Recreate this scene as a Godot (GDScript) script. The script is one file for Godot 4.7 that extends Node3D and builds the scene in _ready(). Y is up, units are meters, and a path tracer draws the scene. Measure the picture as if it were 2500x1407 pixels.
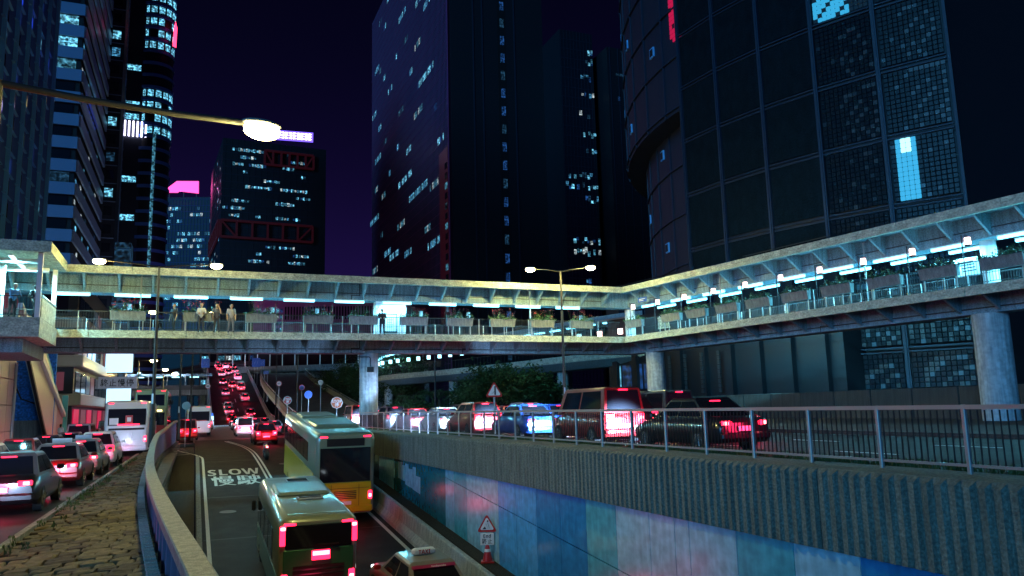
extends Node3D
# Road frame: s runs along the underpass away from the camera, t to its right; ground beside the left road is near y = -0.7.
const DU := Vector3(-0.378, 0, -0.926)
const DV := Vector3(0.926, 0, -0.378)
const TH := 0.3876
var M := {}
var used := {}
var tex := {}
var shared := {}
var rng := RandomNumberGenerator.new()

class MB:
	var st := SurfaceTool.new()
	var col := Color.WHITE
	func _init():
		st.begin(Mesh.PRIMITIVE_TRIANGLES)
		st.set_smooth_group(-1)
	func smooth(on := true): st.set_smooth_group(1 if on else -1)
	func v(p: Vector3):
		st.set_color(col)
		st.add_vertex(p)
	func tri(a, b, c):
		v(a); v(c); v(b)
	func quad(a, b, c, d):
		tri(a, b, c); tri(a, c, d)
	func hexa(p: Array):  # bottom ring 0-3 counter-clockwise from above, top ring 4-7
		quad(p[3], p[2], p[1], p[0]); quad(p[4], p[5], p[6], p[7])
		for i in 4:
			var j = (i + 1) % 4
			quad(p[i], p[j], p[j + 4], p[i + 4])
	func box(c: Vector3, s: Vector3, b := Basis()):
		var h = s / 2
		var p = []
		for y in [-1, 1]:
			for q in [[-1, 1], [1, 1], [1, -1], [-1, -1]]:
				p.append(c + b * Vector3(q[0] * h.x, y * h.y, q[1] * h.z))
		hexa(p)
	func bar(a: Vector3, e: Vector3, w: float, h: float):  # a square bar between two points
		var d = e - a
		var up = Vector3.UP if absf(d.normalized().y) < 0.95 else Vector3.RIGHT
		var x = d.cross(up).normalized()
		var y = x.cross(d).normalized()
		box((a + e) / 2, Vector3(w, h, d.length()), Basis(x, y, -d.normalized()))
	func ring(c: Vector3, ax: Vector3, r: float, n: int) -> Array:
		ax = ax.normalized()
		var x = ax.cross(Vector3.UP if absf(ax.y) < 0.95 else Vector3.RIGHT).normalized()
		var y = ax.cross(x)
		var out = []
		for i in n:
			out.append(c + (x * cos(TAU * i / n) + y * sin(TAU * i / n)) * r)
		return out
	func loft(rings: Array, caps := true, sm := false):
		smooth(sm)
		for k in rings.size() - 1:
			var a = rings[k]
			var b = rings[k + 1]
			for i in a.size():
				var j = (i + 1) % a.size()
				quad(a[i], a[j], b[j], b[i])
		smooth(false)
		if caps:
			var a = rings[0]
			var b = rings[-1]
			for i in range(1, a.size() - 1):
				tri(a[0], a[i + 1], a[i]); tri(b[0], b[i], b[i + 1])
	func cyl(a: Vector3, b: Vector3, r0: float, r1 := -1.0, n := 10, caps := true):
		if r1 < 0: r1 = r0
		loft([ring(a, b - a, r0, n), ring(b, b - a, r1, n)], caps, n > 6)
	func tube(pts: Array, r: float, n := 6):
		var rs = []
		for i in pts.size():
			var d = pts[mini(i + 1, pts.size() - 1)] - pts[maxi(i - 1, 0)]
			rs.append(ring(pts[i], d, r, n))
		loft(rs, true, true)
	func prism(poly: PackedVector2Array, z0: float, z1: float, tr := Transform3D()):  # a polygon in x, y given depth along z
		var t = Geometry2D.triangulate_polygon(poly)
		for i in range(0, t.size(), 3):
			var q = [poly[t[i]], poly[t[i + 1]], poly[t[i + 2]]]
			tri(tr * Vector3(q[0].x, q[0].y, z1), tr * Vector3(q[1].x, q[1].y, z1), tr * Vector3(q[2].x, q[2].y, z1))
			tri(tr * Vector3(q[0].x, q[0].y, z0), tr * Vector3(q[2].x, q[2].y, z0), tr * Vector3(q[1].x, q[1].y, z0))
		for i in poly.size():
			var a = poly[i]
			var b = poly[(i + 1) % poly.size()]
			quad(tr * Vector3(a.x, a.y, z0), tr * Vector3(b.x, b.y, z0), tr * Vector3(b.x, b.y, z1), tr * Vector3(a.x, a.y, z1))
	func ball(c: Vector3, r: Vector3, n := 10):
		var rs = []
		for k in range(1, n):
			var a = PI * k / n
			var rr = []
			for i in n:
				rr.append(c + Vector3(sin(a) * cos(TAU * i / n) * r.x, -cos(a) * r.y, sin(a) * sin(TAU * i / n) * r.z))
			rs.append(rr)
		loft(rs, true, true)
	func done() -> ArrayMesh:
		st.generate_normals()
		return st.commit()

func P(s: float, t: float, y := 0.0) -> Vector3:
	return DU * s + DV * t + Vector3(0, y, 0)

func L(s: float, t: float, y := 0.0) -> Vector3:  # the same in the axes of a node turned by TH
	return Vector3(t, y, -s)

func ordinal(i: int) -> String:
	return ["first", "second", "third", "fourth", "fifth", "sixth", "seventh", "eighth", "ninth", "tenth", "eleventh", "twelfth", "thirteenth", "fourteenth", "fifteenth", "sixteenth", "seventeenth", "eighteenth", "nineteenth", "twentieth"][i]

func nm(called: String) -> String:
	var k: int = used.get(called, 0)
	used[called] = k + 1
	return called if k == 0 else "%s_%03d" % [called, k]

func tag(o: Node3D, label: String, category: String, group := "") -> Node3D:
	if label: o.set_meta("label", label)
	if category: o.set_meta("category", category)
	if group: o.set_meta("group", group)
	return o

func thing(called: String, label: String, category: String, at := Vector3.ZERO, turn := 0.0, group := "") -> Node3D:
	var o := Node3D.new()
	o.name = nm(called)
	add_child(o)
	o.position = at
	o.rotation.y = turn
	return tag(o, label, category, group)

func part(called: String, mesh: Mesh, mat: Material, parent: Node3D, at := Vector3.ZERO, size := Vector3.ONE, turn := 0.0) -> MeshInstance3D:
	var o := MeshInstance3D.new()
	o.name = called
	o.mesh = mesh
	o.material_override = mat
	parent.add_child(o, true)
	o.transform = Transform3D(Basis(Vector3.UP, turn).scaled_local(size), at)
	return o

func solo(called: String, mesh: Mesh, mat: Material, label: String, category: String, at := Vector3.ZERO, turn := 0.0, group := "") -> MeshInstance3D:
	var o := part(nm(called), mesh, mat, self, at, Vector3.ONE, turn)
	tag(o, label, category, group)
	return o

func struct(called: String, mesh: Mesh, mat: Material, at := Vector3.ZERO, turn := 0.0) -> MeshInstance3D:
	var o := part(nm(called), mesh, mat, self, at, Vector3.ONE, turn)
	o.set_meta("kind", "structure")
	return o

func stuff(o: Node3D) -> Node3D:
	o.set_meta("kind", "stuff")
	return o

func copy(o: Node3D, called: String, label: String, at: Vector3, turn: float) -> Node3D:
	var c: Node3D = o.duplicate()
	c.name = nm(called)
	add_child(c)
	c.position = at
	c.rotation = Vector3(0, turn, 0)
	c.set_meta("label", label)
	return c

func cube() -> Mesh:
	if not shared.has("cube"): shared.cube = BoxMesh.new()
	return shared.cube

func bx(called: String, mat: Material, parent: Node3D, c: Vector3, s: Vector3, turn := 0.0) -> MeshInstance3D:
	return part(called, cube(), mat, parent, c, s, turn)

func bevel_box(s: Vector3, b: float) -> ArrayMesh:
	var key = "bev%s%s" % [s, b]
	if shared.has(key): return shared[key]
	var m := MB.new()
	var rs = []
	for k in 4:
		var y = [-s.y / 2, -s.y / 2 + b, s.y / 2 - b, s.y / 2][k]
		var q = b if k == 0 or k == 3 else 0.0
		var hx = s.x / 2 - q
		var hz = s.z / 2 - q
		var r = []
		for c in [[-1, 1], [1, 1], [1, -1], [-1, -1]]:
			var sx: float = c[0]
			var sz: float = c[1]
			if sx * sz < 0:
				r.append(Vector3(sx * hx, y, sz * (hz - b))); r.append(Vector3(sx * (hx - b), y, sz * hz))
			else:
				r.append(Vector3(sx * (hx - b), y, sz * hz)); r.append(Vector3(sx * hx, y, sz * (hz - b)))
		# order the ring counter-clockwise from above
		var o = [Vector3(-hx, y, hz - b), Vector3(-hx + b, y, hz), Vector3(hx - b, y, hz), Vector3(hx, y, hz - b), Vector3(hx, y, -hz + b), Vector3(hx - b, y, -hz), Vector3(-hx + b, y, -hz), Vector3(-hx, y, -hz + b)]
		rs.append(o)
	m.loft(rs)
	shared[key] = m.done()
	return shared[key]

func noise(key: String, freq: float, lo: float, hi: float, kind := FastNoiseLite.TYPE_SIMPLEX_SMOOTH, oct := 4, size := 512, normal := false) -> NoiseTexture2D:
	if tex.has(key): return tex[key]
	var n := FastNoiseLite.new()
	n.noise_type = kind
	n.frequency = freq
	n.fractal_octaves = oct
	n.seed = tex.size() + 3
	var t := NoiseTexture2D.new()
	t.width = size
	t.height = size
	t.seamless = true
	t.noise = n
	if normal:
		t.as_normal_map = true
		t.bump_strength = 6.0
	else:
		var g := Gradient.new()
		g.offsets = PackedFloat32Array([0.25, 0.75])
		g.colors = PackedColorArray([Color(lo, lo, lo), Color(hi, hi, hi)])
		t.color_ramp = g
	tex[key] = t
	return t

func mt(key: String, c := Color.WHITE, rough := 0.8, metal := 0.0) -> StandardMaterial3D:
	if M.has(key): return M[key]
	var m := StandardMaterial3D.new()
	m.resource_name = key
	m.albedo_color = c.linear_to_srgb()
	m.roughness = rough
	m.metallic = metal
	M[key] = m
	return m

func worn(key: String, c: Color, rough: float, t1: Texture2D, s1: Vector3, t2: Texture2D = null, s2 := Vector3.ONE, bump: Texture2D = null, amount := 0.6) -> StandardMaterial3D:
	if M.has(key): return M[key]
	var m := mt(key, c, rough)
	m.albedo_texture = t1
	m.uv1_triplanar = true
	m.uv1_world_triplanar = true
	m.uv1_scale = s1
	if t2:
		m.detail_enabled = true
		m.detail_albedo = t2
		m.detail_blend_mode = BaseMaterial3D.BLEND_MODE_MUL
		m.detail_uv_layer = BaseMaterial3D.DETAIL_UV_2
		m.uv2_triplanar = true
		m.uv2_world_triplanar = true
		m.uv2_scale = s2
	if bump:
		m.normal_enabled = true
		m.normal_texture = bump
		m.normal_scale = amount
	return m

func em(key: String, c: Color, energy: float) -> StandardMaterial3D:
	if M.has(key): return M[key]
	var m := mt(key, Color(0.02, 0.02, 0.02), 0.4)
	m.emission_enabled = true
	m.emission = c.linear_to_srgb()
	m.emission_energy_multiplier = energy
	return m

func omni(parent: Node3D, at: Vector3, c: Color, energy: float, size := 0.1, called := "lamp_light"):
	var l := OmniLight3D.new()
	l.name = called
	parent.add_child(l, true)
	l.position = at
	l.light_color = c.linear_to_srgb()
	l.light_energy = energy
	l.light_size = size
	l.omni_range = 120.0
	l.omni_attenuation = 2.0
	l.shadow_enabled = true

func spot(parent: Node3D, at: Vector3, toward: Vector3, c: Color, energy: float, angle: float, size := 0.08):
	var l := SpotLight3D.new()
	l.name = "beam_light"
	parent.add_child(l, true)
	l.position = at
	l.transform = Transform3D(Basis.looking_at(toward, Vector3.UP), at)
	l.light_color = c.linear_to_srgb()
	l.light_energy = energy
	l.light_size = size
	l.spot_angle = angle
	l.spot_angle_attenuation = 0.7
	l.spot_range = 80.0
	l.spot_attenuation = 2.0
	l.shadow_enabled = true

func area(parent: Node3D, at: Vector3, toward: Vector3, c: Color, energy: float, sx: float, sy: float, along := Vector3.UP):
	var l := AreaLight3D.new()
	l.name = "panel_light"
	parent.add_child(l, true)
	l.transform = Transform3D(Basis.looking_at(toward, along), at)
	l.light_color = c.linear_to_srgb()
	l.light_energy = energy
	l.area_size = Vector2(sx, sy)
	l.area_normalize_energy = true
	l.area_range = 80.0
	l.area_attenuation = 2.0
	l.shadow_enabled = true

func text(words: String, size: float, depth: float, bold := true) -> TextMesh:
	var key = "txt%s%s" % [words, size]
	if shared.has(key): return shared[key]
	var t := TextMesh.new()
	var f := SystemFont.new()
	f.font_names = PackedStringArray(["Droid Sans"])
	f.font_weight = 700 if bold else 400
	t.font = f
	t.text = words
	t.font_size = 64
	t.pixel_size = size / 64.0 * 1.37
	t.depth = depth
	t.curve_step = 2.0
	shared[key] = t
	return t

# strokes of the characters, as lines on a 100 x 100 square with y downwards
const GLYPH := {
	"slow": [[18, 5, 18, 97], [6, 24, 10, 42], [29, 20, 33, 36], [45, 6, 85, 6], [45, 6, 45, 32], [85, 6, 85, 32], [45, 19, 85, 19], [45, 32, 85, 32], [40, 42, 92, 42], [40, 42, 40, 60], [92, 42, 92, 60], [40, 60, 92, 60], [57, 42, 57, 60], [75, 42, 75, 60], [44, 69, 86, 69], [86, 69, 62, 86], [62, 86, 36, 97], [52, 72, 70, 88], [70, 88, 97, 97]],
	"drive": [[8, 8, 46, 8], [8, 8, 8, 56], [27, 8, 27, 56], [8, 24, 46, 24], [8, 40, 46, 40], [8, 56, 46, 56], [46, 56, 44, 92], [44, 92, 36, 97], [6, 68, 2, 92], [14, 70, 14, 88], [24, 68, 26, 84], [34, 66, 37, 80], [58, 18, 95, 18], [58, 18, 58, 46], [95, 18, 95, 46], [58, 46, 95, 46], [77, 2, 77, 50], [77, 50, 68, 80], [68, 80, 52, 97], [58, 58, 74, 80], [74, 80, 98, 97]],
	"halt": [[22, 4, 8, 46], [16, 34, 16, 98], [62, 2, 66, 10], [36, 14, 96, 14], [48, 24, 86, 24], [48, 24, 48, 40], [86, 24, 86, 40], [48, 40, 86, 40], [34, 50, 98, 50], [34, 50, 34, 62], [98, 50, 98, 62], [46, 68, 88, 68], [67, 68, 67, 96], [67, 96, 56, 92]],
	"end": [[24, 4, 8, 26], [8, 26, 28, 26], [34, 16, 10, 50], [10, 50, 36, 48], [23, 50, 23, 96], [10, 64, 6, 88], [32, 64, 36, 84], [62, 4, 46, 38], [56, 20, 88, 20], [88, 20, 44, 66], [56, 34, 96, 62], [66, 66, 76, 74], [58, 80, 76, 96]],
	"stay": [[50, 6, 50, 92], [50, 44, 86, 44], [22, 36, 22, 92], [6, 92, 94, 92]],
}

func glyph(m: MB, name: String, x: float, y: float, w: float, h: float, thick: float, z0: float, z1: float, tr: Transform3D):
	var k = 0
	for q in GLYPH[name]:
		var a = Vector2(x + q[0] * w / 100.0, y - q[1] * h / 100.0)
		var b = Vector2(x + q[2] * w / 100.0, y - q[3] * h / 100.0)
		var d = (b - a).normalized() * thick / 2
		var o = Vector2(-d.y, d.x)
		a -= d
		b += d
		k += 1
		m.prism(PackedVector2Array([a - o, b - o, b + o, a + o]), z0, z1 + 0.0004 * (k % 5), tr)

func smoothstep_(a: float, b: float, x: float) -> float:
	var k = clampf((x - a) / (b - a), 0.0, 1.0)
	return k * k * (3.0 - 2.0 * k)

func yg(s: float) -> float:  # the ground beside the left road
	return lerpf(-0.7, 0.0, smoothstep_(60, 140, s))

func yr(s: float) -> float:  # the road that comes up out of the underpass
	var a = -5.29 + 0.0796 * s
	var b = yg(s)
	var h = clampf(0.5 + 0.5 * (b - a) / 0.8, 0.0, 1.0)
	return lerpf(b, a, h) - 0.8 * h * (1.0 - h)

func _ready():
	rng.seed = 11
	var cam := Camera3D.new()
	cam.name = "camera"
	add_child(cam)
	var pitch := atan(293.0 / 1906.0)
	var roll := atan(320.0 / 12400.0)
	cam.transform = Transform3D(Basis(Vector3.RIGHT, pitch) * Basis(Vector3.BACK, -roll), Vector3(0, 1.6, 0))
	cam.fov = rad_to_deg(2.0 * atan(703.5 / 1906.0))
	cam.near = 0.1
	cam.far = 3000.0
	cam.current = true
	var env := Environment.new()
	env.background_mode = Environment.BG_SKY
	env.tonemap_mode = Environment.TONE_MAPPER_LINEAR
	env.tonemap_exposure = 1.0
	env.sdfgi_enabled = true
	env.ssao_enabled = true
	env.ssil_enabled = true
	var sky := ProceduralSkyMaterial.new()
	sky.sky_top_color = Color(0.0007, 0.001, 0.006).linear_to_srgb()
	sky.sky_horizon_color = Color(0.026, 0.011, 0.12).linear_to_srgb()
	sky.sky_curve = 0.105
	sky.ground_bottom_color = Color(0.002, 0.004, 0.010).linear_to_srgb()
	sky.ground_horizon_color = Color(0.012, 0.014, 0.07).linear_to_srgb()
	env.sky = Sky.new()
	env.sky.sky_material = sky
	env.background_energy_multiplier = 1.0
	var we := WorldEnvironment.new()
	we.name = "environment"
	we.environment = env
	add_child(we)
	# added cold fill light from behind the camera, in place of unseen street lamps
	var cold_fill := DirectionalLight3D.new()
	cold_fill.name = "night_fill"
	add_child(cold_fill)
	cold_fill.look_at_from_position(Vector3.ZERO, Vector3(0.5, -0.2, -0.82), Vector3.UP)
	cold_fill.light_color = Color(0.09, 0.48, 1.0).linear_to_srgb()
	cold_fill.light_energy = 0.5
	cold_fill.light_angular_distance = 20.0
	cold_fill.sky_mode = DirectionalLight3D.SKY_MODE_LIGHT_ONLY
	cold_fill.shadow_enabled = true
	materials()
	ground()
	underpass()
	parapet()
	footbridge()
	buildings()
	far_bridges()
	street_lamps()
	vehicles()
	signs()
	people()
	plants()

func materials():
	var fine := noise("fine", 0.06, 0.72, 1.0)
	var coarse := noise("coarse", 0.012, 0.8, 1.0)
	var grit := noise("grit", 0.3, 0.55, 1.0, FastNoiseLite.TYPE_SIMPLEX_SMOOTH, 2)
	var spots := noise("spots", 0.09, 0.25, 1.0, FastNoiseLite.TYPE_CELLULAR, 2)
	var bump := noise("bump", 0.12, 0, 1, FastNoiseLite.TYPE_SIMPLEX_SMOOTH, 4, 512, true)
	var streak := Vector3(0.9, 0.07, 0.9)
	worn("asphalt", Color(0.026, 0.025, 0.024), 0.72, grit, Vector3.ONE * 1.3, noise("patches", 0.012, 0.55, 1.0), Vector3.ONE * 0.12, bump, 0.3).metallic_specular = 0.3
	worn("asphalt_brown", Color(0.24, 0.19, 0.125), 0.7, grit, Vector3.ONE * 1.1, coarse, Vector3.ONE * 0.1, bump, 0.35)
	worn("paving", Color(0.14, 0.135, 0.13), 0.75, fine, Vector3.ONE * 0.8, coarse, Vector3.ONE * 0.15)
	worn("concrete", Color(0.36, 0.36, 0.34), 0.8, fine, Vector3.ONE * 0.5, coarse, streak, bump, 0.25)
	worn("concrete_blue", Color(0.22, 0.24, 0.2), 0.8, fine, Vector3.ONE * 0.6, coarse, streak * 1.6, bump, 0.4)
	worn("concrete_dark", Color(0.09, 0.085, 0.078), 0.9, fine, Vector3.ONE * 0.7, coarse, streak, bump, 0.4)
	worn("fascia_paint", Color(0.7, 0.78, 0.62), 0.65, fine, Vector3.ONE * 0.25, noise("spatter", 0.02, 0.78, 1.0, FastNoiseLite.TYPE_PERLIN, 5), Vector3(0.3, 0.3, 0.3))
	worn("rib_tint", Color(0.27, 0.43, 0.5), 0.7, fine, Vector3.ONE * 0.4, coarse, streak)  # blue-teal cast of the shaded soffits put into this colour
	worn("column_paint", Color(0.5, 0.6, 0.64), 0.65, noise("clean", 0.02, 0.86, 1.0), Vector3.ONE * 0.3, coarse, streak)
	worn("coping", Color(0.42, 0.38, 0.3), 0.6, fine, Vector3.ONE * 1.5, coarse, Vector3.ONE * 1.1, bump, 0.3)
	worn("rock", Color(0.32, 0.25, 0.12), 0.85, grit, Vector3.ONE * 1.7, coarse, Vector3.ONE * 0.9, bump, 1.0)
	worn("rock_pale", Color(0.42, 0.33, 0.16), 0.85, grit, Vector3.ONE * 1.7, coarse, Vector3.ONE * 0.9, bump, 1.0)
	worn("rock_brown", Color(0.19, 0.145, 0.08), 0.85, grit, Vector3.ONE * 1.7, coarse, Vector3.ONE * 0.9, bump, 1.0)
	worn("soil", Color(0.11, 0.085, 0.045), 0.95, grit, Vector3.ONE * 1.2, spots, Vector3.ONE * 0.6, bump, 1.0)
	worn("marking", Color(0.8, 0.8, 0.76), 0.6, fine, Vector3.ONE * 0.9)
	for q in [["panel_lilac", Color(0.36, 0.64, 0.78)], ["panel_pale", Color(0.25, 0.56, 0.74)], ["panel_sky", Color(0.08, 0.44, 0.85)], ["panel_blue", Color(0.02, 0.26, 0.58)], ["panel_teal", Color(0.09, 0.46, 0.58)], ["panel_sea", Color(0.015, 0.2, 0.25)]]:
		var m := worn(q[0], q[1], 0.22, noise("clean", 0.02, 0.86, 1.0), Vector3.ONE * 0.3, noise("soot", 0.02, 0.9, 1.0), Vector3(0.5, 0.08, 0.5))
		m.metallic_specular = 0.6
	worn("white_stone", Color(0.6, 0.58, 0.5), 0.8, fine, Vector3.ONE * 1.5)
	worn("barrier_paint", Color(0.5, 0.56, 0.62), 0.7, fine, Vector3.ONE * 0.8, coarse, Vector3(1.0, 0.2, 1.0))
	mt("rail_steel", Color(0.36, 0.38, 0.38), 0.38, 0.6)
	mt("slat_paint", Color(0.2, 0.17, 0.26), 0.35, 0.3)
	mt("dark_metal", Color(0.03, 0.032, 0.036), 0.45, 0.5)
	mt("lamp_pole", Color(0.05, 0.047, 0.042), 0.6, 0.2)
	mt("black", Color(0.006, 0.006, 0.007), 0.6)
	mt("rubber", Color(0.012, 0.012, 0.012), 0.8)
	mt("white_paint", Color(0.7, 0.7, 0.7), 0.45)
	mt("grey_paint", Color(0.25, 0.26, 0.27), 0.5)
	mt("sign_white", Color(0.72, 0.74, 0.76), 0.35)
	mt("sign_red", Color(0.45, 0.02, 0.02), 0.35)
	mt("sign_orange", Color(0.5, 0.12, 0.05), 0.35)
	mt("sign_blue", Color(0.02, 0.1, 0.45), 0.35)
	mt("sign_black", Color(0.01, 0.01, 0.012), 0.4)
	mt("car_glass", Color(0.01, 0.012, 0.015), 0.06)
	mt("chrome", Color(0.55, 0.55, 0.55), 0.2, 0.9)
	mt("blue_wall", Color(0.02, 0.09, 0.5), 0.8)
	worn("blue_light_tint", Color(0.03, 0.28, 0.9), 0.8, noise("flaking", 0.03, 0.6, 1.0, FastNoiseLite.TYPE_PERLIN, 5), Vector3.ONE * 0.4)  # blue light falling on the wall is put into this colour
	mt("board", Color(0.45, 0.4, 0.32), 0.4)
	mt("board_red", Color(0.3, 0.17, 0.12), 0.4)
	mt("teal_trim", Color(0.08, 0.35, 0.38), 0.5)
	em("tube", Color(0.2, 0.75, 1.0), 5.0)
	em("tube_white", Color(0.4, 0.88, 1.0), 3.2)
	em("sodium", Color(1.0, 0.86, 0.36), 60.0)
	em("sodium_far", Color(1.0, 0.86, 0.42), 30.0)
	em("lantern", Color(1.0, 0.66, 0.62), 6.0)
	em("tail", Color(1.0, 0.012, 0.05), 6.0)
	em("tail_core", Color(1.0, 0.16, 0.2), 8.0)
	em("amber", Color(1.0, 0.3, 0.02), 5.0)
	em("head", Color(0.75, 0.9, 1.0), 10.0)
	em("cabin", Color(0.5, 0.8, 1.0), 0.35)

func strip_mesh(s0: float, s1: float, step: float, t0, t1, f: Callable, thick := 0.3) -> ArrayMesh:  # a road-frame slab that follows heights f(s, t); t0, t1 numbers
	var m := MB.new()
	var n := maxi(1, int(ceil((s1 - s0) / step)))
	for i in n:
		var a = lerpf(s0, s1, float(i) / n)
		var b = lerpf(s0, s1, float(i + 1) / n)
		var p = []
		for k in 2:
			var lo = -thick if k == 0 else 0.0
			for q in [[a, t0], [a, t1], [b, t1], [b, t0]]:
				p.append(L(q[0], q[1], f.call(q[0], q[1]) + lo))
		m.quad(p[4], p[5], p[6], p[7])
		m.quad(p[3], p[2], p[1], p[0])
		m.quad(p[1], p[2], p[6], p[5])
		m.quad(p[3], p[0], p[4], p[7])
		if i == 0: m.quad(p[0], p[1], p[5], p[4])
		if i == n - 1: m.quad(p[2], p[3], p[7], p[6])
	return m.done()

func ground():
	struct("ground", strip_mesh(-150, 1500, 20, -1200, -0.95, func(s, t): return yg(s) - 0.12), M.paving, Vector3.ZERO, TH)
	struct("ground", strip_mesh(-150, 1500, 20, 9.4, 1200, func(s, t): return -0.12), M.paving, Vector3.ZERO, TH)
	struct("ground", strip_mesh(76, 1500, 20, -0.95, 9.4, func(s, t): return yg(s) - 0.14), M.paving, Vector3.ZERO, TH)
	struct("left_road", strip_mesh(-20, 420, 6, -9.4, -3.12, func(s, t): return yg(s) + 0.002), M.asphalt, Vector3.ZERO, TH)
	struct("junction_road", strip_mesh(77, 145, 4, -3.1, 0.1, func(s, t): return yg(s) + 0.002), M.asphalt, Vector3.ZERO, TH)
	struct("right_road", strip_mesh(-20, 92, 6, 11.7, 23.0, func(s, t): return 0.284), M.asphalt, Vector3.ZERO, TH)
	struct("pavement", strip_mesh(-20, 200, 6, -11.9, -9.5, func(s, t): return yg(s) + 0.13), M.paving, Vector3.ZERO, TH)
	struct("pavement", strip_mesh(-20, 100, 6, 23.1, 40, func(s, t): return 0.42), M.concrete_dark, Vector3.ZERO, TH)
	# kerb beside the stone slope
	var k := MB.new()
	for i in 26:
		var s = 2.0 + i * 2.0
		k.box(L(s + 1, -3.05, yg(s) + 0.03), Vector3(0.13, 0.2, 1.985))
	stuff(struct("kerb", k.done(), M.concrete, Vector3.ZERO, TH))
	var lane := MB.new()
	for i in 20:
		lane.box(L(4 + i * 6.0, -6.2, yg(4 + i * 6.0) + 0.008), Vector3(0.1, 0.004, 1.8))
	stuff(struct("lane_marking", lane.done(), M.marking, Vector3.ZERO, TH))
	lane = MB.new()
	for tt in [15.4, 19.0]:
		for i in 16:
			lane.box(L(4 + i * 5.5, tt, 0.289), Vector3(0.1, 0.004, 2.0))
	stuff(struct("lane_marking", lane.done(), M.marking, Vector3.ZERO, TH))
	# the stone pitching between kerb and parapet: stones one by one where they show large
	var bank := struct("stone_slope", strip_mesh(-6, 74, 2, -2.98, -1.75, func(s, t): return slope_y(s, minf(t, parapet_t(s))) - 0.05), M.concrete_dark, Vector3.ZERO, TH)
	var mats = [M.rock, M.rock_pale, M.rock_brown, M.rock]
	var shapes = []
	for k2 in 6:
		var m := MB.new()
		var base = bevel_box(Vector3(1, 1, 1), 0.1)
		var arr = base.surface_get_arrays(0)
		var vs: PackedVector3Array = arr[Mesh.ARRAY_VERTEX]
		var off = {}
		for i in range(0, vs.size(), 3):
			var q = []
			for j in 3:
				var p = vs[i + j]
				if not off.has(p): off[p] = Vector3(rng.randf_range(-0.04, 0.04), rng.randf_range(-0.09, 0.09), rng.randf_range(-0.04, 0.04))
				q.append(p + off[p])
			m.v(q[0]); m.v(q[1]); m.v(q[2])
		shapes.append(m.done())
	var rest := {}
	var nparts = 0
	var row = 0
	var s = 1.2
	while s < 70.0:
		var depth = rng.randf_range(0.28, 0.36)
		var t = -2.93 + (0.17 if row % 2 else 0.0)
		while t < parapet_t(s) - 0.3:
			var w = rng.randf_range(0.24, 0.46)
			var te = minf(t + w, parapet_t(s) - 0.22)
			var skew = (te + t) * 0.5 * 0.12
			var c = L(s + skew, (t + te) / 2, slope_y(s, (t + te) / 2) - 0.02 + rng.randf_range(-0.012, 0.012))
			var b = Basis(Vector3(0, 0, 1), 0.06 + rng.randf_range(-0.03, 0.03)) * Basis(Vector3.RIGHT, rng.randf_range(-0.01, 0.05))
			var tr = Transform3D(b.scaled_local(Vector3(te - t - 0.022, 0.13, depth - 0.02)), c)
			var mk = rng.randi() % 4
			if s > 8.6 and nparts < 296:
				var o := MeshInstance3D.new()
				o.name = "stone"
				o.mesh = shapes[rng.randi() % 6]
				o.material_override = mats[mk]
				bank.add_child(o, true)
				o.transform = tr
				nparts += 1
			else:
				if not rest.has(mk): rest[mk] = SurfaceTool.new()
				rest[mk].append_from(shapes[rng.randi() % 6], 0, tr)
			t = te + 0.005
		s += depth
		row += 1
	for mk in rest:
		var m2 = rest[mk].commit()
		stuff(part("stone_field", m2, mats[mk], bank))

func parapet_t(s: float) -> float:
	var pts = [[-6, 1.2], [3, 0.52], [6.96, 0.16], [8.96, 0.0], [12, -0.25], [15.3, -0.5], [20, -0.82], [25, -1.1], [30.8, -1.34], [38, -1.58], [45, -1.7], [52, -1.7], [62, -1.55], [76, -1.25]]
	for i in pts.size() - 1:
		if s <= pts[i + 1][0]:
			var k = (s - pts[i][0]) / (pts[i + 1][0] - pts[i][0])
			return lerpf(pts[i][1], pts[i + 1][1], k)
	return -1.25

func parapet_y(s: float) -> float:
	return 0.27 + 0.5 * smoothstep_(30, 50, s) + 0.5 * smoothstep_(48, 76, s)

func slope_y(s: float, t: float) -> float:
	var k = clampf((t + 2.95) / (parapet_t(s) - 0.25 + 2.95), 0.0, 1.0)
	return yg(s) + 0.06 + 0.13 * k

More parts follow.
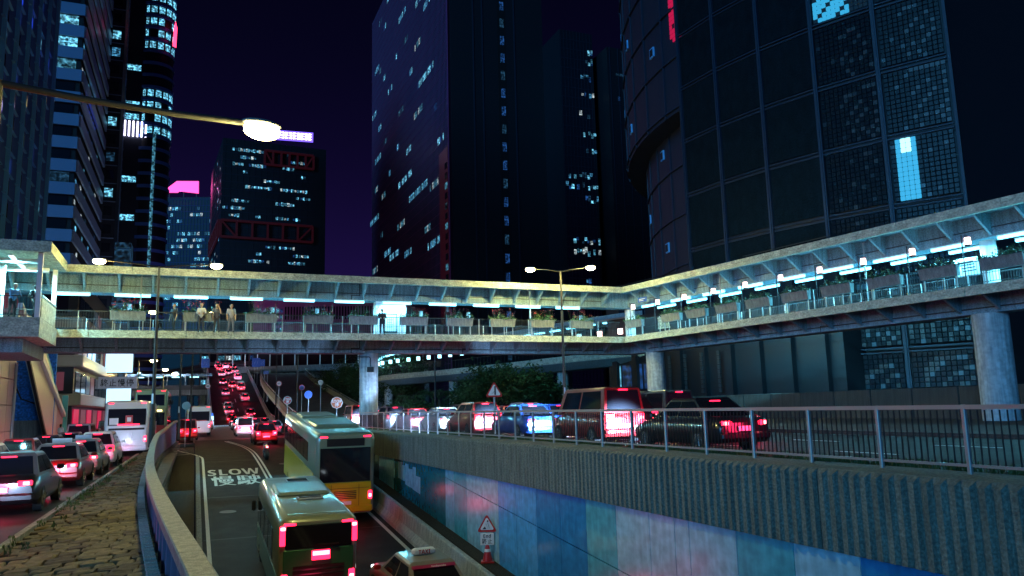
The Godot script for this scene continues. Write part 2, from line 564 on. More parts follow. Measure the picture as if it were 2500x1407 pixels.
func parapet():
	var o := thing("parapet", "low curved parapet of dark slats under a worn stone coping beside the brown stone slope", "parapet", Vector3.ZERO, TH)
	var joints = [0.2, 8.7, 17.4, 26.1, 34.8, 43.5, 52.2, 60.9, 74.0]
	for j in joints.size() - 1:
		var a = joints[j] + 0.006
		var e = joints[j + 1] - 0.006
		var n = maxi(2, int((e - a) / 0.7))
		var m := MB.new()
		var rs = []
		for i in n + 1:
			var s = lerpf(a, e, float(i) / n)
			var t = parapet_t(s)
			var y = parapet_y(s)
			var dt = (parapet_t(s + 0.3) - parapet_t(s - 0.3)) / 0.6
			var side = Vector3(1, 0, dt).normalized()
			var r = []
			for q in [[-0.12, -0.13], [0.12, -0.13], [0.12, -0.012], [0.105, 0.0], [-0.105, 0.0], [-0.12, -0.012]]:
				r.append(L(s, t, y + q[1]) + side * q[0])
			r.reverse()
			rs.append(r)
		m.loft(rs)
		part("coping", m.done(), M.coping, o)
	var s = 0.6
	while s < 73.0:
		var t = parapet_t(s)
		var y0 = yg(s) + 0.12
		var top = parapet_y(s) - 0.13
		part("post", bevel_box(Vector3(0.1, 1.0, 0.1), 0.012), M.slat_paint, o, L(s, t, (top + y0) / 2), Vector3(1, top - y0, 1), atan((parapet_t(s + 0.3) - parapet_t(s - 0.3)) / 0.6))
		var m := MB.new()
		var k = s + 0.16
		while k < s + 0.9:
			var tt = parapet_t(k)
			m.box(L(k, tt, (parapet_y(k) - 0.13 + y0 + 0.08) / 2), Vector3(0.05, parapet_y(k) - 0.21 - y0, 0.09))
			k += 0.2
		for y in [y0 + 0.1, parapet_y(s) - 0.2]:
			m.bar(L(s + 0.05, parapet_t(s), y), L(s + 0.95, parapet_t(s + 0.95), y), 0.04, 0.05)
		stuff(part("slat_bay", m.done(), M.slat_paint, o))
		s += 1.0
	# the low kerb of small blocks at its foot
	var kb := MB.new()
	s = 1.0
	while s < 46.0:
		var t = parapet_t(s) - 0.19
		kb.box(L(s, t, yg(s) + 0.22 + 0.012 * sin(s * 37.0)), Vector3(0.15, 0.16, 0.105), Basis(Vector3.UP, 0.1 * sin(s * 91.0)))
		s += 0.118
	stuff(part("edging", kb.done(), M.white_stone, o))

func underpass():
	struct("underpass_road", strip_mesh(-14, 78, 2, 0.22, 7.9, func(s, t): return yr(s)), M.asphalt, Vector3.ZERO, TH)
	struct("drain_channel", strip_mesh(-14, 78, 2, -1.6, 0.2, func(s, t): return yr(s) - 0.5), M.concrete_dark, Vector3.ZERO, TH)
	var w := thing("retaining_wall", "left retaining wall with a ledge, dropping from the parapet to the sunken road", "retaining wall", Vector3.ZERO, TH)
	var m := MB.new()
	for i in 39:
		var a = -6.0 + i * 2.1
		var b = a + 2.1
		var p = []
		for y in [0, 1]:
			for q in [[a, 0], [a, 1], [b, 1], [b, 0]]:
				var t = parapet_t(q[0]) - 0.14 if q[1] == 0 else parapet_t(q[0]) + 0.16
				p.append(L(q[0], t, minf(yr(q[0]) - 1.0, -2.2) if y == 0 else yg(q[0]) + 0.13))
		m.hexa(p)
	part("wall", m.done(), M.concrete_dark, w)
	m = MB.new()
	for i in 28:
		var a = -6.0 + i * 2.1
		var b = a + 2.1
		var p = []
		for y in [0, 1]:
			for q in [[a, 0], [a, 1], [b, 1], [b, 0]]:
				var t = parapet_t(q[0]) + 0.17 if q[1] == 0 else minf(0.1, parapet_t(q[0]) + 0.62)
				t = maxf(t, parapet_t(q[0]) + 0.17 if q[1] == 0 else parapet_t(q[0]) + 0.3)
				p.append(L(q[0], t, minf(yr(q[0]) - 1.0, -2.4) if y == 0 else maxf(yr(q[0]) + 0.06, -1.25)))
		m.hexa(p)
	part("ledge", m.done(), M.concrete_dark, w)
	m = MB.new()
	for i in 60:
		var s = 3.0 + i * 0.75
		m.box(L(s, parapet_t(s) + 0.2, -0.8), Vector3(0.06, 0.12, 0.2))
	stuff(part("bracket", m.done(), M.concrete, w))
	var kerb := thing("road_kerb", "low concrete kerb along the left edge of the sunken road", "kerb", Vector3.ZERO, TH)
	for i in 12:
		var a = 6.0 + i * 4.0
		m = MB.new()
		var p = []
		for y in [-0.2, 0.22]:
			for q in [[a, 0.26], [a, 0.44], [a + 3.98, 0.44], [a + 3.98, 0.26]]:
				p.append(L(q[0], q[1], yr(q[0]) + y))
		m.hexa(p)
		part("kerb_block", m.done(), M.concrete, kerb)
	# painted lines
	var line = func(s0, s1, f: Callable, wd: float) -> Mesh:
		var q := MB.new()
		var n := int((s1 - s0) / 1.2)
		for i in n:
			var a = lerpf(s0, s1, float(i) / n)
			var b = lerpf(s0, s1, float(i + 1) / n)
			var ta = (f as Callable).call(a)
			var tb = (f as Callable).call(b)
			q.quad(L(a, ta - wd / 2, yr(a) + 0.006), L(a, ta + wd / 2, yr(a) + 0.006), L(b, tb + wd / 2, yr(b) + 0.006), L(b, tb - wd / 2, yr(b) + 0.006))
		return q.done()
	struct("edge_line", (line as Callable).call(4.0, 62.0, func(s): return 0.66 - 1.6 * smoothstep_(54, 62, s), 0.13), M.marking, Vector3.ZERO, TH)
	var dbl = func(s): return 3.88 - 1.3 * smoothstep_(55, 80, s)
	struct("centre_line", (line as Callable).call(4.0, 74.0, func(s): return (dbl as Callable).call(s) - 0.11, 0.11), M.marking, Vector3.ZERO, TH)
	struct("centre_line", (line as Callable).call(4.0, 74.0, func(s): return (dbl as Callable).call(s) + 0.11, 0.11), M.marking, Vector3.ZERO, TH)
	struct("edge_line", (line as Callable).call(4.0, 60.0, func(s): return 7.02, 0.14), M.marking, Vector3.ZERO, TH)
	for s in [31.0, 39.5, 52.0]:
		var jn := MB.new()
		jn.quad(L(s, 0.5, yr(s) + 0.003), L(s, 7.2, yr(s) + 0.003), L(s + 0.09, 7.2, yr(s + 0.09) + 0.003), L(s + 0.09, 0.5, yr(s + 0.09) + 0.003))
		struct("road_joint", jn.done(), M.black, Vector3.ZERO, TH)
	for q in [[36.0, 1.5], [28.5, 4.9], [49.5, 5.2]]:
		var mh := MB.new()
		mh.cyl(Vector3(0, -0.05, 0), Vector3(0, 0.008, 0), 0.34, 0.34, 20)
		var cover := struct("manhole_cover", mh.done(), M.dark_metal, P(q[0], q[1], yr(q[0])), TH)
		cover.basis = Basis(Vector3.UP, TH) * Basis(Vector3.RIGHT, atan(0.0796))
	var hatch := MB.new()
	for i in 5:
		var s = 57.0 + i * 1.5
		hatch.box(L(s, -0.55 - 0.1 * i, yr(s) + 0.03), Vector3(0.9, 0.004, 0.3), Basis(Vector3.UP, 0.5))
	stuff(struct("hatch_marking", hatch.done(), M.marking, Vector3.ZERO, TH))
	# SLOW and the two characters under it, painted for drivers going away
	var ang = atan(0.0796)
	var flat = func(s, t): return Transform3D(Basis(Vector3.RIGHT, -PI / 2 + ang), L(s, t, yr(s) + 0.004))
	var sl := part("road_lettering", text("SLOW", 0.9, 0.004), M.marking, self)
	sl.set_meta("kind", "structure")
	var tr: Transform3D = (flat as Callable).call(47.2, 2.2)
	sl.transform = Transform3D(Basis(Vector3.UP, TH), Vector3.ZERO) * Transform3D(tr.basis.scaled_local(Vector3(0.82, 2.35, 1)), tr.origin)
	var g := MB.new()
	tr = (flat as Callable).call(44.3, 2.2)
	glyph(g, "slow", -1.2, 1.65, 1.1, 3.2, 0.14, 0.0, 0.004, tr)
	glyph(g, "drive", 0.08, 1.65, 1.15, 3.2, 0.14, 0.0, 0.004, tr)
	stuff(struct("road_lettering", g.done(), M.marking, Vector3.ZERO, TH))
	# right wall: ribbed concrete above, coloured panels below
	var r := thing("retaining_wall", "right retaining wall, ribbed grey concrete above big blue and lilac panels", "retaining wall", Vector3.ZERO, TH)
	var face := func(s): return 8.25
	for i in 11:
		var a = 1.0 + i * 4.0
		var e = a + 3.985
		m = MB.new()
		var k = a
		while k < e - 0.05:
			var pr = [[0.0, 0.06], [0.03, 0.0], [0.115, 0.0], [0.145, 0.06], [0.19, 0.06]]
			for j in 4:
				var s0 = k + pr[j][0]
				var s1 = minf(k + pr[j + 1][0], e)
				var t0 = 8.25 + pr[j][1]
				var t1 = 8.25 + pr[j + 1][1]
				m.quad(L(s1, t1, -0.47), L(s0, t0, -0.47), L(s0, t0, 0.57), L(s1, t1, 0.57))
				m.quad(L(s1, t1, 0.57), L(s0, t0, 0.57), L(s0, 8.34, 0.64), L(s1, 8.34, 0.64))
				m.quad(L(s0, t0, -0.47), L(s1, t1, -0.47), L(s1, 8.7, -0.47), L(s0, 8.7, -0.47))
			k += 0.19
		m.box(L((a + e) / 2, 8.82, 0.075), Vector3(0.96, 1.13, e - a))
		part("ribbed_facing", m.done(), M.concrete_blue, r)
	m = MB.new()
	m.box(L(20.0, 8.9, -3.2), Vector3(0.8, 5.4, 80.0))
	part("backing", m.done(), M.concrete_dark, r)
	var bounds = [6.2, 7.05, 8.42, 9.7, 11.05, 12.4, 12.87, 13.75, 15.08, 16.47, 17.85, 19.29, 20.69, 22.08, 23.48, 24.97, 26.34, 27.32]
	var kinds = ["lilac", "blue", "lilac", "teal", "lilac", "lilac", "lilac", "lilac", "teal", "blue", "blue", "sky", "sky", "lilac", "lilac", "teal", "pale"]
	var seam = func(s): return -0.78 - (27.34 - s) * 0.0845
	for i in kinds.size():
		var a = bounds[i] + 0.009
		var e = bounds[i + 1] - 0.009
		for half in 2:
			var sa: float = (seam as Callable).call(a)
			var se: float = (seam as Callable).call(e)
			var y = [sa + 0.012, se + 0.012, -0.49, -0.49] if half else [yr(a) - 0.5, yr(e) - 0.5, sa - 0.012, se - 0.012]
			if y[3] - y[0] < 0.06: continue
			m = MB.new()
			m.hexa([L(a, 8.4, y[0]), L(a, 8.48, y[0]), L(e, 8.48, y[1]), L(e, 8.4, y[1]), L(a, 8.4, y[2]), L(a, 8.48, y[2]), L(e, 8.48, y[3]), L(e, 8.4, y[3])])
			part("panel", m.done(), M["panel_" + kinds[i]], r)
	var xs = [27.34, 28.6, 29.9, 31.2, 32.5, 33.8, 35.1, 36.4, 38.1, 39.8, 41.5, 43.2, 45.0]
	for i in xs.size() - 1:
		var a = xs[i] + 0.004
		var e = xs[i + 1] - 0.004
		m = MB.new()
		m.hexa([L(a, 8.4, yr(a) - 0.5), L(a, 8.48, yr(a) - 0.5), L(e, 8.48, yr(e) - 0.5), L(e, 8.4, yr(e) - 0.5), L(a, 8.4, -0.49), L(a, 8.48, -0.49), L(e, 8.48, -0.49), L(e, 8.4, -0.49)])
		part("panel", m.done(), M.panel_sea if i < 6 or i > 7 else M.panel_pale, r)
	for poly in [[[36.49, -0.6], [34.89, -0.61], [34.9, -1.33], [36.49, -1.25]], [[34.28, -0.58], [33.62, -0.58], [33.62, -0.69], [33.13, -0.69], [33.14, -1.34], [34.29, -1.27]], [[32.99, -0.6], [32.51, -0.61], [32.51, -0.78], [31.85, -0.78], [31.87, -1.54], [33.0, -1.46]], [[31.78, -0.67], [31.33, -0.67], [31.34, -1.0], [30.66, -1.01], [30.68, -1.66], [31.8, -1.56]]]:
		m = MB.new()
		var pp := PackedVector2Array()
		for q in poly: pp.append(Vector2(-q[0], q[1]))
		m.prism(pp, 0, 0.012, Transform3D(Basis(Vector3(0, 0, 1), Vector3.UP, Vector3(-1, 0, 0)), Vector3(8.399, 0, 0)))
		part("mural_shape", m.done(), M.panel_lilac, r)
	# dirt ledge behind the barrier
	struct("gutter", strip_mesh(-10, 60, 2, 7.93, 8.39, func(s, t): return yr(s) + 0.66, 1.2), M.soil, Vector3.ZERO, TH)
	# verge behind the wall
	struct("verge", strip_mesh(-20, 48, 4, 9.31, 11.55, func(s, t): return 0.62 if t < 10 else 0.3, 1.0), M.soil, Vector3.ZERO, TH)
	struct("verge", strip_mesh(48.1, 92, 4, 8.7, 11.55, func(s, t): return 0.3 if t < 10 else 0.08, 0.8), M.soil, Vector3.ZERO, TH)
	# barrier blocks
	var first: Node3D
	for i in 20:
		var s = 8.0 + i * 2.0
		var at = P(s + 1.0, 7.6, yr(s + 1.0))
		if i == 0:
			first = thing("concrete_barrier", "pale concrete barrier block, first at the near end of the row beside the sunken lane", "barrier", at, TH, "barrier blocks along the sunken lane")
			m = MB.new()
			var prof := PackedVector2Array([Vector2(-0.3, -0.1), Vector2(0.3, -0.1), Vector2(0.3, 0.14), Vector2(0.14, 0.34), Vector2(0.09, 0.78), Vector2(0.06, 0.82), Vector2(-0.06, 0.82), Vector2(-0.09, 0.78), Vector2(-0.14, 0.34), Vector2(-0.3, 0.14)])
			m.prism(prof, -0.985, 0.985)
			part("block", m.done(), M.barrier_paint, first)
			part("joint_plate", bevel_box(Vector3(0.05, 0.5, 0.03), 0.005), M.dark_metal, first, Vector3(0, 0.4, -1.0))
			first.rotation = Vector3(0, TH, 0)
			first.basis = Basis(Vector3.UP, TH) * Basis(Vector3.RIGHT, atan(0.0796))
		else:
			var c := copy(first, "concrete_barrier", first.get_meta("label"), at, TH)
			c.basis = first.basis
			c.set_meta("label", "pale concrete barrier block, %s from the near end of the row beside the sunken lane" % ordinal(i))
	# railing on the right wall
	var g2 := thing("guard_railing", "long grey steel railing with thin bars on the ribbed retaining wall", "railing", Vector3.ZERO, TH)
	var s2 = 3.02
	var i2 = 0
	while s2 < 46.0:
		part("post", bevel_box(Vector3(0.055, 0.87, 0.055), 0.008), M.rail_steel, g2, L(s2, 9.0, 1.065))
		var e = minf(s2 + 1.36, 46.0)
		m = MB.new()
		var k = s2 + 0.1
		while k < e - 0.05:
			m.cyl(L(k, 9.0, 0.75), L(k, 9.0, 1.43), 0.0105, -1, 5)
			k += 0.098
		stuff(part("bars", m.done(), M.dark_metal, g2))
		m = MB.new()
		m.bar(L(s2 + 0.03, 9.0, 0.745), L(e - 0.03, 9.0, 0.745), 0.025, 0.035)
		part("bottom_rail", m.done(), M.rail_steel, g2)
		m = MB.new()
		m.bar(L(s2, 9.0, 1.465 + 0.0022 * (s2 - 6)), L(e, 9.0, 1.465 + 0.0022 * (e - 6)), 0.05, 0.055)
		part("top_rail", m.done(), M.rail_steel, g2)
		s2 += 1.36
		i2 += 1

const BA := Vector3(-25.86, 0, -44.46)
const BB := Vector3(8.43, 0, -59.0)
const BC := Vector3(22.69, 0, -34.22)
const E1 := Vector3(0.9208, 0, -0.3904)
const N1 := Vector3(-0.3904, 0, -0.9208)
const E2 := Vector3(0.4988, 0, 0.8667)
const N2 := Vector3(0.8667, 0, -0.4988)
const MIT := Vector3(0.425, 0, -1.2665)

func fb(seg: int, a: float, d: float, y: float) -> Vector3:  # point on the footbridge: a metres along the segment, d metres in from its near edge; beyond the corner it stays on the mitre
	if seg == 0:
		var p = BA + E1 * a + N1 * d
		return Vector3(p.x, y, p.z)
	var p = BB + E2 * a + N2 * d
	return Vector3(p.x, y, p.z)

func fb_len(seg: int) -> Array: return [-9.0, 37.245] if seg == 0 else [0.0, 36.0]

func fb_beam(m: MB, seg: int, a0: float, a1: float, d0: float, d1: float, y0: float, y1: float):
	# ends that reach the corner are cut along the mitre
	var p = []
	for y in [y0, y1]:
		for q in [[a0, d0], [a1, d0], [a1, d1], [a0, d1]]:
			var v = fb(seg, q[0], q[1], y)
			if (seg == 0 and q[0] > 37.2) or (seg == 1 and q[0] < 0.05): v = Vector3(BB.x, y, BB.z) + MIT * q[1] + (-E1 if seg == 0 else E2) * 0.004
			p.append(v)
	m.hexa(p)

func fb_plate(m: MB, seg: int, a: float, poly: Array, th: float):  # an upright plate across the bridge, poly in (d, y)
	var pp := PackedVector2Array()
	for q in poly: pp.append(Vector2(q[0], q[1]))
	var e = E1 if seg == 0 else E2
	var n = N1 if seg == 0 else N2
	m.prism(pp, -th / 2, th / 2, Transform3D(Basis(n, Vector3.UP, e), fb(seg, a, 0, 0)))

func footbridge():
	var o := thing("footbridge", "long pale concrete covered footbridge bending over the roads", "footbridge")
	var m: MB
	for seg in 2:
		var ln = fb_len(seg)
		# edge panels with open joints, above (roof) and below (deck)
		for lev in 2:
			var y0 = 6.25 if lev == 0 else 10.06
			var y1 = 6.7 if lev == 0 else 10.5
			var step = 5.2
			var a: float = ln[0] + (2.1 if lev else 0.0)
			if lev: 
				m = MB.new()
				fb_beam(m, seg, ln[0], a - 0.02, -0.12, 0.14, y0, y1)
				part("fascia", m.done(), M.fascia_paint, o)
			while a < ln[1] - 0.1:
				var e = minf(a + step, ln[1])
				m = MB.new()
				fb_beam(m, seg, a, e - (0.022 if e < ln[1] - 0.1 else 0.0), -0.12, 0.14, y0, y1)
				part("fascia", m.done(), M.fascia_paint, o)
				a = e
			m = MB.new()
			fb_beam(m, seg, ln[0], ln[1], 4.06, 4.3, y0, y1)
			part("fascia", m.done(), M.fascia_paint, o)
			m = MB.new()
			fb_beam(m, seg, ln[0], ln[1], 0.142, 4.058, y1 - 0.24, y1 - 0.1)
			part("roof_slab" if lev else "deck_slab", m.done(), M.rib_tint, o)
			m = MB.new()
			var gy0 = 5.52 if lev == 0 else 9.12
			fb_beam(m, seg, ln[0], ln[1], 1.5, 2.75, gy0, y1 - 0.243)
			part("girder", m.done(), M.rib_tint, o)
			a = ln[0] + 0.6
			while a < ln[1] - 0.6:
				m = MB.new()
				fb_plate(m, seg, a, [[0.145, y0 + 0.03], [1.497, gy0 + 0.08], [1.497, y1 - 0.243], [0.145, y1 - 0.243]], 0.13)
				part("rib", m.done(), M.rib_tint, o)
				m = MB.new()
				fb_plate(m, seg, a, [[4.055, y0 + 0.03], [2.753, gy0 + 0.08], [2.753, y1 - 0.243], [4.055, y1 - 0.243]], 0.13)
				part("rib", m.done(), M.rib_tint, o)
				a += 1.86
			# stepped movement joints in the girder
			for ja in ([17.4, 25.3] if seg == 0 else [17.0, 29.0]):
				m = MB.new()
				var jd = 1.493
				fb_beam(m, seg, ja, ja + 0.05, jd, 1.5, gy0 + 0.35, y1 - 0.25)
				fb_beam(m, seg, ja - 0.5, ja + 0.05, jd - 0.001, 1.5, gy0 + 0.3, gy0 + 0.352)
				fb_beam(m, seg, ja - 0.55, ja - 0.5, jd, 1.5, gy0, gy0 + 0.352)
				part("joint", m.done(), M.black, o)
		# railings on both edges
		for side in 2:
			var d = 0.0 if side == 0 else 4.18
			var a: float = ln[0] + 0.3
			while a < ln[1] - 0.9:
				m = MB.new()
				fb_beam(m, seg, a - 0.025, a + 0.025, d - 0.025, d + 0.025, 6.702, 7.82)
				if side == 0: part("rail_post", m.done(), M.rail_steel, o)
				else: stuff(part("rail_post", m.done(), M.rail_steel, o))
				m = MB.new()
				var e = minf(a + 1.9, ln[1] - 0.3)
				fb_beam(m, seg, a + 0.03, e - 0.03, d - 0.025, d + 0.025, 7.79, 7.84)
				fb_beam(m, seg, a + 0.03, e - 0.03, d - 0.018, d + 0.018, 6.79, 6.82)
				fb_beam(m, seg, a + 0.03, e - 0.03, d - 0.018, d + 0.018, 7.2, 7.225)
				var k = a + 0.13
				while k < e - 0.06:
					fb_beam(m, seg, k - 0.009, k + 0.009, d - 0.009, d + 0.009, 6.823, 7.787)
					k += 0.135
				stuff(part("railing", m.done(), M.dark_metal, o))
				a += 1.9
	# columns below the deck and between deck and roof
	for q in [[0, 18.2, 0.63], [1, 0.9, 0.68], [1, 25.8, 0.8]]:
		m = MB.new()
		m.cyl(fb(q[0], q[1], 2.1, -0.1), fb(q[0], q[1], 2.1, 5.516), q[2], q[2], 28)
		part("column", m.done(), M.column_paint, o)
		m = MB.new()
		m.cyl(fb(q[0], q[1], 2.1, 0.0), fb(q[0], q[1], 2.1, 0.16), q[2] + 0.14, q[2] + 0.12, 24)
		part("column_base", m.done(), M.concrete, o)
	for q in [[1, 26.0]]:
		m = MB.new()
		m.cyl(fb(q[0], q[1], 2.3, 6.605), fb(q[0], q[1], 2.3, 9.117), 0.36, 0.36, 20)
		part("roof_column", m.done(), M.white_paint, o)
	m = MB.new()
	fb_beam(m, 0, 18.6, 20.7, 1.7, 2.5, 6.605, 9.117)
	part("roof_pier", m.done(), M.white_paint, o)
	m = MB.new()
	m.cyl(Vector3(BB.x, 6.605, BB.z) + MIT * 2.1, Vector3(BB.x, 9.117, BB.z) + MIT * 2.1, 0.4, 0.4, 20)
	part("roof_column", m.done(), M.white_paint, o)
	for q in [[0, 4.0], [0, 29.6], [1, 9.9], [1, 20.6]]:
		m = MB.new()
		m.tube([fb(q[0], q[1], 0.9, 10.2), fb(q[0], q[1], 0.32, 9.9), fb(q[0], q[1], 0.3, 7.9), fb(q[0], q[1], 0.3, 6.62)], 0.045, 8)
		part("drain_pipe", m.done(), M.rail_steel, o)
	for seg in 2:
		m = MB.new()
		var ln2 = fb_len(seg)
		fb_beam(m, seg, ln2[0] + 1.0, ln2[1] - 0.8, 1.44, 1.496, 5.75, 5.81)
		fb_beam(m, seg, ln2[0] + 1.0, ln2[1] - 0.8, 1.44, 1.496, 9.55, 9.59)
		part("cable_conduit", m.done(), M.dark_metal, o)
	# floodlight box and its cable on the near column
	var cx = fb(0, 18.2, 2.1, 0)
	var out = Vector3(0.2, 0, 0.98)
	var f := thing("column_box", "small black box on a bent pipe near the top of the white footbridge column", "box", cx + out * 0.8 + Vector3(0.1, 4.4, 0))
	bx("housing", M.black, f, Vector3(0, 0, 0), Vector3(0.42, 0.34, 0.3))
	m = MB.new()
	m.tube([Vector3(0, 0.2, 0), Vector3(0, 0.75, 0), Vector3(-0.1, 0.86, -0.05), Vector3(-0.9, 0.88, -0.1)], 0.03)
	part("pipe", m.done(), M.black, f)
	# fluorescent fittings under the roof girder
	var first: Node3D
	var nth := 0
	for seg in 2:
		for row in seg + 1:
			var a := 0.2 if seg == 0 else 1.6
			while a < (36.5 if seg == 0 else 34.0):
				var d = 1.36 if row == 0 else 2.9
				var e = E1 if seg == 0 else E2
				var at = fb(seg, a, d, 9.03)
				var turn = atan2(-e.z, e.x)
				var ord = ordinal(int(round((a - (0.2 if seg == 0 else 1.6)) / 3.3)))
				var lab = ["lit tube under the near side of the straight footbridge roof, %s from the left end", "lit tube under the far side of the straight footbridge roof, %s from the left end", "lit tube under the near side of the rising footbridge roof, %s past the corner", "lit tube under the far side of the rising footbridge roof, %s past the corner"][seg * 2 + row] % ord
				var grp = ["near tubes of the straight footbridge span", "far tubes of the straight footbridge span", "near tubes of the bent footbridge span", "far tubes of the bent footbridge span"][seg * 2 + row]
				if first == null:
					first = thing("fluorescent_light", lab, "ceiling light", at, turn, grp)
					part("housing", bevel_box(Vector3(2.05, 0.07, 0.2), 0.02), M.white_paint, first, Vector3(0, 0.045, 0))
					part("diffuser", bevel_box(Vector3(2.0, 0.15, 0.17), 0.03), M.tube, first, Vector3(0, -0.065, 0))
					area(first, Vector3(0, -0.15, 0), Vector3.DOWN, Color(0.15, 0.72, 1.0), 46.0, 1.9, 0.14, Vector3.FORWARD)
				else:
					var c := copy(first, "fluorescent_light", lab, at, turn)
					c.set_meta("group", grp)
				a += 3.3
				nth += 1
	# lanterns on posts along the right-hand span
	first = null
	for a in [0.9, 3.7, 6.5, 9.3, 12.1, 14.9, 17.7, 20.5, 23.3, 26.1]:
		var at = fb(1, a, -0.07, 6.72)
		if first == null:
			first = thing("lantern_post", "glowing pink lantern on a thin dark post, first past the footbridge corner", "lantern", at, 0.0, "lanterns along the bent footbridge span")
			m = MB.new()
			m.cyl(Vector3.ZERO, Vector3(0, 2.45, 0), 0.03, 0.03, 8)
			part("post", m.done(), M.dark_metal, first)
			m = MB.new()
			m.bar(Vector3(0, 2.4, 0), Vector3(0.22, 2.4, 0.1), 0.03, 0.03)
			part("arm", m.done(), M.dark_metal, first)
			m = MB.new()
			m.cyl(Vector3(0.22, 1.96, 0.1), Vector3(0.22, 2.3, 0.1), 0.15, 0.13, 12)
			part("lantern_glass", m.done(), M.lantern, first)
			m = MB.new()
			m.cyl(Vector3(0.22, 2.3, 0.1), Vector3(0.22, 2.36, 0.1), 0.18, 0.04, 12)
			m.cyl(Vector3(0.22, 1.9, 0.1), Vector3(0.22, 1.958, 0.1), 0.14, 0.16, 12)
			part("cap", m.done(), M.dark_metal, first)
			omni(first, Vector3(0.22, 2.13, 0.1), Color(1.0, 0.8, 0.75), 0.35, 0.12)
		else:
			copy(first, "lantern_post", "glowing pink lantern on a thin post, %s past the footbridge corner" % ordinal(int(round((a - 0.9) / 2.8))), at, 0.0)
	# unlit lanterns on the straight span
	var dim: Node3D
	for a in [3.2, 15.0, 22.5, 26.2, 12.0]:
		var at = fb(0, a, 4.1, 6.72)
		if dim == null:
			dim = thing("lantern_post", "unlit lantern at the straight span's far edge, nearest the landing", "lantern", at, 0.0, "unlit lanterns on the straight span")
			m = MB.new()
			m.cyl(Vector3.ZERO, Vector3(0, 1.7, 0), 0.03, 0.03, 8)
			part("post", m.done(), M.dark_metal, dim)
			m = MB.new()
			m.cyl(Vector3(0, 1.7, 0), Vector3(0, 2.08, 0), 0.15, 0.13, 12)
			part("lantern_glass", m.done(), M.sign_white, dim)
			m = MB.new()
			m.cyl(Vector3(0, 2.08, 0), Vector3(0, 2.14, 0), 0.18, 0.04, 12)
			part("cap", m.done(), M.dark_metal, dim)
		else:
			copy(dim, "lantern_post", "unlit lantern at the straight span's far edge, " + {15.0: "just left of the lit pier", 22.5: "just right of the lit pier", 26.2: "near the red-flowered planters", 12.0: "over the ramp road"}[a], at, 0.0)
	planters()
	platform()
	# notice case on the cyan-lit pier
	var nb := thing("notice_case", "glazed notice case with a pale poster on the lit footbridge pier", "notice board", fb(0, 19.6, 1.66, 7.6), atan2(0.3904, 0.9208))
	part("frame", bevel_box(Vector3(0.95, 1.35, 0.06), 0.015), M.dark_metal, nb, Vector3(0, 0.0, 0))
	bx("poster", M.sign_white, nb, Vector3(0, 0.02, 0.034), Vector3(0.8, 1.15, 0.01))
	m = MB.new()
	for i in 5: m.box(Vector3(-0.05 + 0.03 * sin(i * 3.0), 0.4 - i * 0.17, 0.0405), Vector3(0.5 - 0.1 * (i % 3), 0.05, 0.003))
	part("print", m.done(), M.grey_paint, nb)
	var nb2 := thing("notice_case", "white lit notice board on a post inside the bent footbridge span", "notice board", fb(1, 25.2, 1.7, 7.9), atan2(-E2.z, E2.x))
	part("board", bevel_box(Vector3(1.2, 0.9, 0.06), 0.015), M.sign_white, nb2)
	m = MB.new()
	for i in 4: m.box(Vector3(0.04 * i, 0.25 - i * 0.15, 0.033), Vector3(0.7, 0.06, 0.004))
	part("print", m.done(), M.sign_black, nb2)
	bx("foot", M.rail_steel, nb2, Vector3(0, -0.87, 0), Vector3(0.06, 0.84, 0.06))
	var ds := thing("direction_sign", "small blue direction sign under the roof at the footbridge corner", "sign", fb(1, 1.7, 0.5, 9.35), atan2(-E2.z, E2.x))
	part("plate", bevel_box(Vector3(1.0, 0.36, 0.05), 0.01), M.sign_blue, ds)
	m = MB.new()
	m.box(Vector3(0, 0.05, 0.027), Vector3(0.7, 0.05, 0.003)); m.box(Vector3(-0.1, -0.06, 0.027), Vector3(0.5, 0.05, 0.003))
	part("print", m.done(), M.sign_white, ds)
	m = MB.new()
	m.bar(Vector3(-0.35, 0.18, 0), Vector3(-0.35, 0.6, 0), 0.03, 0.03); m.bar(Vector3(0.35, 0.18, 0), Vector3(0.35, 0.6, 0), 0.03, 0.03)
	part("hanger", m.done(), M.dark_metal, ds)
	var fx := thing("gate_panel", "small yellow panel of upright bars on the footbridge railing near the corner", "panel", fb(1, 4.6, -0.09, 7.3), atan2(-E2.z, E2.x))
	for i in 7: bx("slat", M.fascia_paint, fx, Vector3(-0.54 + 0.18 * i, 0, 0), Vector3(0.08, 0.8, 0.03))
	for y in [-0.38, 0.38]: bx("rail", M.fascia_paint, fx, Vector3(0, y, -0.032), Vector3(1.3, 0.06, 0.03))

func leaf_mesh(n: int, sp: Vector3, size: float, seed_: int, mound := true) -> ArrayMesh:  # many small leaf faces through a volume
	var r := RandomNumberGenerator.new()
	r.seed = seed_
	var m := MB.new()
	for i in n:
		var p = Vector3(r.randf_range(-1, 1), r.randf(), r.randf_range(-1, 1))
		if mound:
			var hgt = (1.0 - p.x * p.x * 0.5) * (1.0 - p.z * p.z * 0.6) * (0.7 + 0.5 * sin(p.x * 7.0 + seed_))
			p.y *= hgt
		p *= sp
		var d = Vector3(r.randf_range(-1, 1), r.randf_range(-0.2, 1), r.randf_range(-1, 1)).normalized() * size * r.randf_range(0.6, 1.4)
		var w = d.cross(Vector3(r.randf_range(-1, 1), r.randf_range(-1, 1), r.randf_range(-1, 1))).normalized() * size * 0.28
		m.tri(p, p + d * 0.5 + w, p + d)
		m.tri(p, p + d, p + d * 0.5 - w)
	return m.done()

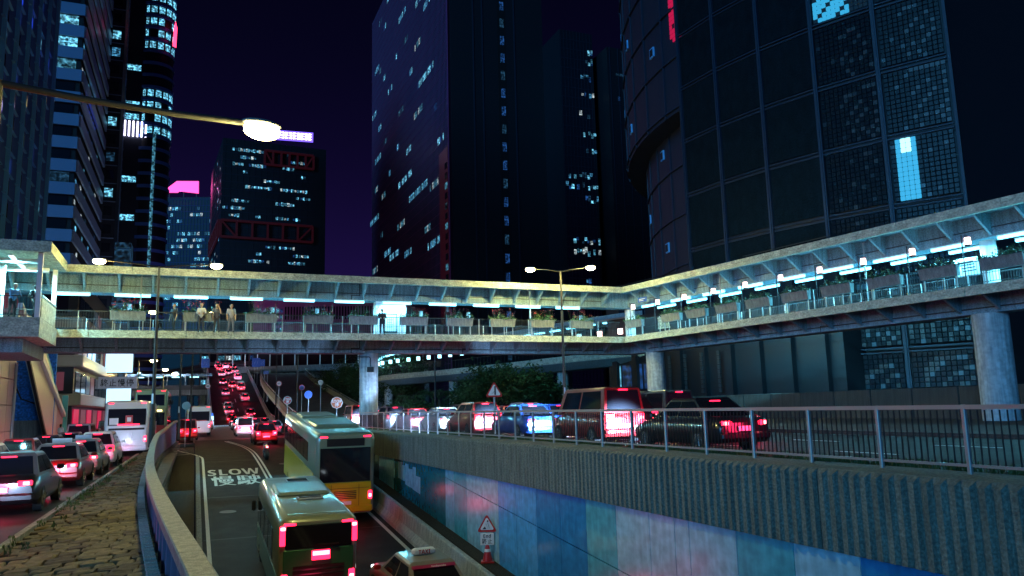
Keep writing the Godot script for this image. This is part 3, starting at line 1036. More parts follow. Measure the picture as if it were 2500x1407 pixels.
func planters():
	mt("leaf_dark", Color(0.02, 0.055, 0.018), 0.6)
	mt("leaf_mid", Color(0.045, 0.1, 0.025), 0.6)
	mt("flower", Color(0.5, 0.035, 0.07), 0.6)
	worn("trough", Color(0.28, 0.33, 0.33), 0.7, tex.fine, Vector3.ONE * 0.8, tex.coarse, Vector3(1.2, 0.3, 1.2))
	var list = []
	for px in [3.4, 7.35, 10.9, 14.4, 17.35, 20.75, 24.0, 27.2, 30.3, 33.5]: list.append([0, px])
	for a in [1.5, 4.3 + 1.3, 8.1, 10.9, 13.5, 16.3, 19.1, 22.0, 24.9, 27.9]: list.append([1, a])
	var i := 0
	var said = ["beside the lit left landing", "behind the tall lamp post", "with people standing behind it", "over the sloping ramp road", "left of the cyan-lit pier", "right of the cyan-lit pier", "two boxes right of the cyan-lit pier", "with red flowers left of the tall thin lamp post", "with pink flowers just left of the thin lamp pole", "with red flowers just right of the thin lamp pole"]
	var said2 = ["first past the footbridge corner, pale", "beside the small barred panel", "third past the corner, brightly lit", "fourth past the corner", "fifth past the corner with trailing weeds", "sixth past the corner, in blue light", "seventh past the corner", "eighth past the corner", "ninth past the corner, spotted with rust", "tenth past the corner, at the picture's edge"]
	for q in list:
		var e = E1 if q[0] == 0 else E2
		var at = fb(q[0], q[1], -0.16, 7.28)
		var o := thing("planter_box", "grey planter trough on the railing, " + (said[i] if q[0] == 0 else said2[i - 10]), "planter", at, atan2(-e.z, e.x), "planter troughs along the footbridge railing")
		var m := MB.new()
		m.hexa([Vector3(-0.92, 0, 0.1), Vector3(0.92, 0, 0.1), Vector3(0.92, 0, -0.14), Vector3(-0.92, 0, -0.14), Vector3(-0.95, 0.5, 0.2), Vector3(0.95, 0.5, 0.2), Vector3(0.95, 0.5, -0.14), Vector3(-0.95, 0.5, -0.14)])
		part("trough", m.done(), M.trough, o)
		bx("rim", M.trough, o, Vector3(0, 0.52, 0.21), Vector3(1.94, 0.04, 0.05))
		bx("soil", M.soil, o, Vector3(0, 0.505, 0.02), Vector3(1.8, 0.03, 0.28))
		for x in [-0.8, 0.8]: bx("bracket", M.rail_steel, o, Vector3(x, -0.29, -0.02), Vector3(0.06, 0.56, 0.06))
		var lit = q[0] == 1 and i < 14 or i in [7, 8, 9]  # paler leaves near the lamps: their light put into the colour
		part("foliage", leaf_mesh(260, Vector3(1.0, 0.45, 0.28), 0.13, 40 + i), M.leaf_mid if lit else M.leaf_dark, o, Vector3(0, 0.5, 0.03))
		m = MB.new()
		var r := RandomNumberGenerator.new()
		r.seed = 90 + i
		var fl := MB.new()
		for k in (16 if q[0] == 0 else 6):
			var x = r.randf_range(-0.9, 0.9)
			var top = Vector3(x + r.randf_range(-0.3, 0.3), 0.7 + r.randf_range(0.1, 0.62 if q[0] == 0 else 0.3), r.randf_range(-0.1, 0.25))
			m.tube([Vector3(x, 0.5, 0.02), Vector3((x + top.x) / 2, 0.75, 0.05), top], 0.008, 4)
			for j in 7:
				var p = top + Vector3(r.randf_range(-0.1, 0.1), r.randf_range(-0.12, 0.08), r.randf_range(-0.1, 0.1))
				var d = Vector3(r.randf_range(-1, 1), r.randf_range(-1, 1), r.randf_range(-1, 1)).normalized() * 0.07
				fl.tri(p, p + d, p + d.rotated(Vector3(0.3, 0.8, 0.5).normalized(), 1.1))
		part("stems", m.done(), M.leaf_dark, o)
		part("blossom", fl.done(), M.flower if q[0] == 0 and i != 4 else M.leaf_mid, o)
		i += 1

func platform():
	var o := thing("bridge_landing", "cyan-lit footbridge landing with flat roof and yellow side panel at the left edge", "landing", Vector3.ZERO)
	var p1 = Vector3(-23.7, 0, -38.8)
	var m := MB.new()
	var pt = func(a, d, y): return p1 - E1 * a + N1 * d + Vector3(0, y, 0)
	var blk = func(mm, a0, a1, d0, d1, y0, y1):
		var q = []
		for y in [y0, y1]:
			for k in [[a1, d0], [a0, d0], [a0, d1], [a1, d1]]: q.append((pt as Callable).call(k[0], k[1], y))
		mm.hexa(q)
	(blk as Callable).call(m, 0.0, 9.0, 0.0, 5.9, 5.72, 6.7)
	part("floor_slab", m.done(), M.fascia_paint, o)
	m = MB.new()
	(blk as Callable).call(m, 0.8, 9.0, 0.8, 7.5, 5.0, 5.717)
	part("girder", m.done(), M.rib_tint, o)
	m = MB.new()
	(blk as Callable).call(m, -0.35, 9.0, -0.3, 5.7, 10.0, 10.55)
	part("roof_slab", m.done(), M.fascia_paint, o)
	m = MB.new()
	(blk as Callable).call(m, 0.4, 9.0, 1.9, 2.2, 9.75, 9.997)
	(blk as Callable).call(m, 0.4, 9.0, 4.6, 4.9, 9.75, 9.997)
	part("ceiling_rib", m.done(), M.white_paint, o)
	m = MB.new()
	(blk as Callable).call(m, 2.1, 9.0, 2.6, 2.8, 6.703, 9.747)
	part("wall", m.done(), M.white_paint, o)
	m = MB.new()
	(blk as Callable).call(m, 2.4, 3.1, 2.55, 2.6, 6.71, 8.6)
	part("doorway", m.done(), M.dark_metal, o)
	for q in [[0.15, 0.15], [0.15, 5.2]]:
		m = MB.new()
		(blk as Callable).call(m, q[0] - 0.11, q[0] + 0.11, q[1] - 0.11, q[1] + 0.11, 6.703, 9.997)
		part("post", m.done(), M.white_paint, o)
	# yellow panels of the side parapet
	for i in 8:
		m = MB.new()
		(blk as Callable).call(m, 0.0, 0.05, 0.32 + i * 0.6, 0.32 + i * 0.6 + 0.585, 6.71, 7.75)
		part("panel", m.done(), M.fascia_paint, o)
	m = MB.new()
	(blk as Callable).call(m, -0.03, 0.08, 0.3, 5.0, 7.83, 7.89)
	for i in 9: (blk as Callable).call(m, 0.0, 0.05, 0.5 + i * 0.55, 0.56 + i * 0.55, 7.751, 7.83)
	part("hand_rail", m.done(), M.rail_steel, o)
	m = MB.new()
	(blk as Callable).call(m, 0.3, 9.0, 0.1, 0.14, 7.75, 7.8)
	(blk as Callable).call(m, 0.3, 9.0, 0.1, 0.14, 6.8, 6.83)
	for i in 60: (blk as Callable).call(m, 0.35 + i * 0.14, 0.37 + i * 0.14, 0.11, 0.13, 6.83, 7.75)
	stuff(part("railing", m.done(), M.dark_metal, o))
	for q in [[1.6, 1.5], [1.6, 3.8], [5.0, 1.5]]:
		var l := thing("fluorescent_light", "white fluorescent box on the landing ceiling" + [", nearest the roof edge", ", above the inner wall", ", at the picture's edge"][0 if q[1] < 3 and q[0] < 3 else (1 if q[1] > 3 else 2)], "ceiling light", (pt as Callable).call(q[0], q[1], 9.93), atan2(0.3904, 0.9208) + PI / 2)
		part("housing", bevel_box(Vector3(1.5, 0.06, 0.26), 0.02), M.white_paint, l, Vector3(0, 0.035, 0))
		part("diffuser", bevel_box(Vector3(1.4, 0.06, 0.2), 0.02), M.tube_white, l, Vector3(0, -0.02, 0))
		area(l, Vector3(0, -0.07, 0), Vector3.DOWN, Color(0.28, 0.85, 1.0), 90.0, 1.35, 0.2, Vector3.FORWARD)
	# pier, pipe, blue wall and boarded stair below
	var pr := thing("bridge_pier", "beige panelled pier with a grey drain pipe under the left landing", "pier", P(53.5, -10.3, -0.6), TH)
	for i in 3:
		for k in 4:
			part("panel", bevel_box(Vector3(1.9, 1.52, 1.96), 0.03), M.board, pr, Vector3(-0.9, 0.8 + k * 1.55, 2.0 - i * 2.0))
	m = MB.new()
	m.tube([Vector3(0.12, 0.2, -2.6), Vector3(0.12, 5.6, -2.6), Vector3(-0.2, 5.9, -2.6), Vector3(-1.2, 6.0, -2.6)], 0.09, 8)
	part("drain_pipe", m.done(), M.rail_steel, pr)
	bx("grey_panel", M.concrete, pr, Vector3(-0.5, 2.9, -3.4), Vector3(1.0, 5.8, 0.7))
	var bw := thing("blue_tinted_wall", "wall with blue light put in its colour and flaking dark patches beside the boarded stair", "wall", P(77, -16, -0.6), TH)
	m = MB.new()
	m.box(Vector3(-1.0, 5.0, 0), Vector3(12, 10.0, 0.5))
	part("wall", m.done(), M.blue_light_tint, bw)
	m = MB.new()
	m.tube([Vector3(-0.5, 7.0, 0.35), Vector3(1.4, 6.8, 0.35), Vector3(2.6, 4.0, 0.35), Vector3(3.6, 3.6, 0.35)], 0.07, 6)
	part("cable_duct", m.done(), M.black, bw)
	bx("cabinet", M.concrete, bw, Vector3(3.2, 1.1, 0.5), Vector3(2.2, 2.2, 0.5))
	bx("cabinet", M.blue_wall, bw, Vector3(0.6, 1.1, 0.5), Vector3(2.4, 2.2, 0.5))
	var sg := thing("wall_notice", "small pale notice with red lines at the foot of the blue wall", "sign", P(58.5, -12.0, 0.2), TH + 0.9)
	part("plate", bevel_box(Vector3(1.1, 1.0, 0.04), 0.01), M.sign_white, sg)
	m = MB.new()
	for i in 4: m.box(Vector3(0, 0.3 - i * 0.2, 0.022), Vector3(0.8 - 0.1 * (i % 2), 0.08, 0.004))
	part("print", m.done(), M.sign_red, sg)
	bx("foot", M.dark_metal, sg, Vector3(0, -0.6, -0.03), Vector3(0.06, 0.9, 0.05))
	var sr := thing("boarded_stair", "stair side clad in upright beige boards with teal trim, sloping down from the landing", "stair", P(0, 0, 0), TH)
	var top = func(s): return 1.65 - 0.6 * 0 + (82.0 - s) * 0.46 + 0.35
	var bot = func(s): return maxf(-0.5, 6.9 - (s - 62.3) * 0.607)
	var s := 60.0
	while s < 82.0:
		var e = s + 0.62
		m = MB.new()
		var y = []
		for q in [s, e - 0.02]: y.append([(bot as Callable).call(q), minf(9.0, (top as Callable).call(q))])
		m.hexa([L(s, -11.12, y[0][0]), L(s, -11.0, y[0][0]), L(e - 0.02, -11.0, y[1][0]), L(e - 0.02, -11.12, y[1][0]), L(s, -11.12, y[0][1]), L(s, -11.0, y[0][1]), L(e - 0.02, -11.0, y[1][1]), L(e - 0.02, -11.12, y[1][1])])
		part("board", m.done(), M.board_red if s > 78.5 else M.board, sr)
		s = e
	m = MB.new()
	m.bar(L(61, -10.9, (bot as Callable).call(61.0)), L(74, -10.9, -0.4), 0.2, 0.3)
	part("stringer", m.done(), M.black, sr)
	m = MB.new()
	m.bar(L(60, -10.9, minf(9.2, (top as Callable).call(60.0))), L(82, -10.9, (top as Callable).call(82.0)), 0.3, 0.35)
	part("trim", m.done(), M.white_paint, sr)
	m = MB.new()
	m.bar(L(60, -11.5, (top as Callable).call(60.0) + 0.5), L(82, -11.5, (top as Callable).call(82.0) + 0.5), 0.8, 0.6)
	part("trim", m.done(), M.teal_trim, sr)
	bx("end_post", M.teal_trim, sr, L(83.2, -11.0, 1.6), Vector3(0.45, 4.4, 0.4))

# A wall plane of a tower: origin at its lower left seen from outside, x along it, n outward.
func pane_at(parent: Node3D, called: String, mat: Material, o: Vector3, x: Vector3, n: Vector3, u: float, y: float, w: float, h: float, d := 0.12):
	var p := MeshInstance3D.new()
	p.name = called
	p.mesh = cube()
	p.material_override = mat
	parent.add_child(p, true)
	p.transform = Transform3D(Basis(x, Vector3.UP, n).scaled_local(Vector3(w, h, d)), o + x * u + Vector3(0, y, 0) + n * (d / 2 + 0.01))

func grid(m: MB, o: Vector3, x: Vector3, n: Vector3, us: Array, ys: Array, w: float, h: float, wd: float, hd: float, len_u: float, len_y0: float, len_y1: float):
	var b := Basis(x, Vector3.UP, n)
	for u in us: m.box(o + x * u + Vector3(0, (len_y0 + len_y1) / 2, 0) + n * (wd / 2), Vector3(w, len_y1 - len_y0, wd), b)
	for y in ys: m.box(o + x * (len_u / 2) + Vector3(0, y, 0) + n * (hd / 2), Vector3(len_u, h, hd), b)

func steps(a: float, b: float, d: float) -> Array:
	var r = []
	while a < b:
		r.append(a)
		a += d
	return r

func lit(i: int) -> Material:
	return M["lit_%d" % (absi(i) % 7)]

func buildings():
	var cols = [Color(0.12, 0.55, 1.0), Color(0.2, 0.7, 1.0), Color(0.05, 0.25, 0.9), Color(0.18, 0.68, 1.0), Color(0.1, 0.4, 0.8), Color(0.15, 0.6, 0.9), Color(0.7, 0.85, 0.9)]
	var en = [0.9, 1.6, 0.35, 2.2, 0.18, 0.6, 1.2]
	var rooms := noise("rooms", 0.05, 0.12, 1.0, FastNoiseLite.TYPE_CELLULAR, 2, 256)
	for i in 7:
		var lm := em("lit_%d" % i, cols[i], en[i] * 1.15)
		lm.emission_operator = BaseMaterial3D.EMISSION_OP_MULTIPLY
		lm.emission_texture = rooms
		lm.uv1_triplanar = true
		lm.uv1_world_triplanar = true
		lm.uv1_scale = Vector3.ONE * 0.11
	em("blue_glow", Color(0.02, 0.08, 1.0), 0.75)
	em("blue_glow_dim", Color(0.02, 0.12, 0.9), 0.2)
	em("screen", Color(0.45, 0.75, 1.0), 1.8)
	em("neon_pink", Color(1.0, 0.07, 0.38), 2.3)
	em("neon_red", Color(1.0, 0.04, 0.12), 4.0)
	em("neon_white", Color(0.75, 0.72, 1.0), 5.0)
	em("neon_violet", Color(0.18, 0.1, 1.0), 2.0)
	em("neon_gold", Color(1.0, 0.8, 0.3), 6.0)
	em("red_wash", Color(1.0, 0.02, 0.05), 0.014)  # red light on trusses and corner strip, put in as faint glow
	em("red_pane", Color(1.0, 0.01, 0.12), 0.5)
	em("shop_pink", Color(1.0, 0.25, 0.4), 0.1)
	mt("wall_navy", Color(0.05, 0.15, 0.5), 0.6)  # blue light on the left towers put into this wall colour
	mt("wall_grey", Color(0.16, 0.25, 0.42), 0.6)
	mt("grid_blue", Color(0.008, 0.02, 0.16), 0.6)
	mt("tower_maroon", Color(0.02, 0.003, 0.012), 0.5)
	mt("spandrel_side_lit", Color(0.4, 0.6, 0.9), 0.35)  # paler copy of the spandrel grey: light put into the side face
	mt("wall_dark", Color(0.011, 0.018, 0.036), 0.6)
	mt("wall_black", Color(0.007, 0.009, 0.014), 0.6)
	mt("fin", Color(0.12, 0.45, 0.85), 0.5)
	mt("glass_dark", Color(0.012, 0.016, 0.024), 0.08)
	mt("purple_wall", Color(0.3, 0.12, 0.28), 0.7)
	mt("purple_line", Color(0.3, 0.07, 0.2), 0.5)
	mt("red_frame", Color(0.35, 0.04, 0.03), 0.6)
	tower_grid()
	tower_ribbon()
	tower_round()
	towers_far()
	round_building()
	street_left()

func tower_grid():
	var o := thing("office_tower", "dark navy tower with a grid of fins and recessed square windows at the left edge", "tower", P(60, -22, -0.7), TH)
	bx("wall", M.wall_navy, o, Vector3(-15, 60, -37), Vector3(30, 120, 74))
	# its face looks across the street: x runs away from the camera (local -z), outward is +x
	var x := Vector3(0, 0, -1)
	var n := Vector3(1, 0, 0)
	for i in 12:
		pane_at(o, "fin", M.fin, Vector3.ZERO, x, n, 1.0 + i * 6.5, 60, 0.22, 119, 0.5)
	for r in 25:
		var y = 14.0 + r * 2.75
		for c in range(3, 11):
			var u = 2.4 + c * 6.5
			var k = (r * 7 + c * 13 + r * c) % 41
			var mat: Material = M.glass_dark
			if k == 3 or k == 17 or k == 29: mat = lit(r + c)
			elif (r == 14 or r == 15) and k % 3 != 0: mat = M.blue_glow  # glow stands for a screen's blue reflection on the facade
			elif (r == 16 and k % 2 == 0) or k % 5 == 0: mat = M.blue_glow_dim  # faint blue glow added in place of blue light on the face
			pane_at(o, "window", mat, Vector3.ZERO, x, n, u + (0.3 if r % 2 else 0.0), y, 2.4, 1.9, 0.06)
	var m := MB.new()
	for r in 27:
		for c in range(2, 11):
			m.box(Vector3(0.2, 12.75 + r * 2.75, -(2.4 + c * 6.5)), Vector3(0.3, 0.12, 4.6))
	stuff(part("sill", m.done(), M.fin, o))

func tower_ribbon():
	var o := thing("office_tower", "tower with grey-blue spandrel bands and ribbon windows, second from the left edge", "tower", P(170, -23, -0.7), TH)
	bx("core", M.wall_black, o, Vector3(-10.5, 60, -22), Vector3(20.2, 120, 43.4))
	for k in 18:
		var y = 78.8 - (k - 6) * 4.7
		if y < 3: break
		var m := MB.new()
		m.box(Vector3(-5.7, y - 1.2 + 2.4, 0.2), Vector3(11.3, 2.4, 0.4))
		part("spandrel", m.done(), M.wall_grey, o)
		m = MB.new()
		m.box(Vector3(0.1, y - 1.2 + 2.4, -21.8), Vector3(0.4, 2.4, 43.5))
		part("spandrel", m.done(), M.spandrel_side_lit, o)
		# two wide front windows per floor
		for w in 2:
			var mat: Material = M.glass_dark
			if (k == 6) or (k == 5) or (k == 7 and w == 1): mat = lit([1, 3, 5][k - 5])
			elif k == 12: mat = M.lit_4
			pane_at(o, "window", mat, Vector3(-9.0, 0, -0.28), Vector3(1, 0, 0), Vector3(0, 0, 1), 1.8 + w * 4.2, y - 1.2, 3.5, 2.2, 0.08)
		# side windows in short runs
		for c in 12:
			var q = (k * 5 + c * 7 + k * c * 3) % 29
			var mat2: Material = null
			if k == 9 and c < 7: mat2 = M.lit_2  # this run and the next glow as a screen's reflection, not rooms
			elif k == 8 and c > 1 and c < 8: mat2 = M.blue_glow
			elif q < 11: mat2 = lit(q + k)
			if mat2: pane_at(o, "lit_window", mat2, Vector3(-0.35, 0, -1.0), Vector3(0, 0, -1), Vector3(1, 0, 0), 1.5 + c * 3.4, y - 1.2 + (0.4 if q % 2 else -0.2), 1.6, 0.9, 0.05)
	# stair shaft standing proud of the side face
	bx("stair_shaft", M.wall_dark, o, Vector3(1.0, 62, -48), Vector3(4.4, 124, 7.6))
	for k in 18:
		var y = 82.0 - (k - 6) * 4.7
		if y < 3: break
		var mat: Material = M.glass_dark
		if k in [2, 7, 11]: mat = M.lit_1
		elif k in [3]: mat = M.lit_0
		elif k in [9]: mat = M.lit_4
		pane_at(o, "window", mat, Vector3(-1.2, 0, -44.2), Vector3(1, 0, 0), Vector3(0, 0, 1), 2.6, y, 1.9, 2.3, 0.1)
		pane_at(o, "spandrel", M.wall_grey, Vector3(-1.2, 0, -44.2), Vector3(1, 0, 0), Vector3(0, 0, 1), 2.2, y + 2.4, 4.2, 0.2, 0.15)
	# the slatted block beyond it
	var b := thing("office_tower", "dark slab tower of dense slanting dark blue floor lines behind the ribbon-window tower", "tower", P(222.3, -23.3, -0.7), TH)
	bx("wall", M.wall_dark, b, Vector3(-12, 75, -36), Vector3(24, 150, 72))
	var m2 := MB.new()
	grid(m2, Vector3.ZERO, Vector3(0, 0, -1), Vector3(1, 0, 0), steps(2, 72, 6), steps(3, 149, 3.3), 0.2, 0.55, 0.4, 0.25, 72, 0, 150)
	stuff(part("facade_grid", m2.done(), M.wall_grey, b))
	var r := RandomNumberGenerator.new()
	r.seed = 5
	for i in 110: pane_at(b, "lit_window", lit(r.randi()), Vector3.ZERO, Vector3(0, 0, -1), Vector3(1, 0, 0), r.randf_range(1, 68), 4.6 + 3.3 * r.randi_range(5, 38), r.randf_range(0.8, 2.2), 0.9, 0.05)

func tower_round():
	var o := thing("round_tower", "tall dark tower with rounded glazed balconies and a glowing red neon on its edge", "tower", P(262, -15.5, -0.7), TH)
	var m := MB.new()
	m.cyl(Vector3(0, 0, -6), Vector3(0, 165, -6), 5.6, 5.6, 28)
	part("shaft", m.done(), M.wall_black, o)
	bx("wing", M.wall_dark, o, Vector3(-4.5, 82, -8), Vector3(7.5, 164, 14))
	bx("light_strip", M.lit_5, o, Vector3(1.2, 66, -0.1), Vector3(0.9, 52, 0.2))
	for i in 40:
		var y = 4.0 + i * 4.1
		m = MB.new()
		m.cyl(Vector3(0, y, -6), Vector3(0, y + 1.0, -6), 6.0, 6.0, 28)
		part("floor_band", m.done(), M.wall_navy, o)
		if y > 88 and not (y > 105 and y < 116):
			for k in 9:
				var a = deg_to_rad(205 - k * 24.0)
				var n = Vector3(cos(a), 0, -sin(a)) * -1.0
				n = Vector3(-cos(a), 0, absf(sin(a)) if k > 0 else 0.2).normalized()
				if (i * 3 + k * 5) % 7 == 0: continue
				pane_at(o, "lit_window", M.lit_3 if (i + k) % 3 else M.lit_1, Vector3(0, 0, -6) + n * 5.6, n.cross(Vector3.UP) * -1.0, n, 0, y + 2.6, 1.7, 2.2, 0.1)
		if i in [11, 14, 17, 22, 23, 26, 9] : pane_at(o, "lit_window", M.lit_3, Vector3(-8.2, 0, -1.0), Vector3(1, 0, 0), Vector3(0, 0, 1), 2.6, y + 2.4, 4.0, 1.9, 0.1)
	for i in 6: bx("lit_fin", M.neon_white, o, Vector3(-7.4 + i * 1.2, 92.5, -0.6), Vector3(0.45, 5.0, 0.5))
	var s := thing("neon_sign", "tall thin glowing red neon sign high on the round tower's edge", "sign", P(262, -9.6, 124), TH)
	m = MB.new()
	m.prism(PackedVector2Array([Vector2(-0.6, -3), Vector2(0.5, -3.4), Vector2(0.6, 3.2), Vector2(0.0, 5.5), Vector2(-0.4, 3.0)]), -0.3, 0.3)
	part("tube", m.done(), M.neon_red, s)
	bx("bracket", M.dark_metal, s, Vector3(-0.9, 0, -4.0), Vector3(0.3, 6, 7.0))
	var b := thing("slab_tower", "narrow dark slab tower at the right end of the left-hand tower group", "tower", P(300, -17.5, -0.7), TH)
	bx("wall", M.wall_dark, b, Vector3(0, 56, 0), Vector3(11, 112, 18))
	m = MB.new()
	grid(m, Vector3(-5.5, 0, 9), Vector3(1, 0, 0), Vector3(0, 0, 1), steps(0.4, 11, 2.0), steps(3, 111, 3.8), 0.12, 0.3, 0.15, 0.12, 11, 0, 112)
	stuff(part("facade_grid", m.done(), M.wall_grey, b))
	for i in 14: pane_at(b, "lit_window", lit(i), Vector3(-5.5, 0, 9), Vector3(1, 0, 0), Vector3(0, 0, 1), 1.4 + (i * 3.7 - floorf(i * 3.7 / 9.0) * 9.0), 20 + i * 6.6, 1.4, 1.6, 0.1)

func towers_far():
	var r := RandomNumberGenerator.new()
	# blue gridded block with the pink sign
	var o := thing("office_block", "blue-lit gridded office block under the pink rooftop sign", "building", Vector3(-179, 0, -424), 0.05)
	bx("wall", M.wall_dark, o, Vector3(0, 61.5, -20), Vector3(34, 123, 40))
	var m := MB.new()
	grid(m, Vector3(-17, 0, 0), Vector3(1, 0, 0), Vector3(0, 0, 1), steps(0.8, 34, 1.7), steps(3, 122, 3.6), 0.16, 0.2, 0.2, 0.15, 34, 0, 123)
	stuff(part("facade_grid", m.done(), M.grid_blue, o))
	bx("podium", M.wall_black, o, Vector3(0, 22, 3), Vector3(40, 44, 6))
	r.seed = 8
	for i in 70:
		var y = 4.8 + 3.6 * r.randi_range(16, 31)
		var u = r.randf_range(1, 30)
		for k in r.randi_range(1, 4):
			if u + k * 1.7 < 33: pane_at(o, "lit_window", lit(i + k), Vector3(-17, 0, 0.2), Vector3(1, 0, 0), Vector3(0, 0, 1), u + k * 1.7, y, 1.3, 1.8, 0.1)
	bx("light_panel", M.blue_glow, o, Vector3(-15.5, 97, 0.35), Vector3(1.6, 8, 0.2))
	var s := thing("rooftop_sign", "glowing pink wedge-shaped sign on the blue office block's roof", "sign", Vector3(-179, 124.6, -424), 0.05)
	m = MB.new()
	m.prism(PackedVector2Array([Vector2(-15.5, 1.2), Vector2(-7.5, 7.6), Vector2(4.4, 7.4), Vector2(4.6, 0.4), Vector2(-6, 1.8), Vector2(-7, 1.0)]), 0, 0.8)
	part("panel", m.done(), M.neon_pink, s)
	m = MB.new()
	for x in [-12, -4, 3]: m.box(Vector3(x, 0.4, -1), Vector3(0.4, 4.0, 0.4))
	part("frame", m.done(), M.dark_metal, s)
	area(s, Vector3(-4, 4, 1.2), Vector3(0, -0.3, 1), Color(1, 0.1, 0.45), 900.0, 14, 5)
	# tower behind the brightest lamp, banded with red truss frames
	o = thing("office_tower", "wide dark tower with scattered lit offices and dark red truss bands, behind the brightest lamp", "tower", Vector3(-128, 0, -336), 0.45)
	bx("wall", M.wall_black, o, Vector3(23, 62.5, -30), Vector3(46, 125, 60))
	m = MB.new()
	var fx := Vector3(1, 0, 0)
	var fn := Vector3(0, 0, 1)
	var lx := Vector3(0, 0, 1)
	var ln := Vector3(-1, 0, 0)
	grid(m, Vector3.ZERO, fx, fn, steps(1, 40, 2.6), steps(3, 124, 3.4), 0.12, 0.25, 0.15, 0.12, 40, 0, 125)
	grid(m, Vector3(0, 0, -48), lx, ln, steps(1, 48, 2.6), steps(3, 124, 3.4), 0.12, 0.25, 0.15, 0.12, 48, 0, 125)
	stuff(part("facade_grid", m.done(), M.wall_dark, o))
	r.seed = 21
	for i in 64:
		var y = 4.7 + 3.4 * r.randi_range(19, 34)
		if y > 77 and y < 87: continue
		var u = r.randf_range(1, 36)
		for k in r.randi_range(1, 6):
			if u + k * 1.2 < 39: pane_at(o, "lit_window", lit(i + k), Vector3(0, 0, 0.05), fx, fn, u + k * 1.2, y, r.randf_range(0.7, 1.1), r.randf_range(0.8, 1.6), 0.1)
	for i in 26:
		var y = 4.7 + 3.4 * r.randi_range(19, 34)
		var u = r.randf_range(2, 42)
		for k in r.randi_range(1, 3): pane_at(o, "lit_window", lit(i + k), Vector3(0, 0, -48), lx, ln, u + k * 1.3, y, 1.0, 1.2, 0.1)
	for band in [[79.5, 87.0, 0.0, 40.0], [114.5, 121.0, 18.0, 40.0]]:
		m = MB.new()
		var y0: float = band[0]
		var y1: float = band[1]
		for y in [y0, y1]: m.bar(Vector3(band[2], y, 0.9), Vector3(band[3], y, 0.9), 0.8, 1.0)
		var nx = 6
		for i in nx + 1:
			var xx = lerpf(band[2], band[3], float(i) / nx)
			m.bar(Vector3(xx, y0, 0.9), Vector3(xx, y1, 0.9), 0.7, 0.9)
			if i == 0 or i == nx - 1: m.bar(Vector3(xx, y1 if i == 0 else y0, 0.9), Vector3(lerpf(band[2], band[3], float(i + 1) / nx), y0 if i == 0 else y1, 0.9), 0.5, 0.7)
		if band[2] == 0.0:
			for y in [y0, y1]: m.bar(Vector3(-0.9, y, 0), Vector3(-0.9, y, -48), 0.8, 1.0)
			for i in 7: m.bar(Vector3(-0.9, y0, -8.0 * i), Vector3(-0.9, y1, -8.0 * i), 0.7, 0.9)
		part("truss_band", m.done(), M.red_wash, o)
	s = thing("rooftop_sign", "long white and violet lit sign leaning along the dark tower's roof", "sign", Vector3(-108, 127.5, -348), 0.3)
	bx("backing", M.neon_violet, s, Vector3(8.3, 2.6, 0), Vector3(16.8, 4.6, 0.5))
	m = MB.new()
	for i in 9:
		var x = 1.2 + i * 1.75
		m.box(Vector3(x, 2.7, 0.4), Vector3(1.3, 0.4, 0.3)); m.box(Vector3(x, 3.9, 0.4), Vector3(1.3, 0.4, 0.3)); m.box(Vector3(x, 1.4, 0.4), Vector3(1.3, 0.4, 0.3))
		m.box(Vector3(x + (0.4 if i % 2 else -0.4), 2.6, 0.38), Vector3(0.35, 3.1, 0.3))
		if i > 4: m.box(Vector3(x, 2.6, 0.36), Vector3(0.3, 3.2, 0.3))
	part("lettering", m.done(), M.neon_white, s)
	m = MB.new()
	for x in [2, 8, 14]: m.box(Vector3(x, -1.2, -0.6), Vector3(0.4, 5.5, 0.4))
	part("frame", m.done(), M.dark_metal, s)
	s = thing("rooftop_emblem", "small golden arch-shaped lit emblem left of the violet rooftop sign", "sign", Vector3(-116.5, 131, -344), 0.3)
	m = MB.new()
	m.tube([Vector3(-1.6, 0, 0), Vector3(-1.2, 2.2, 0), Vector3(0, 3.9, 0), Vector3(1.2, 2.2, 0), Vector3(1.6, 0, 0)], 0.35)
	m.tube([Vector3(-0.6, 0.2, 0), Vector3(0, 1.8, 0), Vector3(0.6, 0.2, 0)], 0.28)
	part("tube", m.done(), M.neon_gold, s)
	m = MB.new()
	m.box(Vector3(0, -4.4, -0.3), Vector3(0.5, 8.8, 0.5))
	part("mast", m.done(), M.dark_metal, s)
	# central tower: lined side face towards the street, blank stair core to the right
	o = thing("office_tower", "tall central tower whose lined left face carries slanting runs of blue lit offices", "tower", P(248.5, 79.3, -0.5), TH)
	bx("wall", M.tower_maroon, o, Vector3(0.5, 100.3, -64.2), Vector3(1, 200.6, 127.6))
	bx("core", M.wall_black, o, Vector3(19, 100.3, -64), Vector3(36, 200.6, 128))
	var cx := Vector3(0, 0, 1)
	var cn := Vector3(-1, 0, 0)
	var co := Vector3(0, 0, -128)
	m = MB.new()
	grid(m, co, cx, cn, [], steps(3.0, 200, 3.6), 0.1, 0.14, 0.2, 0.16, 128, 0, 200.6)
	stuff(part("floor_lines", m.done(), M.purple_line, o))
	m = MB.new()
	grid(m, co, cx, cn, steps(0.8, 128, 1.6), [], 0.14, 0.1, 0.12, 0.16, 128, 0, 200.6)
	stuff(part("mullions", m.done(), M.purple_wall, o))
	pane_at(o, "corner_trim", M.purple_line, co, cx, cn, 127.7, 100, 0.4, 200, 0.35)
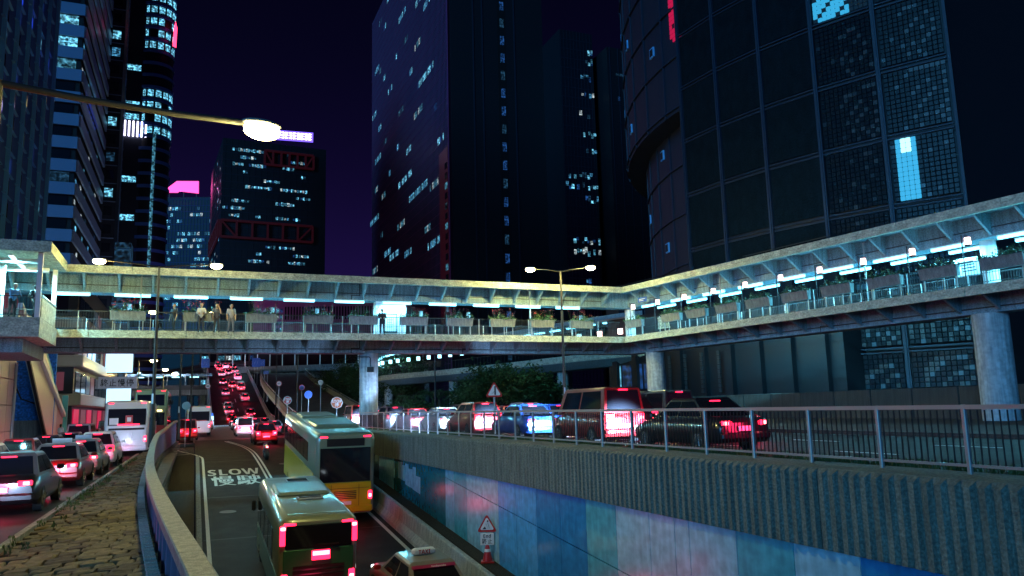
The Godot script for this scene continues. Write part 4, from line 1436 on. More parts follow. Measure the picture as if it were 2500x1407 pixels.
	# runs given as [distance from the far corner, floor, number of panes, brightness]
	for q in [[96, 45, 14, 1], [62, 47, 9, 0], [36, 53, 5, 1], [20, 52, 4, 4], [12, 46, 6, 0], [20, 45, 3, 5], [30, 50, 4, 2], [88, 40, 6, 5], [104, 43, 9, 0], [78, 38, 4, 0], [40, 40, 5, 2], [6, 40, 6, 0], [88, 32, 8, 5], [60, 35, 7, 4], [98, 35, 15, 1], [10, 29, 5, 5], [38, 29, 3, 0], [6, 25, 12, 0], [66, 26, 14, 1], [86, 23, 18, 0], [100, 18, 5, 5], [108, 16, 10, 0], [48, 18, 12, 1], [8, 18, 7, 5], [4, 15, 8, 1], [22, 22, 3, 4], [54, 31, 3, 2], [70, 43, 5, 4], [52, 43, 3, 2], [100, 35, 10, 3], [14, 33, 8, 0], [26, 27, 5, 5], [72, 29, 6, 1], [110, 22, 8, 5], [34, 19, 8, 0], [60, 21, 9, 5], [18, 37, 4, 0], [118, 26, 5, 1], [16, 16, 9, 0], [32, 15, 6, 5], [70, 17, 8, 0], [86, 48, 7, 5], [28, 43, 3, 0], [112, 30, 2, 2], [30, 34, 4, 4]]:
		for k in q[2]:
			if (k * 7 + q[1]) % 6 == 5: continue
			var mat = lit(q[3] if (k + q[1]) % 4 else q[3] + 1)
			pane_at(o, "lit_window", mat, co, cx, cn, q[0] - q[2] * 0.8 + k * 1.6 + 0.8, 3.0 + 3.6 * q[1] + 1.7, 1.0, 2.6, 0.08)
	# red-lit strip at the near corner
	bx("red_strip", M.red_wash, o, Vector3(-0.16, 62, -6.5), Vector3(0.1, 62, 10))
	for k in 15: pane_at(o, "window", M.glass_dark if k % 4 else M.lit_5, Vector3(-0.2, 0, -128), cx, cn, 124.5, 36 + k * 3.6, 2.6, 2.2, 0.1)
	# front face: blank panels, column of stair windows
	m = MB.new()
	grid(m, Vector3(0, 0, 0), Vector3(1, 0, 0), Vector3(0, 0, 1), [9.5, 13.0, 25.5], steps(6, 200, 7.2), 0.5, 0.06, 0.25, 0.04, 37, 0, 200.6)
	stuff(part("cladding_joint", m.done(), M.wall_dark, o))
	bx("stair_slot", M.black, o, Vector3(20.5, 100, 0.02), Vector3(3.2, 200, 0.06))
	for k in 22: pane_at(o, "stair_window", M.lit_2 if (k * 5) % 3 else M.lit_4, Vector3(18.6, 0, 0.06), Vector3(1, 0, 0), Vector3(0, 0, 1), 2.1, 20 + k * 6.75, 1.5, 3.4, 0.12)
	# glass tower to its right
	o = thing("glass_tower", "narrow dark glass tower with patches of glittering blue offices right of the central tower", "tower", P(234, 116.2, -0.5), TH)
	bx("wall", M.glass_dark, o, Vector3(6.5, 67.5, -15), Vector3(13, 135, 30))
	m = MB.new()
	grid(m, Vector3.ZERO, Vector3(1, 0, 0), Vector3(0, 0, 1), steps(0.3, 13, 1.3), steps(2, 135, 3.6), 0.1, 0.2, 0.12, 0.1, 13, 0, 135)
	stuff(part("facade_grid", m.done(), M.wall_dark, o))
	r.seed = 33
	for q in [[128, 10, 5], [124, 9, 4], [118, 6, 5], [111, 7, 5], [104, 6, 5], [97, 7, 5], [91, 8, 4], [81.5, 1, 9], [77.5, 0, 12], [73, 7, 5], [58.5, 2, 11], [54.5, 2, 11], [45, 6, 2], [38.5, 1, 8], [31, 3, 8]]:
		for k in q[2]:
			if r.randf() < 0.2: continue
			pane_at(o, "lit_window", lit(r.randi()), Vector3(0, 0, 0.1), Vector3(1, 0, 0), Vector3(0, 0, 1), 0.9 + (q[1] + k) * 1.05 - (1.0 if q[1] + k > 11 else 0.0) * (q[1] + k - 11) * 1.05, q[0] + r.randf_range(-0.8, 0.8), r.randf_range(0.6, 1.05), r.randf_range(0.7, 2.0), 0.1)
	o = thing("dark_tower", "unlit black tower between the narrow glass tower and the round building", "tower", P(228, 131.2, -0.5), TH)
	bx("wall", M.wall_black, o, Vector3(8, 64, -15), Vector3(15, 128, 30))
	m = MB.new()
	grid(m, Vector3(0.5, 0, 0), Vector3(1, 0, 0), Vector3(0, 0, 1), steps(1, 15, 3.3), steps(6, 127, 7.2), 0.2, 0.1, 0.2, 0.1, 15, 0, 128)
	stuff(part("facade_grid", m.done(), M.wall_dark, o))
	pane_at(o, "lit_window", M.lit_4, Vector3(0.5, 0, 0), Vector3(1, 0, 0), Vector3(0, 0, 1), 5.0, 118, 3.5, 0.8, 0.2)
	pane_at(o, "lit_window", M.lit_2, Vector3(0.5, 0, 0), Vector3(1, 0, 0), Vector3(0, 0, 1), 4.0, 109, 0.7, 1.4, 0.2)
	# purple block and lit car park behind the footbridge
	o = thing("low_block", "purple-lit block with a row of narrow upright windows, seen through the footbridge", "building", Vector3(-63, 0, -250), 0.12)
	bx("wall", M.purple_wall, o, Vector3(0, 31.5, -12), Vector3(40, 15, 24))
	bx("base", M.wall_black, o, Vector3(0, 12, -12), Vector3(39.6, 24, 23))
	for i in 34:
		pane_at(o, "window", M.glass_dark, Vector3(-22, 0, 0), Vector3(1, 0, 0), Vector3(0, 0, 1), 12 + i * 0.9, 33.5, 0.45, 4.2, 0.1)
	for i in 10: pane_at(o, "lit_window", lit(i), Vector3(-22, 0, 0), Vector3(1, 0, 0), Vector3(0, 0, 1), 9.5 + (i % 2) * 1.2, 26 + (i / 2) * 2.1, 0.8, 1.2, 0.1)
	area(o, Vector3(-30, 46, 26), Vector3(0.5, -0.5, -1), Color(0.9, 0.1, 0.7), 110.0, 6, 3)
	o = thing("car_park_block", "pale frame building with lit floors and triangular brackets beyond the flyover", "building", Vector3(-103, 0, -300), 0.1)
	bx("wall", M.wall_dark, o, Vector3(0, 14, -11), Vector3(34, 28, 22))
	m = MB.new()
	for k in 6:
		m.box(Vector3(0, 4.5 * k + 3.2, 0.4), Vector3(34, 1.3, 1.0))
		for i in 12:
			m.box(Vector3(-16.5 + i * 3.0, 4.5 * k + 1.2, 0.3), Vector3(0.5, 4.4, 0.6))
	part("frame", m.done(), M.board, o)
	for k in range(2, 6):
		for i in 11:
			if (i * 3 + k * 5) % 4: pane_at(o, "lit_window", lit(i + k * 2 if (i + k) % 3 else 1), Vector3(-15, 0, 0), Vector3(1, 0, 0), Vector3(0, 0, 1), i * 3.0, 4.5 * k + 0.8, 2.4, 1.6, 0.1)
	# backdrop of far unlit blocks so that no ground shows between the towers
	for q in [[-300, -560, 60, 62], [-215, -540, 46, 40], [-40, -420, 60, 34], [60, -420, 80, 30]]:
		var b := thing("far_block", ["far dark block behind the left towers", "far dark block behind the pink-signed office block", "far dark block behind the central tower's foot", "far dark block behind the round building"][[-300, -215, -40, 60].find(q[0])] + " with a few lit windows", "building", Vector3(q[0], 0, q[1]))
		bx("wall", M.wall_black, b, Vector3(0, q[3] / 2.0, 0), Vector3(q[2], q[3], 30))
		for i in 30: pane_at(b, "lit_window", lit(i), Vector3(-q[2] / 2.0, 0, 15), Vector3(1, 0, 0), Vector3(0, 0, 1), fmod(i * 7.3, q[2] - 4.0) + 2.0, 3.0 + 3.4 * (i % int(q[3] / 3.6)), 1.6, 1.2, 0.1)

func round_building():
	var ctr := Vector3(52, 0, -84)
	var o := thing("round_building", "big dark round building of framed panels and glass blocks behind the rising footbridge", "building", ctr)
	mt("drum_panel", Color(0.09, 0.105, 0.1), 0.55)
	worn("drum_panel_a", Color(0.006, 0.016, 0.024), 0.8, tex.fine, Vector3.ONE * 0.2, tex.coarse, Vector3(0.3, 0.1, 0.3)).metallic_specular = 0.2
	mt("drum_frame", Color(0.009, 0.024, 0.05), 0.6)
	var gb := mt("glass_block", Color(0.006, 0.012, 0.018), 0.32)
	gb.metallic_specular = 0.3
	mt("glass_block_pale", Color(0.02, 0.035, 0.045), 0.3)
	em("block_lit", Color(0.05, 0.55, 1.0), 0.75)
	em("block_bright", Color(0.3, 0.85, 1.0), 2.4)
	em("block_glint", Color(0.06, 0.4, 0.8), 0.13)  # sparkle on the lower blocks, put in as glow
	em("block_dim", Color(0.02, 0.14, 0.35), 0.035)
	var dir = func(deg): return Vector3(cos(deg_to_rad(deg)), 0, sin(deg_to_rad(deg)))
	var hh := 4.95
	var m := MB.new()
	# core walls behind the panels
	var rs = []
	for y in [-0.2, 62.0]:
		var ring = []
		for k in 33: ring.append((dir as Callable).call(154.9 - k * 1.0) * 39.6 + Vector3(0, y, 0))
		for q in [Vector3(0, 0, 26), Vector3(16, 0, 10), Vector3(14, 0, -10), Vector3(-26, 0, -4)]: ring.append(q + Vector3(0, y, 0))
		rs.append(ring)
	m.loft(rs)
	part("wall", m.done(), M.wall_black, o)
	var blocks := 0
	var block := bevel_box(Vector3(0.315, 0.325, 0.1), 0.03)
	for c in 5:
		var a0 = 154.9 - c * 6.4
		var a1 = a0 - 6.4
		var p0: Vector3 = (dir as Callable).call(a0) * 40.0
		var p1: Vector3 = (dir as Callable).call(a1) * 40.0
		var x = (p1 - p0).normalized()
		var n = x.cross(Vector3.UP) * -1.0
		n = ((dir as Callable).call((a0 + a1) / 2))
		x = Vector3.UP.cross(n)
		var w = p0.distance_to(p1)
		pane_at(o, "mullion", M.drum_frame, p0, x, n, 0.0, 30, 0.3, 60.4, 0.24)
		pane_at(o, "mullion", M.drum_frame, p0, x, n, 0.0, 30, 0.09, 60.4, 0.32)
		for r in 9:
			var y = -0.1 + r * hh
			m = MB.new()
			var b := Basis(x, Vector3.UP, n)
			for dy in [0.0, 0.28]: m.box(p0 + x * (w / 2) + Vector3(0, y - 0.14 + dy, 0) + n * 0.1, Vector3(w - 0.32, 0.1, 0.22), b)
			part("transom", m.done(), M.drum_frame, o)
			if c < 3:
				part("panel", bevel_box(Vector3(w - 0.36, hh - 0.5, 0.14), 0.02), M.drum_panel_a, o).transform = Transform3D(b, p0 + x * (w / 2) + Vector3(0, y + hh / 2 + 0.06, 0) + n * 0.03)
			else:
				var nx := 12
				var ny := 13
				var rest := {}
				for i in nx:
					for j in ny:
						var tr = Transform3D(b, p0 + x * (0.24 + (i + 0.5) * (w - 0.48) / nx) + Vector3(0, y + 0.32 + (j + 0.5) * (hh - 0.52) / ny, 0) + n * 0.02)
						var h = (i * 37 + j * 91 + r * 17 + c * 53 + i * j * 5) % 97
						var key = "glass_block"
						if c == 4 and r == 3 and i < 5 and i > 0: key = "block_bright" if (j > 9 and i > 1 and i < 4) else "block_lit"
						elif c == 3 and r == 6 and j < 9: key = "block_lit" if (i * 7 + j * 3) % 5 and i < 8 else "block_dim"
						elif h < 4: key = "glass_block_pale"
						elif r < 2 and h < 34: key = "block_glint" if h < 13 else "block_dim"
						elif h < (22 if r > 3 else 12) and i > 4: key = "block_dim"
						if (key.begins_with("block_b") or key == "block_lit" or key == "glass_block_pale") and blocks < 298 and r in [0, 1, 3, 4, 5, 6]:
							blocks += 1
							part("glass_block", block, M[key], o).transform = tr
						else:
							if not rest.has(key): rest[key] = SurfaceTool.new()
							rest[key].append_from(block, 0, tr)
				for key in rest: stuff(part("glass_block_field", rest[key].commit(), M[key], o))
	var pe: Vector3 = (dir as Callable).call(122.9) * 40.0
	var ne: Vector3 = (dir as Callable).call(123.0)
	pane_at(o, "mullion", M.drum_frame, pe, Vector3.UP.cross(ne), ne, 0.0, 30, 0.2, 60.4, 0.2)
	# the set-back drum on its left, upper part overhanging, with small square windows
	var d := thing("round_annex", "set-back curved wing with tiny square windows left of the big round building", "building", ctr)
	for lev in 2:
		var rad = 36.0 if lev == 0 else 38.2
		var y0 = -0.2 if lev == 0 else 29.0
		var y1 = 29.0 if lev == 0 else 62.0
		rs = []
		for y in [y0, y1]:
			var ring = []
			for k in 25: ring.append((dir as Callable).call(228.0 - k * 3.0) * rad + Vector3(0, y, 0))
			ring.append((dir as Callable).call(155.0) * 20.0 + Vector3(0, y, 0))
			ring.append((dir as Callable).call(228.0) * 20.0 + Vector3(0, y, 0))
			rs.append(ring)
		m = MB.new()
		m.loft(rs)
		part("wall", m.done(), M.wall_dark, d)
		for k in 11:
			var a = 156.5 + 6.4 * k
			var n: Vector3 = (dir as Callable).call(a)
			var x = Vector3.UP.cross(n)
			pane_at(d, "mullion", M.drum_frame, n * rad, x, n, 0, (y0 + y1) / 2, 0.2, y1 - y0, 0.12)
			for r in (6 if lev == 0 else 7):
				var y = y0 + 0.4 + r * hh
				var n2: Vector3 = (dir as Callable).call(a + 3.2)
				var x2 = Vector3.UP.cross(n2)
				if y > y1 - 1: continue
				pane_at(d, "transom", M.drum_frame, n2 * rad, x2, n2, 0, y, 4.0, 0.12, 0.2)
				if (k * 3 + r * 2) % 4 == (1 if lev else 0):
					pane_at(d, "window", M.fin, n2 * rad, x2, n2, 0, y + 2.5, 0.9, 1.0, 0.16)
					pane_at(d, "window", M.black, n2 * rad, x2, n2, 0, y + 2.5, 0.62, 0.72, 0.2)
	var nr: Vector3 = (dir as Callable).call(158.6)
	var xr = Vector3.UP.cross(nr)
	for i in 6:
		for j in 11:
			if (i * 5 + j * 3) % 7: pane_at(d, "lit_window", M.red_pane, nr * 38.2, xr, nr, -1.0 + i * 0.42, 36.2 + j * 0.46, 0.34, 0.38, 0.08)
	# podium between round building and footbridge corner
	var p := thing("podium", "long dark podium with a pipe rail behind the rising footbridge", "building", fb(1, -14, 10, 0), atan2(-E2.z, E2.x))
	bx("wall", M.wall_black, p, Vector3(12, 6.3, -6), Vector3(27, 12.6, 12))
	m = MB.new()
	for y in [12.9, 13.2]: m.bar(Vector3(-1, y, -0.3), Vector3(25, y, -0.3), 0.06, 0.06)
	for i in 14: m.bar(Vector3(-1 + i * 2.0, 12.6, -0.3), Vector3(-1 + i * 2.0, 13.2, -0.3), 0.05, 0.05)
	part("pipe_rail", m.done(), M.dark_metal, p)
	for i in 8: bx("window", M.glass_dark, p, Vector3(1.0 + i * 3.0, 10.6, 0.03), Vector3(0.8, 1.4, 0.1))
	for i in 9: bx("buttress", M.wall_black, p, Vector3(0.0 + i * 3.0, 4.0, 0.2), Vector3(0.7, 8.0, 0.5))
	for i in 5: bx("lit_window", M.lit_2 if i else M.lit_1, p, Vector3(-0.2 + i * 1.6, 4.2, 0.05), Vector3(1.2, 2.3, 0.12))
	for i in 4:
		for j in 9: bx("glass_strip", M.glass_block_pale, p, Vector3(8.0 + i * 2.0, 2.6 + j * 0.38, 0.5), Vector3(0.3, 0.3, 0.1))
	var sh := thing("roller_shutter", "pale roller shutter door at the foot of the round building under the footbridge", "shutter", ctr + (dir as Callable).call(139.6) * 40.3, atan2(cos(deg_to_rad(139.6)), sin(deg_to_rad(139.6))))
	for i in 14: part("slat", bevel_box(Vector3(2.0, 0.24, 0.08), 0.02), M.sign_white, sh, Vector3(0, 0.2 + i * 0.25, 0))
	bx("frame", M.drum_frame, sh, Vector3(0, 3.75, -0.02), Vector3(2.3, 0.2, 0.2))
	var bd := thing("boundary_wall", "low dark panelled boundary wall along the far pavement of the right road", "wall", P(0, 0, 0), TH)
	for i in 18: part("panel", bevel_box(Vector3(0.2, 2.0, 2.94), 0.03), M.concrete_dark, bd, L(20 + i * 3.0, 38.5, 1.15))

func street_left():
	var o := thing("shop_block", "street block with beige bands, a pink-lit corner and shops behind the coach", "building", P(97, -12.2, -0.5), TH)
	bx("wall", M.wall_dark, o, Vector3(-6, 9, -22), Vector3(12, 18, 44))
	for k in 3:
		part("band", bevel_box(Vector3(13, 1.3, 45), 0.1), M.board, o, Vector3(-5.6, 4.2 + k * 4.2, -22))
		for i in 9:
			bx("window", [M.glass_dark, M.glass_dark, M.lit_4, M.shop_pink, M.glass_dark][(i + k * 2) % 5], o, Vector3(0.05, 6.2 + k * 4.2, -3 - i * 4.6), Vector3(0.12, 2.2, 3.6))
		for i in 3: bx("window", [M.shop_pink, M.lit_4, M.glass_dark][(i + k) % 3], o, Vector3(-2.4 - i * 3.6, 6.2 + k * 4.2, 0.05), Vector3(3.0, 2.0, 0.12))
	for i in 6:
		bx("shop_front", M.shop_pink if i % 2 else M.red_pane, o, Vector3(0.06, 1.9, -3 - i * 6.0), Vector3(0.12, 2.6, 4.2))
		bx("shop_front", M.red_pane if i % 2 else M.shop_pink, o, Vector3(-1.6 - i * 1.8, 1.7, 0.06), Vector3(1.3, 2.4, 0.12))
	var s := thing("led_screen", "big white glowing screen above the street behind the coach", "screen", P(122, -9.8, 8.6), TH)
	bx("panel", M.screen, s, Vector3(0, 1.6, 0), Vector3(3.4, 4.6, 0.4))
	bx("frame", M.dark_metal, s, Vector3(0, 1.6, -0.31), Vector3(3.7, 4.9, 0.2))
	area(s, Vector3(0, 1.6, 0.35), Vector3(0.15, -0.1, 1), Color(0.3, 0.6, 1.0), 16.0, 3.2, 4.4)
	s = thing("led_screen", "lower white glowing shop screen under the signboard", "screen", P(121, -9.6, 3.6), TH)
	bx("panel", M.screen, s, Vector3(0, 1.0, 0), Vector3(3.0, 2.8, 0.4))
	bx("frame", M.dark_metal, s, Vector3(0, 1.0, -0.31), Vector3(3.3, 3.1, 0.2))
	s = thing("signboard", "pale signboard with dark characters between the two glowing screens", "sign", P(120, -9.7, 6.4), TH)
	bx("board", M.sign_white, s, Vector3(0, 0, 0), Vector3(4.8, 1.6, 0.2))
	var m := MB.new()
	for i in 4: glyph(m, ["end", "stay", "slow", "halt"][i], -2.1 + i * 1.05, 0.5, 0.9, 1.0, 0.09, 0.1, 0.13, Transform3D())
	part("lettering", m.done(), M.sign_black, s)
	var w := thing("glass_shaft", "tall pale cyan glass shaft at the street corner right of the screens", "building", P(138, -10.2, -0.3), TH)
	bx("wall", M.lit_4, w, Vector3(-1.2, 15, -2), Vector3(2.4, 30, 4))
	for i in 10: bx("band", M.fin, w, Vector3(-1.2, 2 + i * 3.0, 0.05), Vector3(2.5, 0.25, 0.2))

func smooth_path(p: Array, per: int) -> Array:
	var out = []
	for i in p.size() - 1:
		for k in per:
			out.append(p[i].cubic_interpolate(p[i + 1], p[maxi(i - 1, 0)], p[mini(i + 2, p.size() - 1)], float(k) / per))
	out.append(p[-1])
	return out

func sweep(pts: Array, prof: Array, m: MB):  # prof: (offset to the right, height) corners, closed
	var rs = []
	for i in pts.size():
		var d = pts[mini(i + 1, pts.size() - 1)] - pts[maxi(i - 1, 0)]
		d.y = 0
		var r = d.normalized().cross(Vector3.UP)
		var ring = []
		for q in prof: ring.append(pts[i] + r * q[0] + Vector3(0, q[1], 0))
		rs.append(ring)
	m.loft(rs)

func elevated(called: String, label: String, pts: Array, half: float, thick: float, piers: Array, deckmat: Material):
	var o := thing(called, label, "flyover")
	var m := MB.new()
	sweep(pts, [[-half, -0.02], [-half, -thick * 0.5], [-half * 0.55, -thick], [half * 0.55, -thick], [half, -thick * 0.5], [half, -0.02]], m)
	part("deck", m.done(), M.column_paint, o)
	m = MB.new()
	sweep(pts, [[-half + 0.02, 0.0], [-half + 0.02, -0.016], [half - 0.02, -0.016], [half - 0.02, 0.0]], m)
	part("road_surface", m.done(), deckmat, o)
	for s in [-1, 1]:
		m = MB.new()
		var a = (half - 0.3) * s
		var b = (half + 0.04) * s
		sweep(pts, [[minf(a, b), 0.004], [maxf(a, b), 0.004], [maxf(a, b) - 0.06, 0.85], [minf(a, b) + 0.06, 0.85]], m)
		part("parapet", m.done(), M.concrete, o)
		m = MB.new()
		sweep(pts, [[(a + b) / 2 - 0.05, 1.05], [(a + b) / 2 + 0.05, 1.05], [(a + b) / 2 + 0.05, 1.15], [(a + b) / 2 - 0.05, 1.15]], m)
		for i in range(0, pts.size(), 1):
			var d = pts[mini(i + 1, pts.size() - 1)] - pts[maxi(i - 1, 0)]
			d.y = 0
			var r = d.normalized().cross(Vector3.UP)
			var c = pts[i] + r * ((a + b) / 2)
			m.bar(c + Vector3(0, 0.84, 0), c + Vector3(0, 1.06, 0), 0.06, 0.06)
		part("hand_rail", m.done(), M.rail_steel, o)
	for i in piers:
		m = MB.new()
		m.cyl(Vector3(pts[i].x, -0.5, pts[i].z), pts[i] - Vector3(0, thick - 0.02, 0), 1.1, 1.1, 18)
		part("pier", m.done(), M.column_paint, o)
	return o

func far_bridges():
	var pts = []
	for q in [[138, 8, 0.02], [150, 8, 0.9], [170, 8, 4.2], [200, 8, 9.6], [225, 8, 13.6], [245, 7.4, 15.4], [262, 4.5, 16.1], [280, -1, 16.2], [300, -10, 16.0], [325, -24, 15.5], [360, -48, 15]]: pts.append(P(q[0], q[1], q[2]))
	pts = smooth_path(pts, 4)
	var fo = elevated("flyover", "steep flyover that climbs beyond the junction and curves left, full of red tail lights", pts, 5.0, 1.5, [24, 28, 34, 38], M.asphalt)
	var m := MB.new()
	for s in [-1, 1]:
		var rs = []
		for i in range(0, 14):
			var p = pts[i]
			rs.append([p + DV * (4.4 * s - 0.3) + Vector3(0, -1.45, 0), p + DV * (4.4 * s + 0.3) + Vector3(0, -1.45, 0), Vector3(p.x, -0.8, p.z) + DV * (4.4 * s + 0.3), Vector3(p.x, -0.8, p.z) + DV * (4.4 * s - 0.3)])
		m.loft(rs)
	part("abutment", m.done(), M.concrete, fo)
	m = MB.new()
	for i in range(0, pts.size() - 1):
		if i % 2: continue
		m.bar(pts[i] + Vector3(0, 0.01, 0), pts[i].lerp(pts[i + 1], 0.6) + Vector3(0, 0.01, 0), 0.14, 0.006)
	part("lane_marking", m.done(), M.marking, fo)
	var b := thing("lit_bollard", "white lit bollard at the foot of the flyover's left parapet", "bollard", P(136, 2.6, 0))
	bx("lamp_box", M.screen, b, Vector3(0, 0.8, 0), Vector3(0.9, 1.5, 0.5))
	bx("foot", M.sign_blue, b, Vector3(0, 1.8, 0), Vector3(0.9, 0.5, 0.5))
	omni(b, Vector3(0.2, 1.0, 0.8), Color(0.4, 0.7, 1.0), 12.0, 0.4)
	pts = []
	for q in [[90, 16.6, 0.3], [104, 16.6, 1.0], [125, 16.6, 3.5], [150, 16.8, 6.6], [175, 18, 9.4], [195, 20, 11.2], [215, 24, 12.0], [240, 32, 12.2]]: pts.append(P(q[0], q[1], q[2]))
	elevated("road_ramp", "wide empty brown road ramp rising right of the flyover between pale parapets", smooth_path(pts, 3), 5.0, 1.2, [10, 13, 16, 19], M.asphalt_brown)
	# lit elevated walkway far behind the ramp
	var o := thing("lit_walkway", "far pale walkway with a long bright cyan strip, crossing above the ramp's top", "footbridge", Vector3(-66, 0, -206), -0.12)
	bx("deck", M.concrete, o, Vector3(20, 13.2, 0), Vector3(56, 1.6, 4))
	bx("roof", M.rib_tint, o, Vector3(20, 18.2, 0), Vector3(56, 0.7, 4.4))
	for i in 16:
		bx("light_tube", M.tube_white, o, Vector3(-6 + i * 3.4, 17.6, 1.6), Vector3(2.4, 0.16, 0.2))
		bx("post", M.white_paint, o, Vector3(-7.6 + i * 3.4, 15.9, 1.9), Vector3(0.18, 3.8, 0.18))
	for i in 5: bx("pier", M.column_paint, o, Vector3(-4 + i * 12.0, 6.0, 0), Vector3(1.2, 12.6, 1.2))
	area(o, Vector3(18, 17.3, 0.4), Vector3.DOWN, Color(0.3, 0.8, 1.0), 160.0, 50, 1.0, Vector3.BACK)
	# bridge seen under the flyover's arch
	o = thing("cross_bridge", "low road bridge with a row of cyan tubes beneath the flyover's arch", "bridge", P(206, -4, 0), TH)
	bx("deck", M.concrete, o, Vector3(-6, 7.2, 0), Vector3(28, 1.3, 6))
	bx("parapet", M.concrete_dark, o, Vector3(-6, 8.4, 2.9), Vector3(28, 1.1, 0.3))
	bx("roof", M.rib_tint, o, Vector3(-6, 11.4, 0), Vector3(28, 0.6, 5))
	for i in 6:
		bx("light_tube", M.tube_white, o, Vector3(-16 + i * 4.0, 10.9, 2.3), Vector3(2.0, 0.2, 0.25))
		bx("post", M.rail_steel, o, Vector3(-18 + i * 4.0, 9.9, 2.6), Vector3(0.2, 2.6, 0.2))
	for i in 3: bx("pier", M.column_paint, o, Vector3(-16 + i * 11.0, 3.1, 0), Vector3(1.2, 6.9, 1.6))
	area(o, Vector3(-6, 10.6, 1.0), Vector3.DOWN, Color(0.3, 0.8, 1.0), 60.0, 22, 1.0, Vector3.BACK)
	for x in [-16, -8, 0]: omni(o, Vector3(x, 12.4, 4.0), Color(0.7, 0.75, 1.0), 40.0, 0.3)  # added lights, with boxes below, that brighten the flyover soffit
	for x in [-16, -8, 0]: bx("added_fill_lamp", M.tube_white, o, Vector3(x, 11.9, 3.4), Vector3(0.7, 0.3, 0.4))
	# second covered walkway behind the plants
	pts = [Vector3(24, 6.6, -66), Vector3(12, 6.6, -76), Vector3(2, 6.55, -90), Vector3(-8, 6.5, -103), Vector3(-17, 6.5, -114), Vector3(-22, 6.5, -130), Vector3(-24, 6.5, -150)]
	pts = smooth_path(pts, 3)
	o = thing("covered_walkway", "second footbridge curving away behind the near one, lined with small square lights", "footbridge")
	m = MB.new()
	sweep(pts, [[-2.3, 0.0], [-2.3, -0.55], [-1.2, -1.2], [1.2, -1.2], [2.3, -0.55], [2.3, 0.0]], m)
	part("deck", m.done(), M.rib_tint, o)
	m = MB.new()
	sweep(pts, [[-2.4, 0.18], [-2.4, -0.5], [-2.31, -0.5], [-2.31, 0.18]], m)
	part("fascia", m.done(), M.fascia_paint, o)
	m = MB.new()
	sweep(pts, [[-2.5, 3.7], [-2.5, 3.3], [2.5, 3.3], [2.5, 3.7]], m)
	part("roof", m.done(), M.rib_tint, o)
	m = MB.new()
	sweep(pts, [[-2.3, 1.25], [-2.3, 1.2], [-2.25, 1.2], [-2.25, 1.25]], m)
	for i in pts.size() - 1:
		for k in 8:
			var c = pts[i].lerp(pts[i + 1], k / 8.0)
			var d = (pts[i + 1] - pts[i]).normalized().cross(Vector3.UP)
			m.bar(c - d * 2.27, c - d * 2.27 + Vector3(0, 1.22, 0), 0.04, 0.04)
	stuff(part("railing", m.done(), M.dark_metal, o))
	for i in range(1, pts.size() - 1):
		for k in 2:
			var c = pts[i].lerp(pts[i + 1], k / 2.0)
			var r = (pts[i + 1] - pts[i]).normalized().cross(Vector3.UP)
			bx("light_box", M.tube_white if i > 3 else M.lantern, o, c - r * 2.2 + Vector3(0, 2.0, 0), Vector3(0.42, 0.5, 0.42))
			bx("light_tube", M.tube, o, c - r * 0.8 + Vector3(0, 3.2, 0), Vector3(0.3, 0.12, 1.6), atan2(-(pts[i + 1] - pts[i]).x, -(pts[i + 1] - pts[i]).z))
		if i % 3 == 0:
			omni(o, pts[i] + Vector3(0, 2.9, 0), Color(0.35, 0.8, 1.0), 6.0, 0.3)
		if i % 4 == 1:
			m = MB.new()
			m.cyl(Vector3(pts[i].x, -0.1, pts[i].z), pts[i] - Vector3(0, 1.19, 0), 0.6, 0.6, 16)
			part("column", m.done(), M.column_paint, o)

func lamp_head(o: Node3D, at: Vector3, turn: float, mat: Material, energy: float, big := 1.0):
	var m := MB.new()
	m.ball(Vector3.ZERO, Vector3(0.36, 0.07, 0.17) * big, 12)
	part("housing", m.done(), M.grey_paint, o, at + Vector3(0, 0.06 * big, 0), Vector3.ONE, turn)
	m = MB.new()
	m.ball(Vector3.ZERO, Vector3(0.33, 0.17, 0.2) * big, 14)
	part("lamp_glass", m.done(), mat, o, at - Vector3(0, 0.07 * big, 0), Vector3.ONE, turn)
	omni(o, at - Vector3(0, 0.35 * big, 0), Color(1.0, 0.87, 0.30), energy, 0.16 * big)

